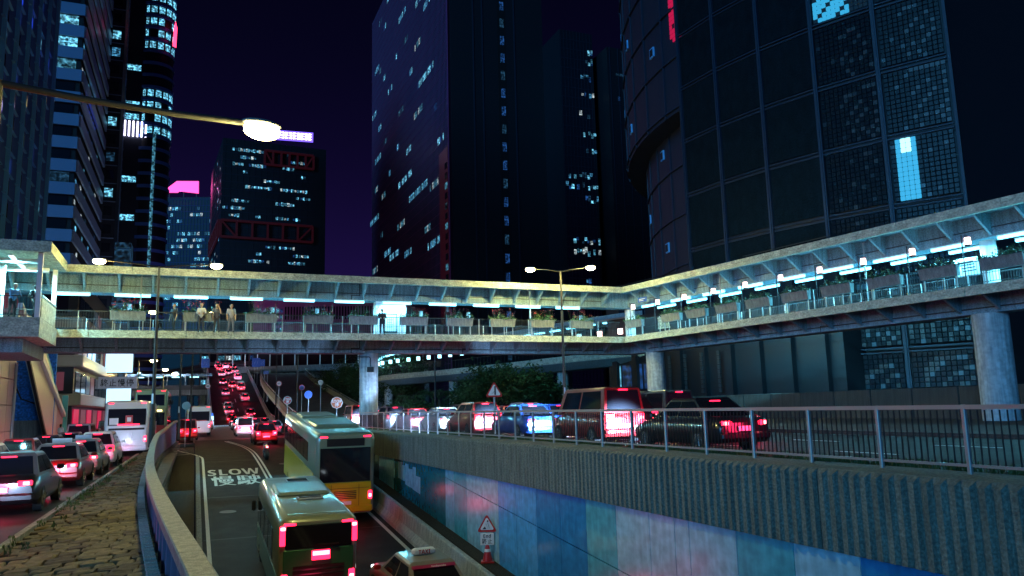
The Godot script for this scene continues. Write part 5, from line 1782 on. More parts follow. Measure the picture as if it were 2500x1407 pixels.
func street_lamps():
	var m := MB.new()
	var o := thing("street_lamp", "nearest tall street lamp, its long arm reaching over the queue from the left edge", "street lamp", Vector3(-9.5, -0.1, -13.8))
	m.cyl(Vector3.ZERO, Vector3(0, 8.0, 0), 0.11, 0.075, 14)
	part("pole", m.done(), M.lamp_pole, o)
	m = MB.new()
	m.cyl(Vector3.ZERO, Vector3(0, 1.5, 0), 0.15, 0.14, 14)
	part("base", m.done(), M.lamp_pole, o)
	m = MB.new()
	m.tube([Vector3(0, 7.95, 0), Vector3(1.2, 7.98, -1.0), Vector3(2.4, 8.05, -1.95), Vector3(3.62, 8.12, -2.75)], 0.07, 10)
	part("arm", m.done(), M.lamp_pole, o)
	lamp_head(o, Vector3(3.98, 8.08, -2.95), 0.65, M.sodium, 34.0, 1.25)
	var kinds = [
		["double-arm street lamp on the stone strip in front of the straight footbridge span", Vector3(-19.75, 0, -43), 10.05, 3.0, 15.0, DV],
		["double-arm street lamp beyond the footbridge, its two lamps shining under the roof", Vector3(-29.8, -0.4, -70), 11.2, 2.5, 24.0, DV],
		["double-arm street lamp behind the guard railing, lighting the footbridge corner", Vector3(3.37, 0, -53.0), 10.95, 2.08, 48.0, Vector3(1, 0, 0.02)],
	]
	for q in kinds:
		o = thing("street_lamp", q[0], "street lamp", q[1])
		m = MB.new()
		m.cyl(Vector3.ZERO, Vector3(0, q[2] - 0.1, 0), 0.12, 0.06, 14)
		part("pole", m.done(), M.lamp_pole, o)
		m = MB.new()
		m.cyl(Vector3.ZERO, Vector3(0, 1.6, 0), 0.17, 0.15, 14)
		part("base", m.done(), M.lamp_pole, o)
		bx("number_plate", M.sign_white, o, Vector3(0, 2.6, 0.11), Vector3(0.1, 0.55, 0.02))
		for s in [-1, 1]:
			var e: Vector3 = q[5] * s * q[3]
			m = MB.new()
			m.tube([Vector3(0, q[2] - 0.15, 0), e * 0.3 + Vector3(0, q[2] - 0.02, 0), e * 0.88 + Vector3(0, q[2] + 0.12, 0)], 0.045, 8)
			part("arm", m.done(), M.lamp_pole, o)
			lamp_head(o, e + Vector3(0, q[2] + 0.12, 0), atan2(-q[5].z, q[5].x), M.sodium_far, q[4])
	for q in [["single-arm street lamp before the double-decker buses", Vector3(-50.7, 0, -110), 9.5, 1.9], ["single-arm street lamp left of the flyover's arch", Vector3(-52.84, 0, -122), 8.2, 1.6], ["farther single-arm street lamp left of the flyover's arch", Vector3(-62.4, 0, -140), 10.0, 1.8]]:
		o = thing("street_lamp", q[0], "street lamp", q[1] - DV * q[3])
		m = MB.new()
		m.cyl(Vector3(0, -0.3, 0), Vector3(0, q[2], 0), 0.13, 0.07, 10)
		part("pole", m.done(), M.lamp_pole, o)
		m = MB.new()
		m.tube([Vector3(0, q[2] - 0.05, 0), DV * q[3] * 0.85 + Vector3(0, q[2] + 0.05, 0)], 0.05, 8)
		part("arm", m.done(), M.lamp_pole, o)
		lamp_head(o, DV * q[3] + Vector3(0, q[2] + 0.05, 0), TH, M.sodium_far, 34.0, 1.4)
	for q in [["slim dark post at the end of the parapet", P(77, -0.2, -0.5), 9.5], ["tall slim post beside the ramp's foot", P(92, 10.9, 0), 11.0], ["tall slim post left of the ramp", P(118, 11.0, 0), 12.0], ["slim blue-lit post in front of the trees", P(80, 23.6, 0), 8.5]]:
		m = MB.new()
		m.cyl(q[1], q[1] + Vector3(0, q[2], 0), 0.11, 0.06, 10)
		solo("lamp_post", m.done(), M.dark_metal, q[0], "post")

# ---------- vehicles: rear at +z, nose at -z, origin on the ground under the middle ----------

func section(z: float, hb: float, hm: float, ht: float, y0: float, ym: float, y1: float) -> Array:
	var r = [Vector3(hb, y0, z), Vector3(hm, y0 + 0.14, z), Vector3(hm, ym, z), Vector3(ht, y1 - 0.06, z), Vector3(ht - 0.1, y1, z)]
	var out = []
	for p in r: out.append(p)
	for i in range(4, -1, -1): out.append(Vector3(-r[i].x, r[i].y, r[i].z))
	return out

func wheel(parent: Node3D, at: Vector3, r: float, w: float):
	if not shared.has("tyre%s" % r):
		var m := MB.new()
		m.cyl(Vector3(-w / 2, 0, 0), Vector3(w / 2, 0, 0), r, r, 20)
		shared["tyre%s" % r] = m.done()
		m = MB.new()
		m.cyl(Vector3(-w / 2 - 0.012, 0, 0), Vector3(w / 2 + 0.012, 0, 0), r * 0.62, r * 0.62, 16)
		for i in 5:
			var a = TAU * i / 5
			m.bar(Vector3(w / 2 + 0.02, 0, 0), Vector3(w / 2 + 0.02, sin(a) * r * 0.6, cos(a) * r * 0.6), 0.05, 0.03)
			m.bar(Vector3(-w / 2 - 0.02, 0, 0), Vector3(-w / 2 - 0.02, sin(a) * r * 0.6, cos(a) * r * 0.6), 0.05, 0.03)
		shared["rim%s" % r] = m.done()
	var t := part("wheel", shared["tyre%s" % r], M.rubber, parent, at)
	part("rim", shared["rim%s" % r], M.chrome, t)

func quadplate(p: Array, out: Vector3, th := 0.012) -> ArrayMesh:  # a thin pane on four corners, standing proud along out
	var m := MB.new()
	var n = out.normalized()
	m.hexa([p[0] - n * th, p[1] - n * th, p[2] - n * th, p[3] - n * th, p[0] + n * th, p[1] + n * th, p[2] + n * th, p[3] + n * th])
	return m.done()

func make_car(called: String, label: String, cat: String, paint: Material, roof: Material, kind := "sedan") -> Node3D:
	var o := thing(called, label, cat)
	var van = kind == "van"
	var Hh = 1.46 if kind == "sedan" else (1.66 if kind == "suv" else 1.95)
	var bl = 0.93 if kind == "sedan" else 1.05
	var m := MB.new()
	m.loft([section(2.28, 0.66, 0.76, 0.70, 0.34, 0.62, bl - 0.16), section(2.2, 0.74, 0.84, 0.76, 0.25, 0.66, bl - 0.03), section(1.5, 0.8, 0.87, 0.80, 0.22, 0.7, bl + 0.02), section(0, 0.8, 0.88, 0.82, 0.22, 0.7, bl), section(-1.15, 0.8, 0.87, 0.80, 0.22, 0.68, bl - 0.04), section(-1.95, 0.76, 0.84, 0.74, 0.24, 0.6, bl - 0.15), section(-2.25, 0.62, 0.72, 0.62, 0.32, 0.52, bl - 0.28)], true, true)
	part("body", m.done(), paint, o)
	# cabin: base ring and roof ring
	var zb = [1.72, -1.05] if kind == "sedan" else ([2.1, -1.15] if kind == "suv" else [2.2, -1.6])
	var zr = [0.95, -0.30] if kind == "sedan" else ([1.7, -0.35] if kind == "suv" else [2.1, -1.0])
	var wb = 0.80
	var wr = 0.60 if kind != "van" else 0.70
	var base = [Vector3(-wb, bl - 0.06, zb[0]), Vector3(wb, bl - 0.06, zb[0]), Vector3(wb, bl - 0.06, zb[1]), Vector3(-wb, bl - 0.06, zb[1])]
	var top = [Vector3(-wr, Hh - 0.05, zr[0]), Vector3(wr, Hh - 0.05, zr[0]), Vector3(wr, Hh - 0.05, zr[1]), Vector3(-wr, Hh - 0.05, zr[1])]
	m = MB.new()
	var cap = []
	for p in top: cap.append(Vector3(p.x * 0.9, Hh, p.z * 0.92 + 0.02))
	m.loft([base, top, cap])
	part("roof", m.done(), roof, o)
	var lerp4 = func(i, j, u0, u1, v0, v1):
		var a = base[i]
		var b = base[j]
		var c = top[j]
		var d = top[i]
		var out = []
		for q in [[u0, v0], [u1, v0], [u1, v1], [u0, v1]]: out.append(a.lerp(b, q[0]).lerp(d.lerp(c, q[0]), q[1]))
		return out
	var nr = (top[0] - base[0]).cross(base[1] - base[0]) * -1.0
	part("rear_window", quadplate((lerp4 as Callable).call(0, 1, 0.07, 0.93, 0.14, 0.92), Vector3(0, 0.5, 1)), M.car_glass, o)
	part("windscreen", quadplate((lerp4 as Callable).call(2, 3, 0.06, 0.94, 0.1, 0.94), Vector3(0, 0.7, -1)), M.car_glass, o)
	for s in [0, 1]:
		var i = 1 if s == 0 else 3
		var j = 2 if s == 0 else 0
		var nn = Vector3(1 if s == 0 else -1, 0.4, 0)
		part("side_window", quadplate((lerp4 as Callable).call(i, j, 0.08, 0.46, 0.16, 0.9), nn), M.car_glass, o)
		part("side_window", quadplate((lerp4 as Callable).call(i, j, 0.5, 0.92, 0.16, 0.9), nn), M.car_glass, o)
		var sx = 1 if s == 0 else -1
		part("mirror", bevel_box(Vector3(0.2, 0.13, 0.1), 0.03), paint, o, Vector3(0.95 * sx, bl + 0.06, -0.75))
		part("tail_light", bevel_box(Vector3(0.32, 0.13 if kind == "sedan" else 0.3, 0.07), 0.02), M.tail, o, Vector3(0.6 * sx, bl - 0.17, 2.26), Vector3.ONE, 0.22 * sx)
		part("tail_core", bevel_box(Vector3(0.14, 0.09, 0.05), 0.01), M.tail_core, o, Vector3(0.63 * sx, bl - 0.17, 2.295), Vector3.ONE, 0.22 * sx)
		part("headlight", bevel_box(Vector3(0.32, 0.14, 0.08), 0.02), M.head, o, Vector3(0.55 * sx, bl - 0.33, -2.2))
		wheel(o, Vector3(0.78 * sx, 0.31, 1.35), 0.31, 0.2)
		wheel(o, Vector3(0.78 * sx, 0.31, -1.4), 0.31, 0.2)
		part("door_handle", cube(), M.chrome, o, Vector3(0.885 * sx, bl - 0.15, 0.35), Vector3(0.02, 0.03, 0.16))
	part("bumper", bevel_box(Vector3(1.62, 0.2, 0.14), 0.05), paint, o, Vector3(0, 0.42, 2.28))
	part("number_plate", bevel_box(Vector3(0.5, 0.13, 0.02), 0.005), M.sign_white, o, Vector3(0, 0.62, 2.33))
	part("brake_light", bevel_box(Vector3(0.36, 0.05, 0.04), 0.01), M.tail, o, Vector3(0, Hh - 0.10, zr[0] + 0.08 if kind != "van" else 2.16))
	omni(o, Vector3(0, bl - 0.2, 2.75), Color(1.0, 0.02, 0.10), 1.8, 0.25, "tail_glow")
	return o

func round_rect(w: float, h: float, r: float, y0: float, z: float, n := 4) -> Array:
	var out = []
	for c in [[1, 0, -90], [1, 1, 0], [-1, 1, 90], [-1, 0, 180]]:
		for k in n:
			var a = deg_to_rad(c[2] + 90.0 * k / (n - 1))
			var rr = r if c[1] == 1 else r * 0.4
			out.append(Vector3(c[0] * (w / 2 - rr) + cos(a) * rr, (y0 + h - rr if c[1] == 1 else y0 + rr) + sin(a) * rr, z))
	return out

func make_bus(called: String, label: String, cat: String, ln: float, w: float, h: float, paint: Material, lower: Material, rear_low: float, rear_high: float, decks := 1) -> Node3D:
	var o := thing(called, label, cat)
	var m := MB.new()
	var e := ln / 2
	var rings = []
	for q in [[e, 0.86, -0.12], [e - 0.05, 0.94, -0.05], [e - 0.22, 1.0, 0.0], [-e + 0.3, 1.0, 0.0], [-e + 0.06, 0.95, -0.05], [-e, 0.86, -0.14]]:
		rings.append(round_rect(w * q[1], h - 0.3 + q[2], 0.26, 0.3, q[0]))
	m.loft(rings, true, true)
	part("body", m.done(), paint, o)
	m = MB.new()
	m.box(Vector3(0, 0.72, 0), Vector3(w + 0.012, 0.7, ln - 0.5))
	part("skirt", m.done(), lower, o)
	part("rear_panel", bevel_box(Vector3(w * 0.88, rear_low - 0.45, 0.05), 0.02), lower, o, Vector3(0, (rear_low + 0.45) / 2 - 0.02, e + 0.015))
	part("rear_window", bevel_box(Vector3(w * 0.84, rear_high - rear_low, 0.05), 0.02), M.car_glass, o, Vector3(0, (rear_high + rear_low) / 2, e + 0.018))
	for d in decks:
		var wy = h - 0.95 if d == decks - 1 else 1.9
		var nw := int((ln - 1.2) / 1.3)
		for i in nw:
			for s in [-1, 1]: part("side_window", bevel_box(Vector3(0.03, 0.8, 1.18), 0.01), M.car_glass, o, Vector3(s * (w / 2 + 0.004), wy, -e + 1.0 + i * 1.3))
	part("windscreen", bevel_box(Vector3(w * 0.86, h * 0.4, 0.05), 0.02), M.car_glass, o, Vector3(0, h * 0.62, -e - 0.01))
	for s in [-1, 1]:
		part("tail_light", bevel_box(Vector3(0.16, 0.34, 0.05), 0.02), M.tail, o, Vector3(s * w * 0.42, 1.0, e + 0.035))
		part("tail_core", bevel_box(Vector3(0.12, 0.14, 0.05), 0.02), M.tail_core, o, Vector3(s * w * 0.42, 0.98, e + 0.06))
		part("marker_light", bevel_box(Vector3(0.3, 0.07, 0.05), 0.01), M.tail, o, Vector3(s * w * 0.36, h - 0.16, e - 0.02))
		wheel(o, Vector3(s * (w / 2 - 0.16), 0.46, e - 2.2 if ln > 8 else e - 1.5), 0.46 if ln > 8 else 0.36, 0.28)
		wheel(o, Vector3(s * (w / 2 - 0.16), 0.46, -e + 2.2 if ln > 8 else -e + 1.3), 0.46 if ln > 8 else 0.36, 0.28)
		part("mirror", bevel_box(Vector3(0.14, 0.34, 0.1), 0.03), M.black, o, Vector3(s * (w / 2 + 0.12), h - 0.9, -e + 0.1))
	part("bumper", bevel_box(Vector3(w * 0.92, 0.26, 0.12), 0.04), lower, o, Vector3(0, 0.48, e + 0.03))
	part("number_plate", bevel_box(Vector3(0.5, 0.14, 0.02), 0.005), M.sign_white, o, Vector3(0, 0.72, e + 0.055))
	omni(o, Vector3(0, 0.6, e + 1.4), Color(1.0, 0.03, 0.12), 0.5, 0.3, "tail_glow")
	return o

func repaint(o: Node3D, paint: Material, roof: Material):
	for c in o.get_children():
		var nme = String(c.name)
		if nme.begins_with("body") or nme.begins_with("bumper") or nme.begins_with("mirror"): c.material_override = paint
		if nme.begins_with("roof") and roof: c.material_override = roof

func put(o: Node3D, s: float, t: float, y: float, yaw := 0.0, grade := 0.0):
	o.transform = Transform3D(Basis(Vector3.UP, TH + yaw) * Basis(Vector3.RIGHT, atan(grade)), P(s, t, y))

func vehicles():
	var paint = func(key, c):
		var m := mt(key, c, 0.3, 0.15)
		m.clearcoat_enabled = true
		m.clearcoat = 0.7
		m.clearcoat_roughness = 0.1
		return m
	var black = (paint as Callable).call("car_black", Color(0.012, 0.012, 0.014))
	var red = (paint as Callable).call("car_red", Color(0.24, 0.015, 0.015))
	var silver = (paint as Callable).call("car_silver", Color(0.24, 0.25, 0.23))
	var white = (paint as Callable).call("car_white", Color(0.6, 0.62, 0.62))
	var blue = (paint as Callable).call("car_blue", Color(0.02, 0.08, 0.35))
	var grey = (paint as Callable).call("car_grey", Color(0.12, 0.13, 0.15))
	var yellow = (paint as Callable).call("bus_yellow", Color(0.5, 0.42, 0.01))
	var green = (paint as Callable).call("bus_green", Color(0.02, 0.16, 0.07))
	var cream = (paint as Callable).call("bus_cream", Color(0.25, 0.28, 0.18))
	var purple = (paint as Callable).call("sticker_pink", Color(0.35, 0.03, 0.12))
	# --- the sunken road
	var mb := make_bus("minibus", "cream and green minibus in the sunken lane, largest vehicle, seen from above behind", "minibus", 7.0, 2.02, 2.55, cream, green, 1.78, 2.36)
	mb.position = Vector3.ZERO
	part("roof_vent", bevel_box(Vector3(0.75, 0.07, 0.5), 0.03), M.grey_paint, mb, Vector3(0.1, 2.57, -2.2))
	part("roof_vent", bevel_box(Vector3(0.75, 0.07, 0.42), 0.03), M.grey_paint, mb, Vector3(0.1, 2.57, 0.9))
	part("roof_unit", bevel_box(Vector3(1.5, 0.14, 1.9), 0.06), cream, mb, Vector3(0, 2.58, -0.6))
	for i in 4: bx("roof_slot", M.black, mb, Vector3(0.1 + 0.0, 2.612, -2.38 + i * 0.12), Vector3(0.62, 0.012, 0.05))
	for i in 2: bx("roof_slot", M.black, mb, Vector3(0.1, 2.612, 0.8 + i * 0.2), Vector3(0.62, 0.012, 0.06))
	part("roof_rib", cube(), cream, mb, Vector3(0, 2.54, 3.05), Vector3(1.5, 0.05, 0.06))
	for i in 4: bx("grille_slat", M.black, mb, Vector3(0, 0.95 + i * 0.12, 3.55), Vector3(1.3, 0.07, 0.03))
	var led := part("led_sign", bevel_box(Vector3(0.46, 0.24, 0.05), 0.01), M.tail, mb, Vector3(0.05, 1.6, 3.57))
	part("led_core", bevel_box(Vector3(0.42, 0.1, 0.03), 0.005), M.tail_core, mb, Vector3(0.05, 1.65, 3.595))
	for s in [-1, 1]:
		part("upper_tail_light", bevel_box(Vector3(0.16, 0.5, 0.05), 0.02), M.tail, mb, Vector3(s * 0.9, 2.12, 3.5))
		part("upper_tail_core", bevel_box(Vector3(0.14, 0.1, 0.05), 0.02), M.tail_core, mb, Vector3(s * 0.9, 2.3, 3.515))
	for z in [-2.2, -0.9, 0.4, 1.7]: 
		for s in [-1, 1]: bx("panel_seam", M.black, mb, Vector3(s * 1.012, 1.1, z), Vector3(0.008, 1.5, 0.012))
	bx("panel_seam", M.black, mb, Vector3(0, 2.548, 0.35), Vector3(1.6, 0.008, 0.015))
	bx("panel_seam", M.black, mb, Vector3(0, 2.548, -2.7), Vector3(1.5, 0.008, 0.015))
	bx("wiper", M.black, mb, Vector3(0.2, 1.86, 3.58), Vector3(0.6, 0.03, 0.03))
	put(mb, 24.9, 3.12, yr(24.9), 0.0, 0.0796)
	var bus := make_bus("bus", "yellow and grey city bus ahead of the minibus in the right sunken lane", "bus", 11.5, 2.4, 3.5, cream, yellow, 1.55, 2.9)
	part("roof_unit", bevel_box(Vector3(1.9, 0.22, 3.4), 0.08), cream, bus, Vector3(0, 3.55, 2.0))
	part("roof_unit", bevel_box(Vector3(1.7, 0.16, 2.2), 0.06), cream, bus, Vector3(0, 3.53, -2.6))
	var sideband := MB.new()
	for s in [-1, 1]: sideband.box(Vector3(s * 1.21, 1.45, 0), Vector3(0.02, 0.9, 10.6))
	part("side_band", sideband.done(), yellow, bus)
	for i in 5: bx("led_bar", M.amber if i == 9 else (M.neon_gold if i < 3 else M.amber), bus, Vector3(-0.5 + i * 0.25, 3.12, 5.72), Vector3(0.2, 0.16, 0.04))
	for s in [-1, 1]: bx("panel_seam", M.black, bus, Vector3(s * 0.55, 1.0, 5.81), Vector3(0.012, 0.9, 0.012))
	bx("panel_seam", M.black, bus, Vector3(0, 1.3, 5.81), Vector3(1.9, 0.012, 0.012))
	for i in 5: bx("grille_slat", M.black, bus, Vector3(0.0, 0.9 + i * 0.07, 5.81), Vector3(0.9, 0.03, 0.012))
	bx("route_panel", M.black, bus, Vector3(0, 3.12, 5.75), Vector3(1.5, 0.3, 0.04))
	put(bus, 38.2, 5.75, yr(38.2), 0.0, 0.0796)
	var taxi := make_car("taxi", "dark red taxi with silver roof and pink sticker beside the barrier, lower middle", "taxi", red, silver)
	var sign := part("roof_sign", bevel_box(Vector3(0.62, 0.16, 0.2), 0.04), M.sign_white, taxi, Vector3(0, 1.55, 0.25))
	var tx := part("lettering", text("TAXI", 0.11, 0.006), M.sign_red, sign, Vector3(0, 0, 0.102))
	part("sticker", quadplate([Vector3(-0.58, 1.335, 1.11), Vector3(0.58, 1.335, 1.11), Vector3(0.575, 1.395, 1.03), Vector3(-0.575, 1.395, 1.03)], Vector3(0, 0.6, 1), 0.022), purple, taxi)
	var st2 := part("sticker_lettering", text("foodpanda", 0.055, 0.004), M.sign_white, taxi, Vector3(0.12, 1.368, 1.107))
	st2.rotation.x = -0.93
	(taxi.get_node("tail_glow") as OmniLight3D).light_energy = 0.5
	put(taxi, 21.2, 5.75, yr(21.2), 0.06, 0.0796)
	# --- the queue on the left road, nearest first
	var beams = []
	var proto: Node3D
	var q = [
		["dark sedan, nearest of the left queue, cut by the picture's edge", 17.6, -4.55, black, black, "sedan"],
		["dark maroon sedan second in the left queue, big red tail lights", 25.2, -4.4, black, grey, "sedan"],
		["red taxi with silver roof third in the left queue", 33.0, -4.35, red, silver, "sedan"],
		["pale taxi with red glow fourth in the left queue", 38.6, -4.3, silver, silver, "sedan"],
		["white car fifth in the left queue, just behind the coach", 44.5, -4.2, white, white, "suv"],
	]
	for k in q:
		var c: Node3D
		if proto == null or k[5] != "sedan":
			c = make_car("car", k[0], "car", k[3], k[4], k[5])
			if proto == null: proto = c
		else:
			c = copy(proto, "car", k[0], Vector3.ZERO, 0)
			repaint(c, k[3], k[4])
		c.set_meta("group", "cars queueing on the left road")
		put(c, k[1], k[2], yg(k[1]) + 0.004)
		beams.append([c, 9.0])
	for s in 2:
		var rs = bx("roof_sign", M.sign_white, get_node("car_002" if s == 0 else "car_003"), Vector3(0, 1.55, 0.25), Vector3(0.6, 0.15, 0.2))
	var second = [["dark car in the far left lane beside the maroon sedan", 29.0, grey], ["white car in the far left lane beside the silver-roofed taxi", 36.5, white], ["red car in the far left lane by the blue wall", 44.0, red], ["black car in the far left lane behind the coach", 51.5, black], ["silver car in the far left lane beside the coach", 60.0, silver]]
	for k in second:
		var c := copy(proto, "car", k[0], Vector3.ZERO, 0)
		repaint(c, k[2], k[2])
		c.set_meta("group", "cars in the far left lane")
		put(c, k[1], -7.5, yg(k[1]) + 0.004)
		beams.append([c, 34.0])
	var coach := make_bus("coach", "white coach with notices in its rear window, on the left road", "coach", 11.0, 2.5, 3.35, white, white, 1.85, 2.85)
	bx("grille", M.black, coach, Vector3(0, 1.62, 5.54), Vector3(2.0, 0.13, 0.03))
	bx("notice", M.sign_white, coach, Vector3(-0.72, 2.1, 5.56), Vector3(0.5, 0.4, 0.02))
	bx("notice", M.sign_red, coach, Vector3(0.12, 2.2, 5.56), Vector3(0.4, 0.5, 0.02))
	bx("notice", M.sign_white, coach, Vector3(0.12, 2.2, 5.572), Vector3(0.22, 0.25, 0.012))
	bx("brake_strip", M.tail, coach, Vector3(0.1, 1.9, 5.58), Vector3(1.2, 0.06, 0.03))
	for i in 3: part("engine_flap", bevel_box(Vector3(0.62, 0.6, 0.02), 0.01), white, coach, Vector3(-0.65 + i * 0.65, 1.2, 5.55))
	put(coach, 59.5, -3.75, yg(59.5) + 0.004)
	var dd := make_bus("double_decker", "double-decker bus with rounded roof ahead of the white coach", "bus", 10.5, 2.5, 4.5, (paint as Callable).call("bus_olive", Color(0.25, 0.25, 0.12)), red, 1.6, 2.6, 2)
	bx("upper_window", M.car_glass, dd, Vector3(0, 3.6, 5.27), Vector3(2.0, 0.9, 0.05))
	bx("route_light", M.neon_gold, dd, Vector3(0.4, 2.75, 5.29), Vector3(0.9, 0.12, 0.03))
	put(dd, 75.5, -3.2, yg(75.5) + 0.004)
	var dd2 := copy(dd, "double_decker", "double-decker bus farther along the left road with an orange lamp", Vector3.ZERO, 0)
	put(dd2, 90.5, -3.6, yg(90.5) + 0.004)
	var wb := make_bus("bus", "white single-deck bus waiting under the flyover's arch", "bus", 9.5, 2.4, 3.1, white, white, 1.5, 2.5)
	for i in 2: bx("chevron", M.sign_red, wb, Vector3(-0.4 + 0.8 * i, 1.55, 4.79), Vector3(0.7, 0.1, 0.02))
	put(wb, 94, 0.6, yg(94) + 0.004)
	var suvp: Node3D = get_node("car_004")
	var vanp := make_car("van", "silver van in the far left lane beside the coach's front", "van", silver, silver, "van")
	put(vanp, 66, -7.5, yg(66) + 0.004)
	beams.append([vanp, 20.0])
	var kin = [proto, suvp, proto, vanp, proto, suvp, proto]
	var turn_ := 0
	# --- cars at the junction and on the flyover
	var mid = [[66, 5.3, red, "red car climbing out of the sunken lane, nearest of the junction cluster"], [77, 6.0, black, "black car in the junction cluster behind the red one"], [86, 4.9, white, "white car in the junction cluster by the left kerb"], [88, 8.0, grey, "grey car in the junction cluster near the stop sign"], [97, 6.6, red, "dark red car in the middle of the junction cluster"], [106, 5.4, black, "black car at the front left of the junction cluster"], [108, 8.6, silver, "silver car at the front right of the junction cluster"], [118, 7.2, white, "white car about to enter the flyover"], [127, 6.0, black, "black car about to enter the flyover"], [80, -0.4, red, "red car at the end of the parapet"], [104, -1.4, black, "black car left of the white bus"], [112, 1.6, silver, "silver car ahead of the white bus"], [120, -3.8, red, "red car ahead of the double-deckers"], [132, -6.5, black, "black car under the arch, left side"], [136, 0.2, white, "white car under the arch, right side"], [100, -6.8, silver, "silver car in the far left lane by the shops"], [85, -7.4, black, "black car in the far left lane by the shop corner"], [73, -7.6, red, "red car in the far left lane past the stair"]]
	for k in mid:
		turn_ += 1
		var c := copy(kin[turn_ % 7], "van" if turn_ % 7 == 3 else "car", k[3], Vector3.ZERO, 0)
		repaint(c, k[2], k[2])
		c.set_meta("group", "cars crowding the junction")
		beams.append([c, 16.0])
		var g = (yr(k[0] + 1) - yr(k[0] - 1)) / 2 if k[1] > 2 else 0.0
		put(c, k[0], k[1], maxf(yr(k[0]), -9) + 0.006 if k[1] > 0 and k[0] < 78 else yg(k[0]) + 0.006, 0.0, g)
	var fly = [[146, 6.2], [154, 9.8], [163, 6.2], [172, 9.8], [180, 6.3], [186, 9.7], [195, 6.2], [203, 9.8], [210, 6.3], [217, 9.7], [224, 6.2], [230, 9.8], [237, 6.0], [241, 9.2], [157, 6.2], [190, 8.0], [213, 8.0], [233, 7.9]]
	var fh = func(s): return [0.02, 0.9, 4.2, 9.6, 13.6, 15.4]
	var hs = [[138, 0.02], [150, 0.9], [170, 4.2], [200, 9.6], [225, 13.6], [245, 15.4]]
	var n := 0
	for k in fly:
		var y = 0.0
		for i in 5:
			if k[0] >= hs[i][0] and k[0] <= hs[i + 1][0]:
				var h0 = hs[maxi(i - 1, 0)][1]
				var h3 = hs[mini(i + 2, 5)][1]
				y = cubic_interpolate(hs[i][1], hs[i + 1][1], h0, h3, (k[0] - hs[i][0]) / float(hs[i + 1][0] - hs[i][0]))
		turn_ += 1
		var c := copy(kin[turn_ % 7], "van" if turn_ % 7 == 3 else "car", "", Vector3.ZERO, 0)
		var pm = [red, black, white, silver, grey][n % 5]
		repaint(c, pm, pm)
		var place = ["at its foot", "low on the slope", "a third up", "halfway up", "two thirds up", "near the crest"][mini(int((k[0] - 140) / 17.0), 5)]
		c.set_meta("label", "%s car in the %s lane of the flyover, %s%s" % [["dark red", "black", "white", "silver", "grey"][n % 5], "left" if k[1] < 7 else ("middle" if k[1] < 9 else "right"), place, ["", ", between neighbours"][1 if n > 13 else 0]])
		c.set_meta("group", "cars climbing the flyover")
		put(c, k[0], k[1], y + 0.03, 0.0, 0.16)
		beams.append([c, 34.0])
		n += 1
	# --- the right road behind the railing: tail lights and headlight pools
	var rights = [[19.6, 13.7, black], [26.2, 13.9, red], [32.8, 13.8, blue], [39.3, 13.7, red], [45.8, 13.9, silver], [52.2, 13.8, red], [58.5, 13.7, grey], [65, 13.9, black], [72, 13.7, red], [24, 17.1, red], [30.5, 17.2, black], [37, 17.1, blue], [43.5, 17.2, red], [52, 17.2, black], [63, 17.2, red], [33, 20.8, black], [41, 20.6, red], [50, 20.8, grey]]
	n = 0
	var ranks = ["at the right end", "second from the right end", "third from the right end", "fourth from the right end", "in the middle of the row", "sixth from the right end", "seventh from the right end", "eighth, near the white column", "last, left of the white column"]
	for k in rights:
		turn_ += 1
		var c := copy(kin[turn_ % 7], "van" if turn_ % 7 == 3 else "car", "", Vector3.ZERO, 0)
		repaint(c, k[2], k[2])
		var near = k[1] < 15
		c.set_meta("label", "%s car in the %s lane behind the railing, %s" % [{red: "red", black: "black", silver: "silver", blue: "blue", grey: "grey"}[k[2]], "near" if near else ("middle" if k[1] < 19 else "far"), ranks[n if near else (n - 9 if n < 15 else n - 15)]])
		c.set_meta("group", "cars on the right road")
		put(c, k[0], k[1], 0.288)
		if near:
			beams.append([c, 420.0 if near else 160.0])
		n += 1
	for c in get_children():
		if String(c.name).begins_with("van"): c.set_meta("label", String(c.get_meta("label")).replace(" car ", " van "))
	for b in beams:
		spot(b[0], Vector3(0, 0.62, -2.4), Vector3(0, -0.16, -1), Color(0.4, 0.62, 1.0), b[1], 34.0)
	# motorcycle at the tail of the junction cluster
	var mc := thing("motorcycle", "motorcycle with one red tail lamp beside the yellow bus", "motorcycle")
	wheel(mc, Vector3(0, 0.31, 0.65), 0.31, 0.12)
	wheel(mc, Vector3(0, 0.31, -0.65), 0.31, 0.12)
	var m := MB.new()
	m.loft([section(0.75, 0.06, 0.1, 0.09, 0.75, 0.8, 0.86), section(0.2, 0.1, 0.15, 0.12, 0.5, 0.7, 0.85), section(-0.3, 0.1, 0.16, 0.12, 0.45, 0.8, 0.98), section(-0.6, 0.05, 0.08, 0.06, 0.7, 0.8, 0.9)], true, true)
	part("body", m.done(), black, mc)
	m = MB.new()
	m.tube([Vector3(-0.36, 1.05, -0.42), Vector3(0, 1.0, -0.5), Vector3(0.36, 1.05, -0.42)], 0.02)
	m.tube([Vector3(0, 1.0, -0.5), Vector3(0, 0.31, -0.66)], 0.035)
	part("handlebar", m.done(), M.chrome, mc)
	part("tail_light", bevel_box(Vector3(0.14, 0.09, 0.05), 0.01), M.tail_core, mc, Vector3(0, 0.8, 0.8))
	put(mc, 52.5, 4.35, yr(52.5) + 0.004, 0, 0.07)

func pole(o: Node3D, h: float, r := 0.04):
	var m := MB.new()
	m.cyl(Vector3.ZERO, Vector3(0, h, 0), r, r, 10)
	part("post", m.done(), M.rail_steel, o)

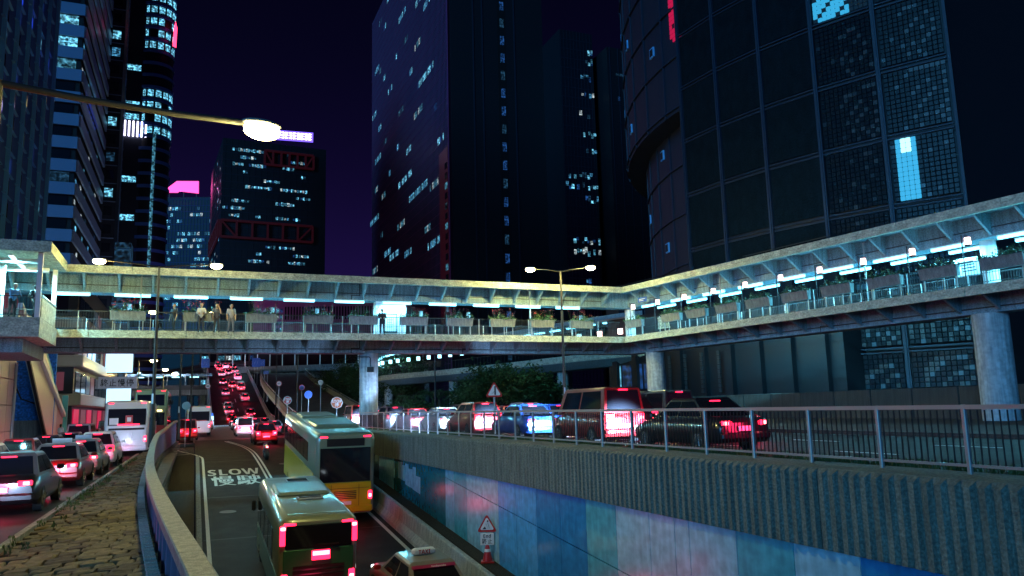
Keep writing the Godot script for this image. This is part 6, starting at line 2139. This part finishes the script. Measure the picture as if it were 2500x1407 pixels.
func tri_poly(w: float, y0: float) -> PackedVector2Array:
	var out := PackedVector2Array()
	var h = w * 0.87
	for c in [[-w / 2, y0, 210], [w / 2, y0, 330], [0, y0 + h, 90]]:
		var inx = Vector2(0, y0 + h / 3)
		var p = Vector2(c[0], c[1])
		var d = (inx - p).normalized() * 0.09 * w / 0.6
		for k in 3:
			var a = deg_to_rad(c[2] - 50 + 50 * k)
			out.append(p + d + Vector2(cos(a), sin(a)) * 0.045 * w / 0.6)
	return out

func disc(m: MB, c: Vector3, r: float, th: float, n := 24):
	m.cyl(c - Vector3(0, 0, th / 2), c + Vector3(0, 0, th / 2), r, r, n)

func signs():
	var m: MB
	var face = func(p): return atan2(-p.x, -p.z) + PI if false else atan2(0.0 - p.x, 0.0 - p.z)
	# lanes-merge triangle behind the railing
	var at = P(27.5, 10.4, 0.66)
	var o := thing("warning_sign", "red-bordered triangle with a merging-road symbol, behind the guard railing", "road sign", at, (face as Callable).call(at) * 0.6)
	pole(o, 1.75)
	m = MB.new()
	m.prism(tri_poly(0.68, 1.36), 0.05, 0.07)
	part("border", m.done(), M.sign_red, o)
	m = MB.new()
	m.prism(tri_poly(0.5, 1.42), 0.0702, 0.076)
	part("face", m.done(), M.sign_white, o)
	m = MB.new()
	m.box(Vector3(0.035, 1.6, 0.078), Vector3(0.055, 0.32, 0.006))
	m.bar(Vector3(-0.09, 1.47, 0.0785), Vector3(0.03, 1.6, 0.0785), 0.05, 0.006)
	part("symbol", m.done(), M.sign_black, o)
	# roadworks sign on a cone with End plate
	at = P(22.4, 8.15, yr(22.4) + 0.66)
	o = thing("roadworks_sign", "red triangle of a digging man above an End plate, on a red cone", "road sign", at, atan2(-at.x, -at.z) * 0.5)
	m = MB.new()
	m.cyl(Vector3(0, 0.04, 0), Vector3(0, 0.5, 0), 0.15, 0.05, 18)
	m.box(Vector3(0, 0.022, 0), Vector3(0.38, 0.04, 0.38))
	part("cone", m.done(), M.sign_red, o)
	m = MB.new()
	m.cyl(Vector3(0, 0.3, 0), Vector3(0, 0.38, 0), 0.098, 0.08, 18)
	part("reflective_band", m.done(), M.sign_white, o)
	m = MB.new()
	m.cyl(Vector3(0, 0.3, 0), Vector3(0, 0.9, 0), 0.02, 0.02, 8)
	part("post", m.done(), M.rail_steel, o)
	m = MB.new()
	m.prism(tri_poly(0.6, 0.86), 0.03, 0.045)
	part("border", m.done(), M.sign_red, o)
	m = MB.new()
	m.prism(tri_poly(0.43, 0.92), 0.0452, 0.05)
	part("face", m.done(), M.sign_white, o)
	m = MB.new()
	var z := 0.0525
	disc(m, Vector3(0.025, 1.17, z), 0.026, 0.004, 12)
	for b in [[0.03, 1.14, 0.05, 1.05, 0.05], [0.05, 1.06, 0.085, 0.95, 0.022], [0.05, 1.06, 0.02, 0.95, 0.022], [0.03, 1.13, -0.02, 1.06, 0.018], [-0.045, 1.1, 0.0, 1.02, 0.012]]: m.bar(Vector3(b[0], b[1], z + 0.0005 * b[4] * 10), Vector3(b[2], b[3], z + 0.0005 * b[4] * 10), b[4], 0.004)
	m.prism(PackedVector2Array([Vector2(-0.135, 0.945), Vector2(-0.02, 0.945), Vector2(-0.06, 1.02)]), z - 0.002, z + 0.003)
	part("symbol", m.done(), M.sign_black, o)
	part("plate", bevel_box(Vector3(0.4, 0.34, 0.03), 0.012), M.sign_white, o, Vector3(0, 0.66, 0.04))
	part("lettering", text("End", 0.1, 0.004), M.sign_black, o, Vector3(0, 0.745, 0.057))
	m = MB.new()
	glyph(m, "end", -0.15, 0.68, 0.13, 0.15, 0.014, 0.055, 0.058, Transform3D())
	glyph(m, "stay", 0.02, 0.68, 0.13, 0.15, 0.014, 0.055, 0.058, Transform3D())
	part("characters", m.done(), M.sign_black, o)
	# stop signs
	for q in [["orange-red octagonal stop sign beside the white column", Vector3(-11.98, 0.3, -53.0), 1.95, 0.4, M.sign_orange], ["small dark red octagonal stop sign above the bus roof", Vector3(-20.5, -0.6, -71.0), 3.4, 0.38, M.sign_red]]:
		o = thing("stop_sign", q[0], "road sign", q[1], atan2(-q[1].x, -q[1].z) * 0.7)
		pole(o, q[2] + 0.2)
		m = MB.new()
		m.cyl(Vector3(0, q[2], 0.04), Vector3(0, q[2], 0.055), q[3], q[3], 8, true)
		part("border", m.done(), M.sign_white, o).rotation.z = 0
		m = MB.new()
		m.cyl(Vector3(0, q[2], 0.052), Vector3(0, q[2], 0.062), q[3] * 0.92, q[3] * 0.92, 8, true)
		part("face", m.done(), q[4], o)
		part("lettering", text("STOP", 0.2, 0.004), M.sign_white, o, Vector3(0, q[2] + 0.09, 0.066))
		m = MB.new()
		glyph(m, "halt", -0.13, q[2] - 0.02, 0.26, 0.24, 0.026, 0.064, 0.067, Transform3D())
		part("characters", m.done(), M.sign_white, o)
	# round signs: [label, place, height, radius, rim, face, words]
	for q in [["plain blue disc sign at the foot of the ramp's right parapet", P(88, 11.6, 0.0), 3.6, 0.42, M.sign_blue, M.sign_blue, ""], ["smaller blue disc with a dark slash left of the plain blue disc", P(90.5, 11.2, 0.1), 4.35, 0.33, M.sign_red, M.sign_blue, "/"], ["white 60 speed sign on a post on the brown ramp", P(114, 11.0, 0.2), 5.6, 0.36, M.sign_red, M.sign_white, "60"], ["white 60 speed sign at the flyover's left parapet", P(118, 1.8, -0.2), 5.9, 0.36, M.sign_red, M.sign_white, "60"], ["pale yellow disc sign on a thin post in front of the trees", P(77, 11.3, 0.0), 4.5, 0.24, M.coping, M.coping, ""], ["grey back of a round sign at the end of the parapet", P(65, -0.5, -0.7), 3.1, 0.3, M.grey_paint, M.grey_paint, ""]]:
		o = thing("round_sign", q[0], "road sign", q[1], atan2(-q[1].x, -q[1].z))
		pole(o, q[2] + 0.2)
		m = MB.new()
		disc(m, Vector3(0, q[2], 0.06), q[3], 0.02)
		part("border", m.done(), q[4], o)
		m = MB.new()
		disc(m, Vector3(0, q[2], 0.075), q[3] * 0.82, 0.014)
		part("face", m.done(), q[5], o)
		if q[6] == "60": part("lettering", text("60", 0.28, 0.004), M.sign_black, o, Vector3(0, q[2], 0.085))
		elif q[6] == "/":
			m = MB.new()
			m.bar(Vector3(-0.2, q[2] + 0.2, 0.085), Vector3(0.2, q[2] - 0.2, 0.085), 0.05, 0.006)
			part("symbol", m.done(), M.sign_red, o)
	# blue direction boards above the flyover
	for q in [["blue direction board with a white arrow above the flyover's crest", P(203, 2.4, 12.6), 1.9, 2.2], ["blue direction board with slanting white stripes right of the arrow board", P(201, 13.9, 12.6), 1.9, 2.2], ["small blue board at the head of the ramp", P(199, 15.2, 12.4), 1.2, 1.6], ["pair of small blue plates on posts beside the ramp's left parapet", P(158, 12.8, 8.0), 1.0, 0.7]]:
		o = thing("direction_board", q[0], "road sign", q[1], atan2(-q[1].x, -q[1].z))
		part("board", bevel_box(Vector3(q[2], q[3], 0.08), 0.02), M.sign_blue, o, Vector3(0, 1.6, 0))
		m = MB.new()
		for sx in [-0.3, 0.3]: m.bar(Vector3(sx, -4.0, -0.08), Vector3(sx, 1.8, -0.08), 0.08, 0.08)
		part("posts", m.done(), M.rail_steel, o)
		m = MB.new()
		m.bar(Vector3(-q[2] * 0.25, 1.2, 0.045), Vector3(-q[2] * 0.05, 2.0, 0.045), 0.14, 0.01)
		m.bar(Vector3(q[2] * 0.1, 1.2, 0.045), Vector3(q[2] * 0.25, 2.0, 0.045), 0.14, 0.01)
		part("symbol", m.done(), M.sign_white, o)

# ---------- people: one continuous skin per figure ----------

func capsule_d(p: Vector3, a: Vector3, b: Vector3, ra: float, rb: float) -> float:
	var ab = b - a
	var h = clampf((p - a).dot(ab) / ab.length_squared(), 0.0, 1.0)
	return (p - a - ab * h).length() - lerpf(ra, rb, h)

func figure(bones: Array, hands: Array) -> ArrayMesh:  # bones: [a, b, ra, rb, colour]
	var cell := 0.028
	var lo := Vector3(9, 9, 9)
	var hi := -lo
	for b in bones:
		var r = maxf(b[2], b[3]) + 0.07
		lo = lo.min(b[0] - Vector3.ONE * r).min(b[1] - Vector3.ONE * r)
		hi = hi.max(b[0] + Vector3.ONE * r).max(b[1] + Vector3.ONE * r)
	var n := Vector3i(((hi - lo) / cell).ceil()) + Vector3i.ONE
	var f := PackedFloat32Array()
	f.resize(n.x * n.y * n.z)
	f.fill(1.0)
	for b in bones:
		var r = maxf(b[2], b[3]) + 0.07
		var l = Vector3i(((b[0].min(b[1]) - Vector3.ONE * r - lo) / cell).floor()).max(Vector3i.ZERO)
		var h = Vector3i(((b[0].max(b[1]) + Vector3.ONE * r - lo) / cell).ceil()).min(n - Vector3i.ONE)
		for x in range(l.x, h.x + 1):
			for y in range(l.y, h.y + 1):
				for z in range(l.z, h.z + 1):
					var i = (x * n.y + y) * n.z + z
					var d = capsule_d(lo + Vector3(x, y, z) * cell, b[0], b[1], b[2], b[3])
					var e = f[i]
					var k = maxf(0.03 - absf(d - e), 0.0) / 0.03
					f[i] = minf(d, e) - k * k * 0.0075
	var vid := {}
	var vs := PackedVector3Array()
	for x in n.x - 1:
		for y in n.y - 1:
			for z in n.z - 1:
				var c := Vector3.ZERO
				var cnt := 0
				var val = []
				for k in 8:
					val.append(f[((x + (k & 1)) * n.y + y + ((k >> 1) & 1)) * n.z + z + ((k >> 2) & 1)])
				for e in [[0, 1], [2, 3], [4, 5], [6, 7], [0, 2], [1, 3], [4, 6], [5, 7], [0, 4], [1, 5], [2, 6], [3, 7]]:
					var va: float = val[e[0]]
					var vb: float = val[e[1]]
					if (va < 0) != (vb < 0):
						var t = va / (va - vb)
						c += Vector3(e[0] & 1, (e[0] >> 1) & 1, (e[0] >> 2) & 1).lerp(Vector3(e[1] & 1, (e[1] >> 1) & 1, (e[1] >> 2) & 1), t)
						cnt += 1
				if cnt:
					vid[(x * n.y + y) * n.z + z] = vs.size()
					vs.append(lo + (Vector3(x, y, z) + c / cnt) * cell)
	var m := MB.new()
	m.smooth()
	var tint = []
	for p in vs:
		var best := 9.0
		var col := Color.WHITE
		for b in bones:
			var d = capsule_d(p, b[0], b[1], b[2], b[3])
			if d < best:
				best = d
				col = b[4]
		tint.append(col)
	var emit = func(a, b, c):
		for i in [a, b, c]:
			m.st.set_color(tint[i])
			m.st.add_vertex(vs[i])
	var sy = n.z
	var sx = n.y * n.z
	for x in range(1, n.x - 1):
		for y in range(1, n.y - 1):
			for z in range(1, n.z - 1):
				var i = x * sx + y * sy + z
				for q in [[sx, sy, 1], [sy, 1, sx], [1, sx, sy]]:
					if (f[i] < 0) != (f[i + q[0]] < 0):
						var a = vid.get(i - q[1] - q[2], -1)
						var b = vid.get(i - q[2], -1)
						var c = vid.get(i, -1)
						var d = vid.get(i - q[1], -1)
						if a < 0 or b < 0 or c < 0 or d < 0: continue
						if f[i] < 0:
							(emit as Callable).call(a, c, b); (emit as Callable).call(a, d, c)
						else:
							(emit as Callable).call(a, b, c); (emit as Callable).call(a, c, d)
	# fingers, a thumb, nose and ears are small closed tubes grown from the skin
	for h in hands:
		m.col = h[2]
		var d: Vector3 = h[1].normalized()
		var s = d.cross(Vector3.RIGHT if absf(d.x) < 0.7 else Vector3.UP).normalized()
		for k in 4:
			var b0 = h[0] + s * (k - 1.5) * 0.019
			var l = [0.062, 0.074, 0.07, 0.055][k]
			m.tube([b0, b0 + d * l * 0.55, b0 + (d * 0.9 + Vector3(0, -0.25, 0.2)) * l], 0.009, 5)
		m.tube([h[0] - d * 0.05 + s * 0.03, h[0] - d * 0.01 + s * 0.06, h[0] + d * 0.02 + s * 0.062], 0.01, 5)
	return m.done()

func person(label: String, at: Vector3, turn: float, shirt: Color, legs: Color, pose := 0, hair := Color(0.01, 0.008, 0.007)):
	var skin := Color(0.36, 0.22, 0.15)
	var lean := 0.0 if pose == 0 else 0.16
	var b = []
	var hip := Vector3(0, 0.92, 0)
	var chest := Vector3(0, 1.3, lean)
	var neck := Vector3(0, 1.47, lean * 1.2)
	var head := Vector3(0, 1.62, lean * 1.3 + 0.02)
	b.append([head + Vector3(0, -0.03, 0.01), head + Vector3(0, 0.04, 0), 0.085, 0.095, skin])
	b.append([head + Vector3(0, 0.05, -0.03), head + Vector3(0, -0.02, -0.05), 0.088, 0.075, hair])
	b.append([neck, head + Vector3(0, -0.08, 0), 0.055, 0.052, skin])
	b.append([head + Vector3(0, -0.01, 0.1), head + Vector3(0, -0.025, 0.115), 0.016, 0.018, skin])
	b.append([hip + Vector3(0, 0.08, 0), chest, 0.15, 0.15, shirt])
	for s in [-1, 1]:
		b.append([chest + Vector3(0.07 * s, -0.05, 0), chest + Vector3(0.15 * s, 0.1, 0), 0.12, 0.075, shirt])
		b.append([head + Vector3(0.092 * s, 0, 0), head + Vector3(0.098 * s, 0.025, -0.01), 0.014, 0.014, skin])
		b.append([hip + Vector3(0.07 * s, 0.05, 0), hip + Vector3(0.09 * s, -0.08, 0), 0.125, 0.1, legs])
		var knee = Vector3(0.11 * s, 0.5, 0.03 + (0.06 * s if pose == 0 else 0.0))
		var foot = Vector3(0.13 * s, 0.09, (-0.04 + 0.1 * s if pose == 0 else -0.02))
		b.append([hip + Vector3(0.09 * s, -0.06, 0), knee, 0.095, 0.065, legs])
		b.append([knee, foot, 0.062, 0.043, legs])
		b.append([foot + Vector3(0, -0.045, -0.04), foot + Vector3(0.02 * s, -0.05, 0.15), 0.042, 0.036, Color(0.015, 0.015, 0.015)])
	var hands = []
	for s in [-1, 1]:
		var sh = chest + Vector3(0.19 * s, 0.11, 0)
		var el = chest + Vector3(0.25 * s, -0.17, 0.02 if pose == 0 else 0.12)
		var wr = Vector3(0.24 * s, 0.86, 0.1)
		if pose == 1: wr = Vector3(0.15 * s, 1.1, 0.42)
		elif pose == 2 and s == 1: wr = head + Vector3(0.13, -0.08, 0.16)
		b.append([sh, el, 0.06, 0.047, shirt])
		b.append([el, wr, 0.044, 0.032, skin if pose != 1 else shirt])
		var d = (wr - el).normalized()
		b.append([wr, wr + d * 0.07, 0.03, 0.036, skin])
		hands.append([wr + d * 0.09, d, skin])
	var key = "skin_vc"
	var mat := mt(key, Color.WHITE, 0.75)
	mat.vertex_color_use_as_albedo = true
	solo("person", figure(b, hands), mat, label, "person", at, turn)

func people():
	person("person in a pale shirt and dark trousers leaning on the railing between two planters", Vector3(-18.9, 6.61, -47.0), 0.4, Color(0.4, 0.42, 0.45), Color(0.02, 0.02, 0.03), 1)
	person("person in a dark plaid shirt standing below the bright double lamp on the footbridge", Vector3(-18.1, 6.61, -47.4), 0.3, Color(0.08, 0.08, 0.1), Color(0.03, 0.02, 0.02), 2)
	person("person in grey standing behind a planter right of the plaid shirt", Vector3(-17.3, 6.61, -47.6), 0.5, Color(0.25, 0.25, 0.28), Color(0.12, 0.12, 0.14), 0)
	person("dark-clothed person just right of the tall lamp post on the footbridge", Vector3(-20.5, 6.61, -46.9), -0.4, Color(0.02, 0.02, 0.025), Color(0.012, 0.012, 0.015), 0)
	person("dark-clothed person leaning on the railing right of the cyan-lit pier", Vector3(-8.7, 6.61, -51.7), 0.2, Color(0.03, 0.025, 0.025), Color(0.015, 0.015, 0.02), 1)
	person("person in a blue shirt standing with a bag on the lit landing", Vector3(-25.2, 6.704, -38.9), 1.0, Color(0.08, 0.2, 0.4), Color(0.015, 0.015, 0.02), 1)
	person("person in a light shirt with dark backpack beside the landing's corner post", Vector3(-24.35, 6.704, -39.4), 2.6, Color(0.3, 0.34, 0.4), Color(0.012, 0.012, 0.016), 0)
	person("person with a white top walking on the pavement past the boarded stair", P(74, -10.0, yg(74) + 0.13), TH + 2.6, Color(0.6, 0.62, 0.66), Color(0.03, 0.03, 0.05), 0)
	var bp := thing("backpack", "dark backpack worn by the person beside the landing's corner post", "bag", Vector3(-24.35, 7.95, -39.4), 2.6)
	part("sack", bevel_box(Vector3(0.3, 0.42, 0.16), 0.06), M.black, bp, Vector3(0, 0.0, -0.2))
	part("pocket", bevel_box(Vector3(0.22, 0.2, 0.06), 0.025), M.black, bp, Vector3(0, -0.08, -0.3))

func tree(called: String, label: String, at: Vector3, h: float, r: float, leaves: int, seed_: int, mat: Material) -> Node3D:
	var o := thing(called, label, "tree", at)
	var g := RandomNumberGenerator.new()
	g.seed = seed_
	var m := MB.new()
	m.tube([Vector3.ZERO, Vector3(0.1, h * 0.25, 0), Vector3(0, h * 0.5, 0.1)], 0.26, 10)
	part("trunk", m.done(), M.bark, o)
	m = MB.new()
	var ends = []
	for i in 12:
		var a = TAU * i / 12 + g.randf_range(-0.3, 0.3)
		var e = Vector3(cos(a) * r * g.randf_range(0.4, 0.95), h * g.randf_range(0.42, 0.9), sin(a) * r * g.randf_range(0.4, 0.95))
		m.tube([Vector3(0, h * 0.35, 0), e * Vector3(0.45, 1, 0.45) - Vector3(0, h * 0.12, 0), e], 0.07, 6)
		ends.append(e)
	part("limbs", m.done(), M.bark, o)
	m = MB.new()
	for i in leaves:
		var c = ends[g.randi() % ends.size()]
		var d = Vector3(g.randfn(0, 1), g.randfn(0, 0.7), g.randfn(0, 1)) * r * 0.24
		var p = c + d
		var u = Vector3(g.randf_range(-1, 1), g.randf_range(-0.6, 0.6), g.randf_range(-1, 1)).normalized() * g.randf_range(0.14, 0.3)
		var w = u.cross(Vector3(g.randf_range(-1, 1), 1, g.randf_range(-1, 1))).normalized() * 0.1
		m.tri(p - u, p + w, p + u)
		m.tri(p - u, p + u, p - w)
	part("crown", m.done(), mat, o)
	return o

func plants():
	mt("bark", Color(0.06, 0.045, 0.03), 0.9)
	var leaf := mt("tree_leaf", Color(0.03, 0.07, 0.02), 0.6)
	leaf.backlight_enabled = true
	leaf.backlight = Color(0.02, 0.05, 0.01)
	var said = ["bushy dark tree at the left of the clump beside the ramp", "tallest dark tree in the middle of the clump beside the ramp", "broad dark tree at the right of the clump, left of the white column", "lower dark tree behind the yellow disc sign", "dark tree right behind the white column"]
	var spots = [[158, 25.5, 8.5, 4.2], [146, 27, 9.5, 5.0], [128, 26.5, 9.6, 5.0], [138, 24.5, 6.5, 3.6], [116, 29, 10, 4.5]]
	for i in 5: tree("tree", said[i], P(spots[i][0], spots[i][1], 0), spots[i][2], spots[i][3], 5200, 60 + i, leaf)
	# palms
	for i in 4:
		var at = P([97, 90, 84, 78][i], [25.4, 26.2, 25.2, 26.0][i], 0.1)
		var o := thing("palm_tree", "small palm with drooping fronds behind the railing, " + ["leftmost beside the white column", "second from the white column", "third from the white column", "nearest the dense shrubs"][i], "palm", at)
		var g := RandomNumberGenerator.new()
		g.seed = 400 + i
		var m := MB.new()
		var h = [3.4, 4.0, 3.6, 3.2][i]
		m.tube([Vector3.ZERO, Vector3(0.08, h * 0.5, 0), Vector3(0, h * 0.72, 0)], 0.12, 8)
		part("trunk", m.done(), M.bark, o)
		for k in 11:
			var a = TAU * k / 11 + g.randf_range(-0.2, 0.2)
			var d = Vector3(cos(a), 0, sin(a))
			m = MB.new()
			var l = g.randf_range(1.7, 2.5)
			var pts = []
			for j in 7:
				var u = j / 6.0
				pts.append(Vector3(0, h * 0.72, 0) + d * l * u + Vector3(0, sin(u * 2.3) * 1.25 - u * u * g.randf_range(0.5, 1.0), 0))
			m.tube(pts, 0.018, 4)
			var side = d.cross(Vector3.UP)
			for j in range(1, 6):
				for f in 5:
					var p = pts[j].lerp(pts[j + 1], f / 5.0)
					for s in [-1, 1]:
						var e = p + side * s * 0.5 * sin(PI * (j + f / 5.0) / 6.6) + d * 0.14 - Vector3(0, 0.22, 0)
						m.tri(p, p + d * 0.05, e)
			part("frond", m.done(), leaf, o)
	# shrubs and hedge
	var names = ["dense dark shrub right of the palms", "tall dark shrub behind the warning triangle", "leafy shrub catching cyan light right of the warning triangle", "dark shrub before the blue-lit windows", "low dark shrub at the foot of the white column", "low dark shrub between the palms"]
	var sp = [[76, 26.5, 4.2, 2.2], [71, 27, 5.0, 2.4], [67, 27.5, 4.6, 2.4], [62.5, 28, 3.6, 2.0], [100, 25, 2.4, 2.2], [88, 25, 2.0, 2.6]]
	for i in 6:
		tree("shrub", names[i], P(sp[i][0], sp[i][1], 0.1), sp[i][2] * 1.15, sp[i][3], 2300, 500 + i, leaf).set_meta("category", "shrub")
	var hedge := leaf_mesh(3000, Vector3(1.0, 1.0, 14.0), 0.22, 77)
	solo("hedge", hedge, leaf, "long low dark hedge along the far kerb of the right road", "hedge", P(80, 24.3, 0.1), TH)
	# grass and weeds
	var tuft = func(n, span_s, span_t, hgt, seed_):
		var g := RandomNumberGenerator.new()
		g.seed = seed_
		var m := MB.new()
		for i in n:
			var b = L(g.randf_range(span_s[0], span_s[1]), g.randf_range(span_t[0], span_t[1]), 0)
			for k in 6:
				var d = Vector3(g.randf_range(-0.5, 0.5), 1, g.randf_range(-0.5, 0.5)) * hgt * g.randf_range(0.4, 1.2)
				var w = Vector3(g.randf_range(-1, 1), 0, g.randf_range(-1, 1)).normalized() * 0.012
				var p = b + Vector3(g.randf_range(-0.06, 0.06), 0, g.randf_range(-0.06, 0.06))
				m.tri(p - w, p + w, p + d)
				var q = p + d * 0.6
				m.tri(q, q + Vector3(w.z, 0.3 * hgt, w.x) * 1.5, q + w * 3.0 + Vector3(0, 0.25 * hgt, 0))
		return m.done()
	stuff(solo("grass", (tuft as Callable).call(1500, [4, 46], [9.35, 10.0], 0.2, 3), M.leaf_mid, "weedy grass along the strip behind the guard railing", "grass", Vector3(0, 0.5, 0), TH))
	var wd := MB.new()
	var first = (tuft as Callable).call(70, [12, 46], [-3.0, -2.55], 0.16, 5)
	stuff(solo("weeds", first, M.leaf_mid, "straggling weeds along the kerb of the stone slope", "weeds", Vector3(0, -0.62, 0), TH))
	stuff(solo("weeds", (tuft as Callable).call(90, [4.5, 9], [-0.9, -0.45], 0.1, 9), M.leaf_mid, "small tufts of weed growing between stones near the parapet's foot", "weeds", Vector3(0, -0.05, 0), TH))
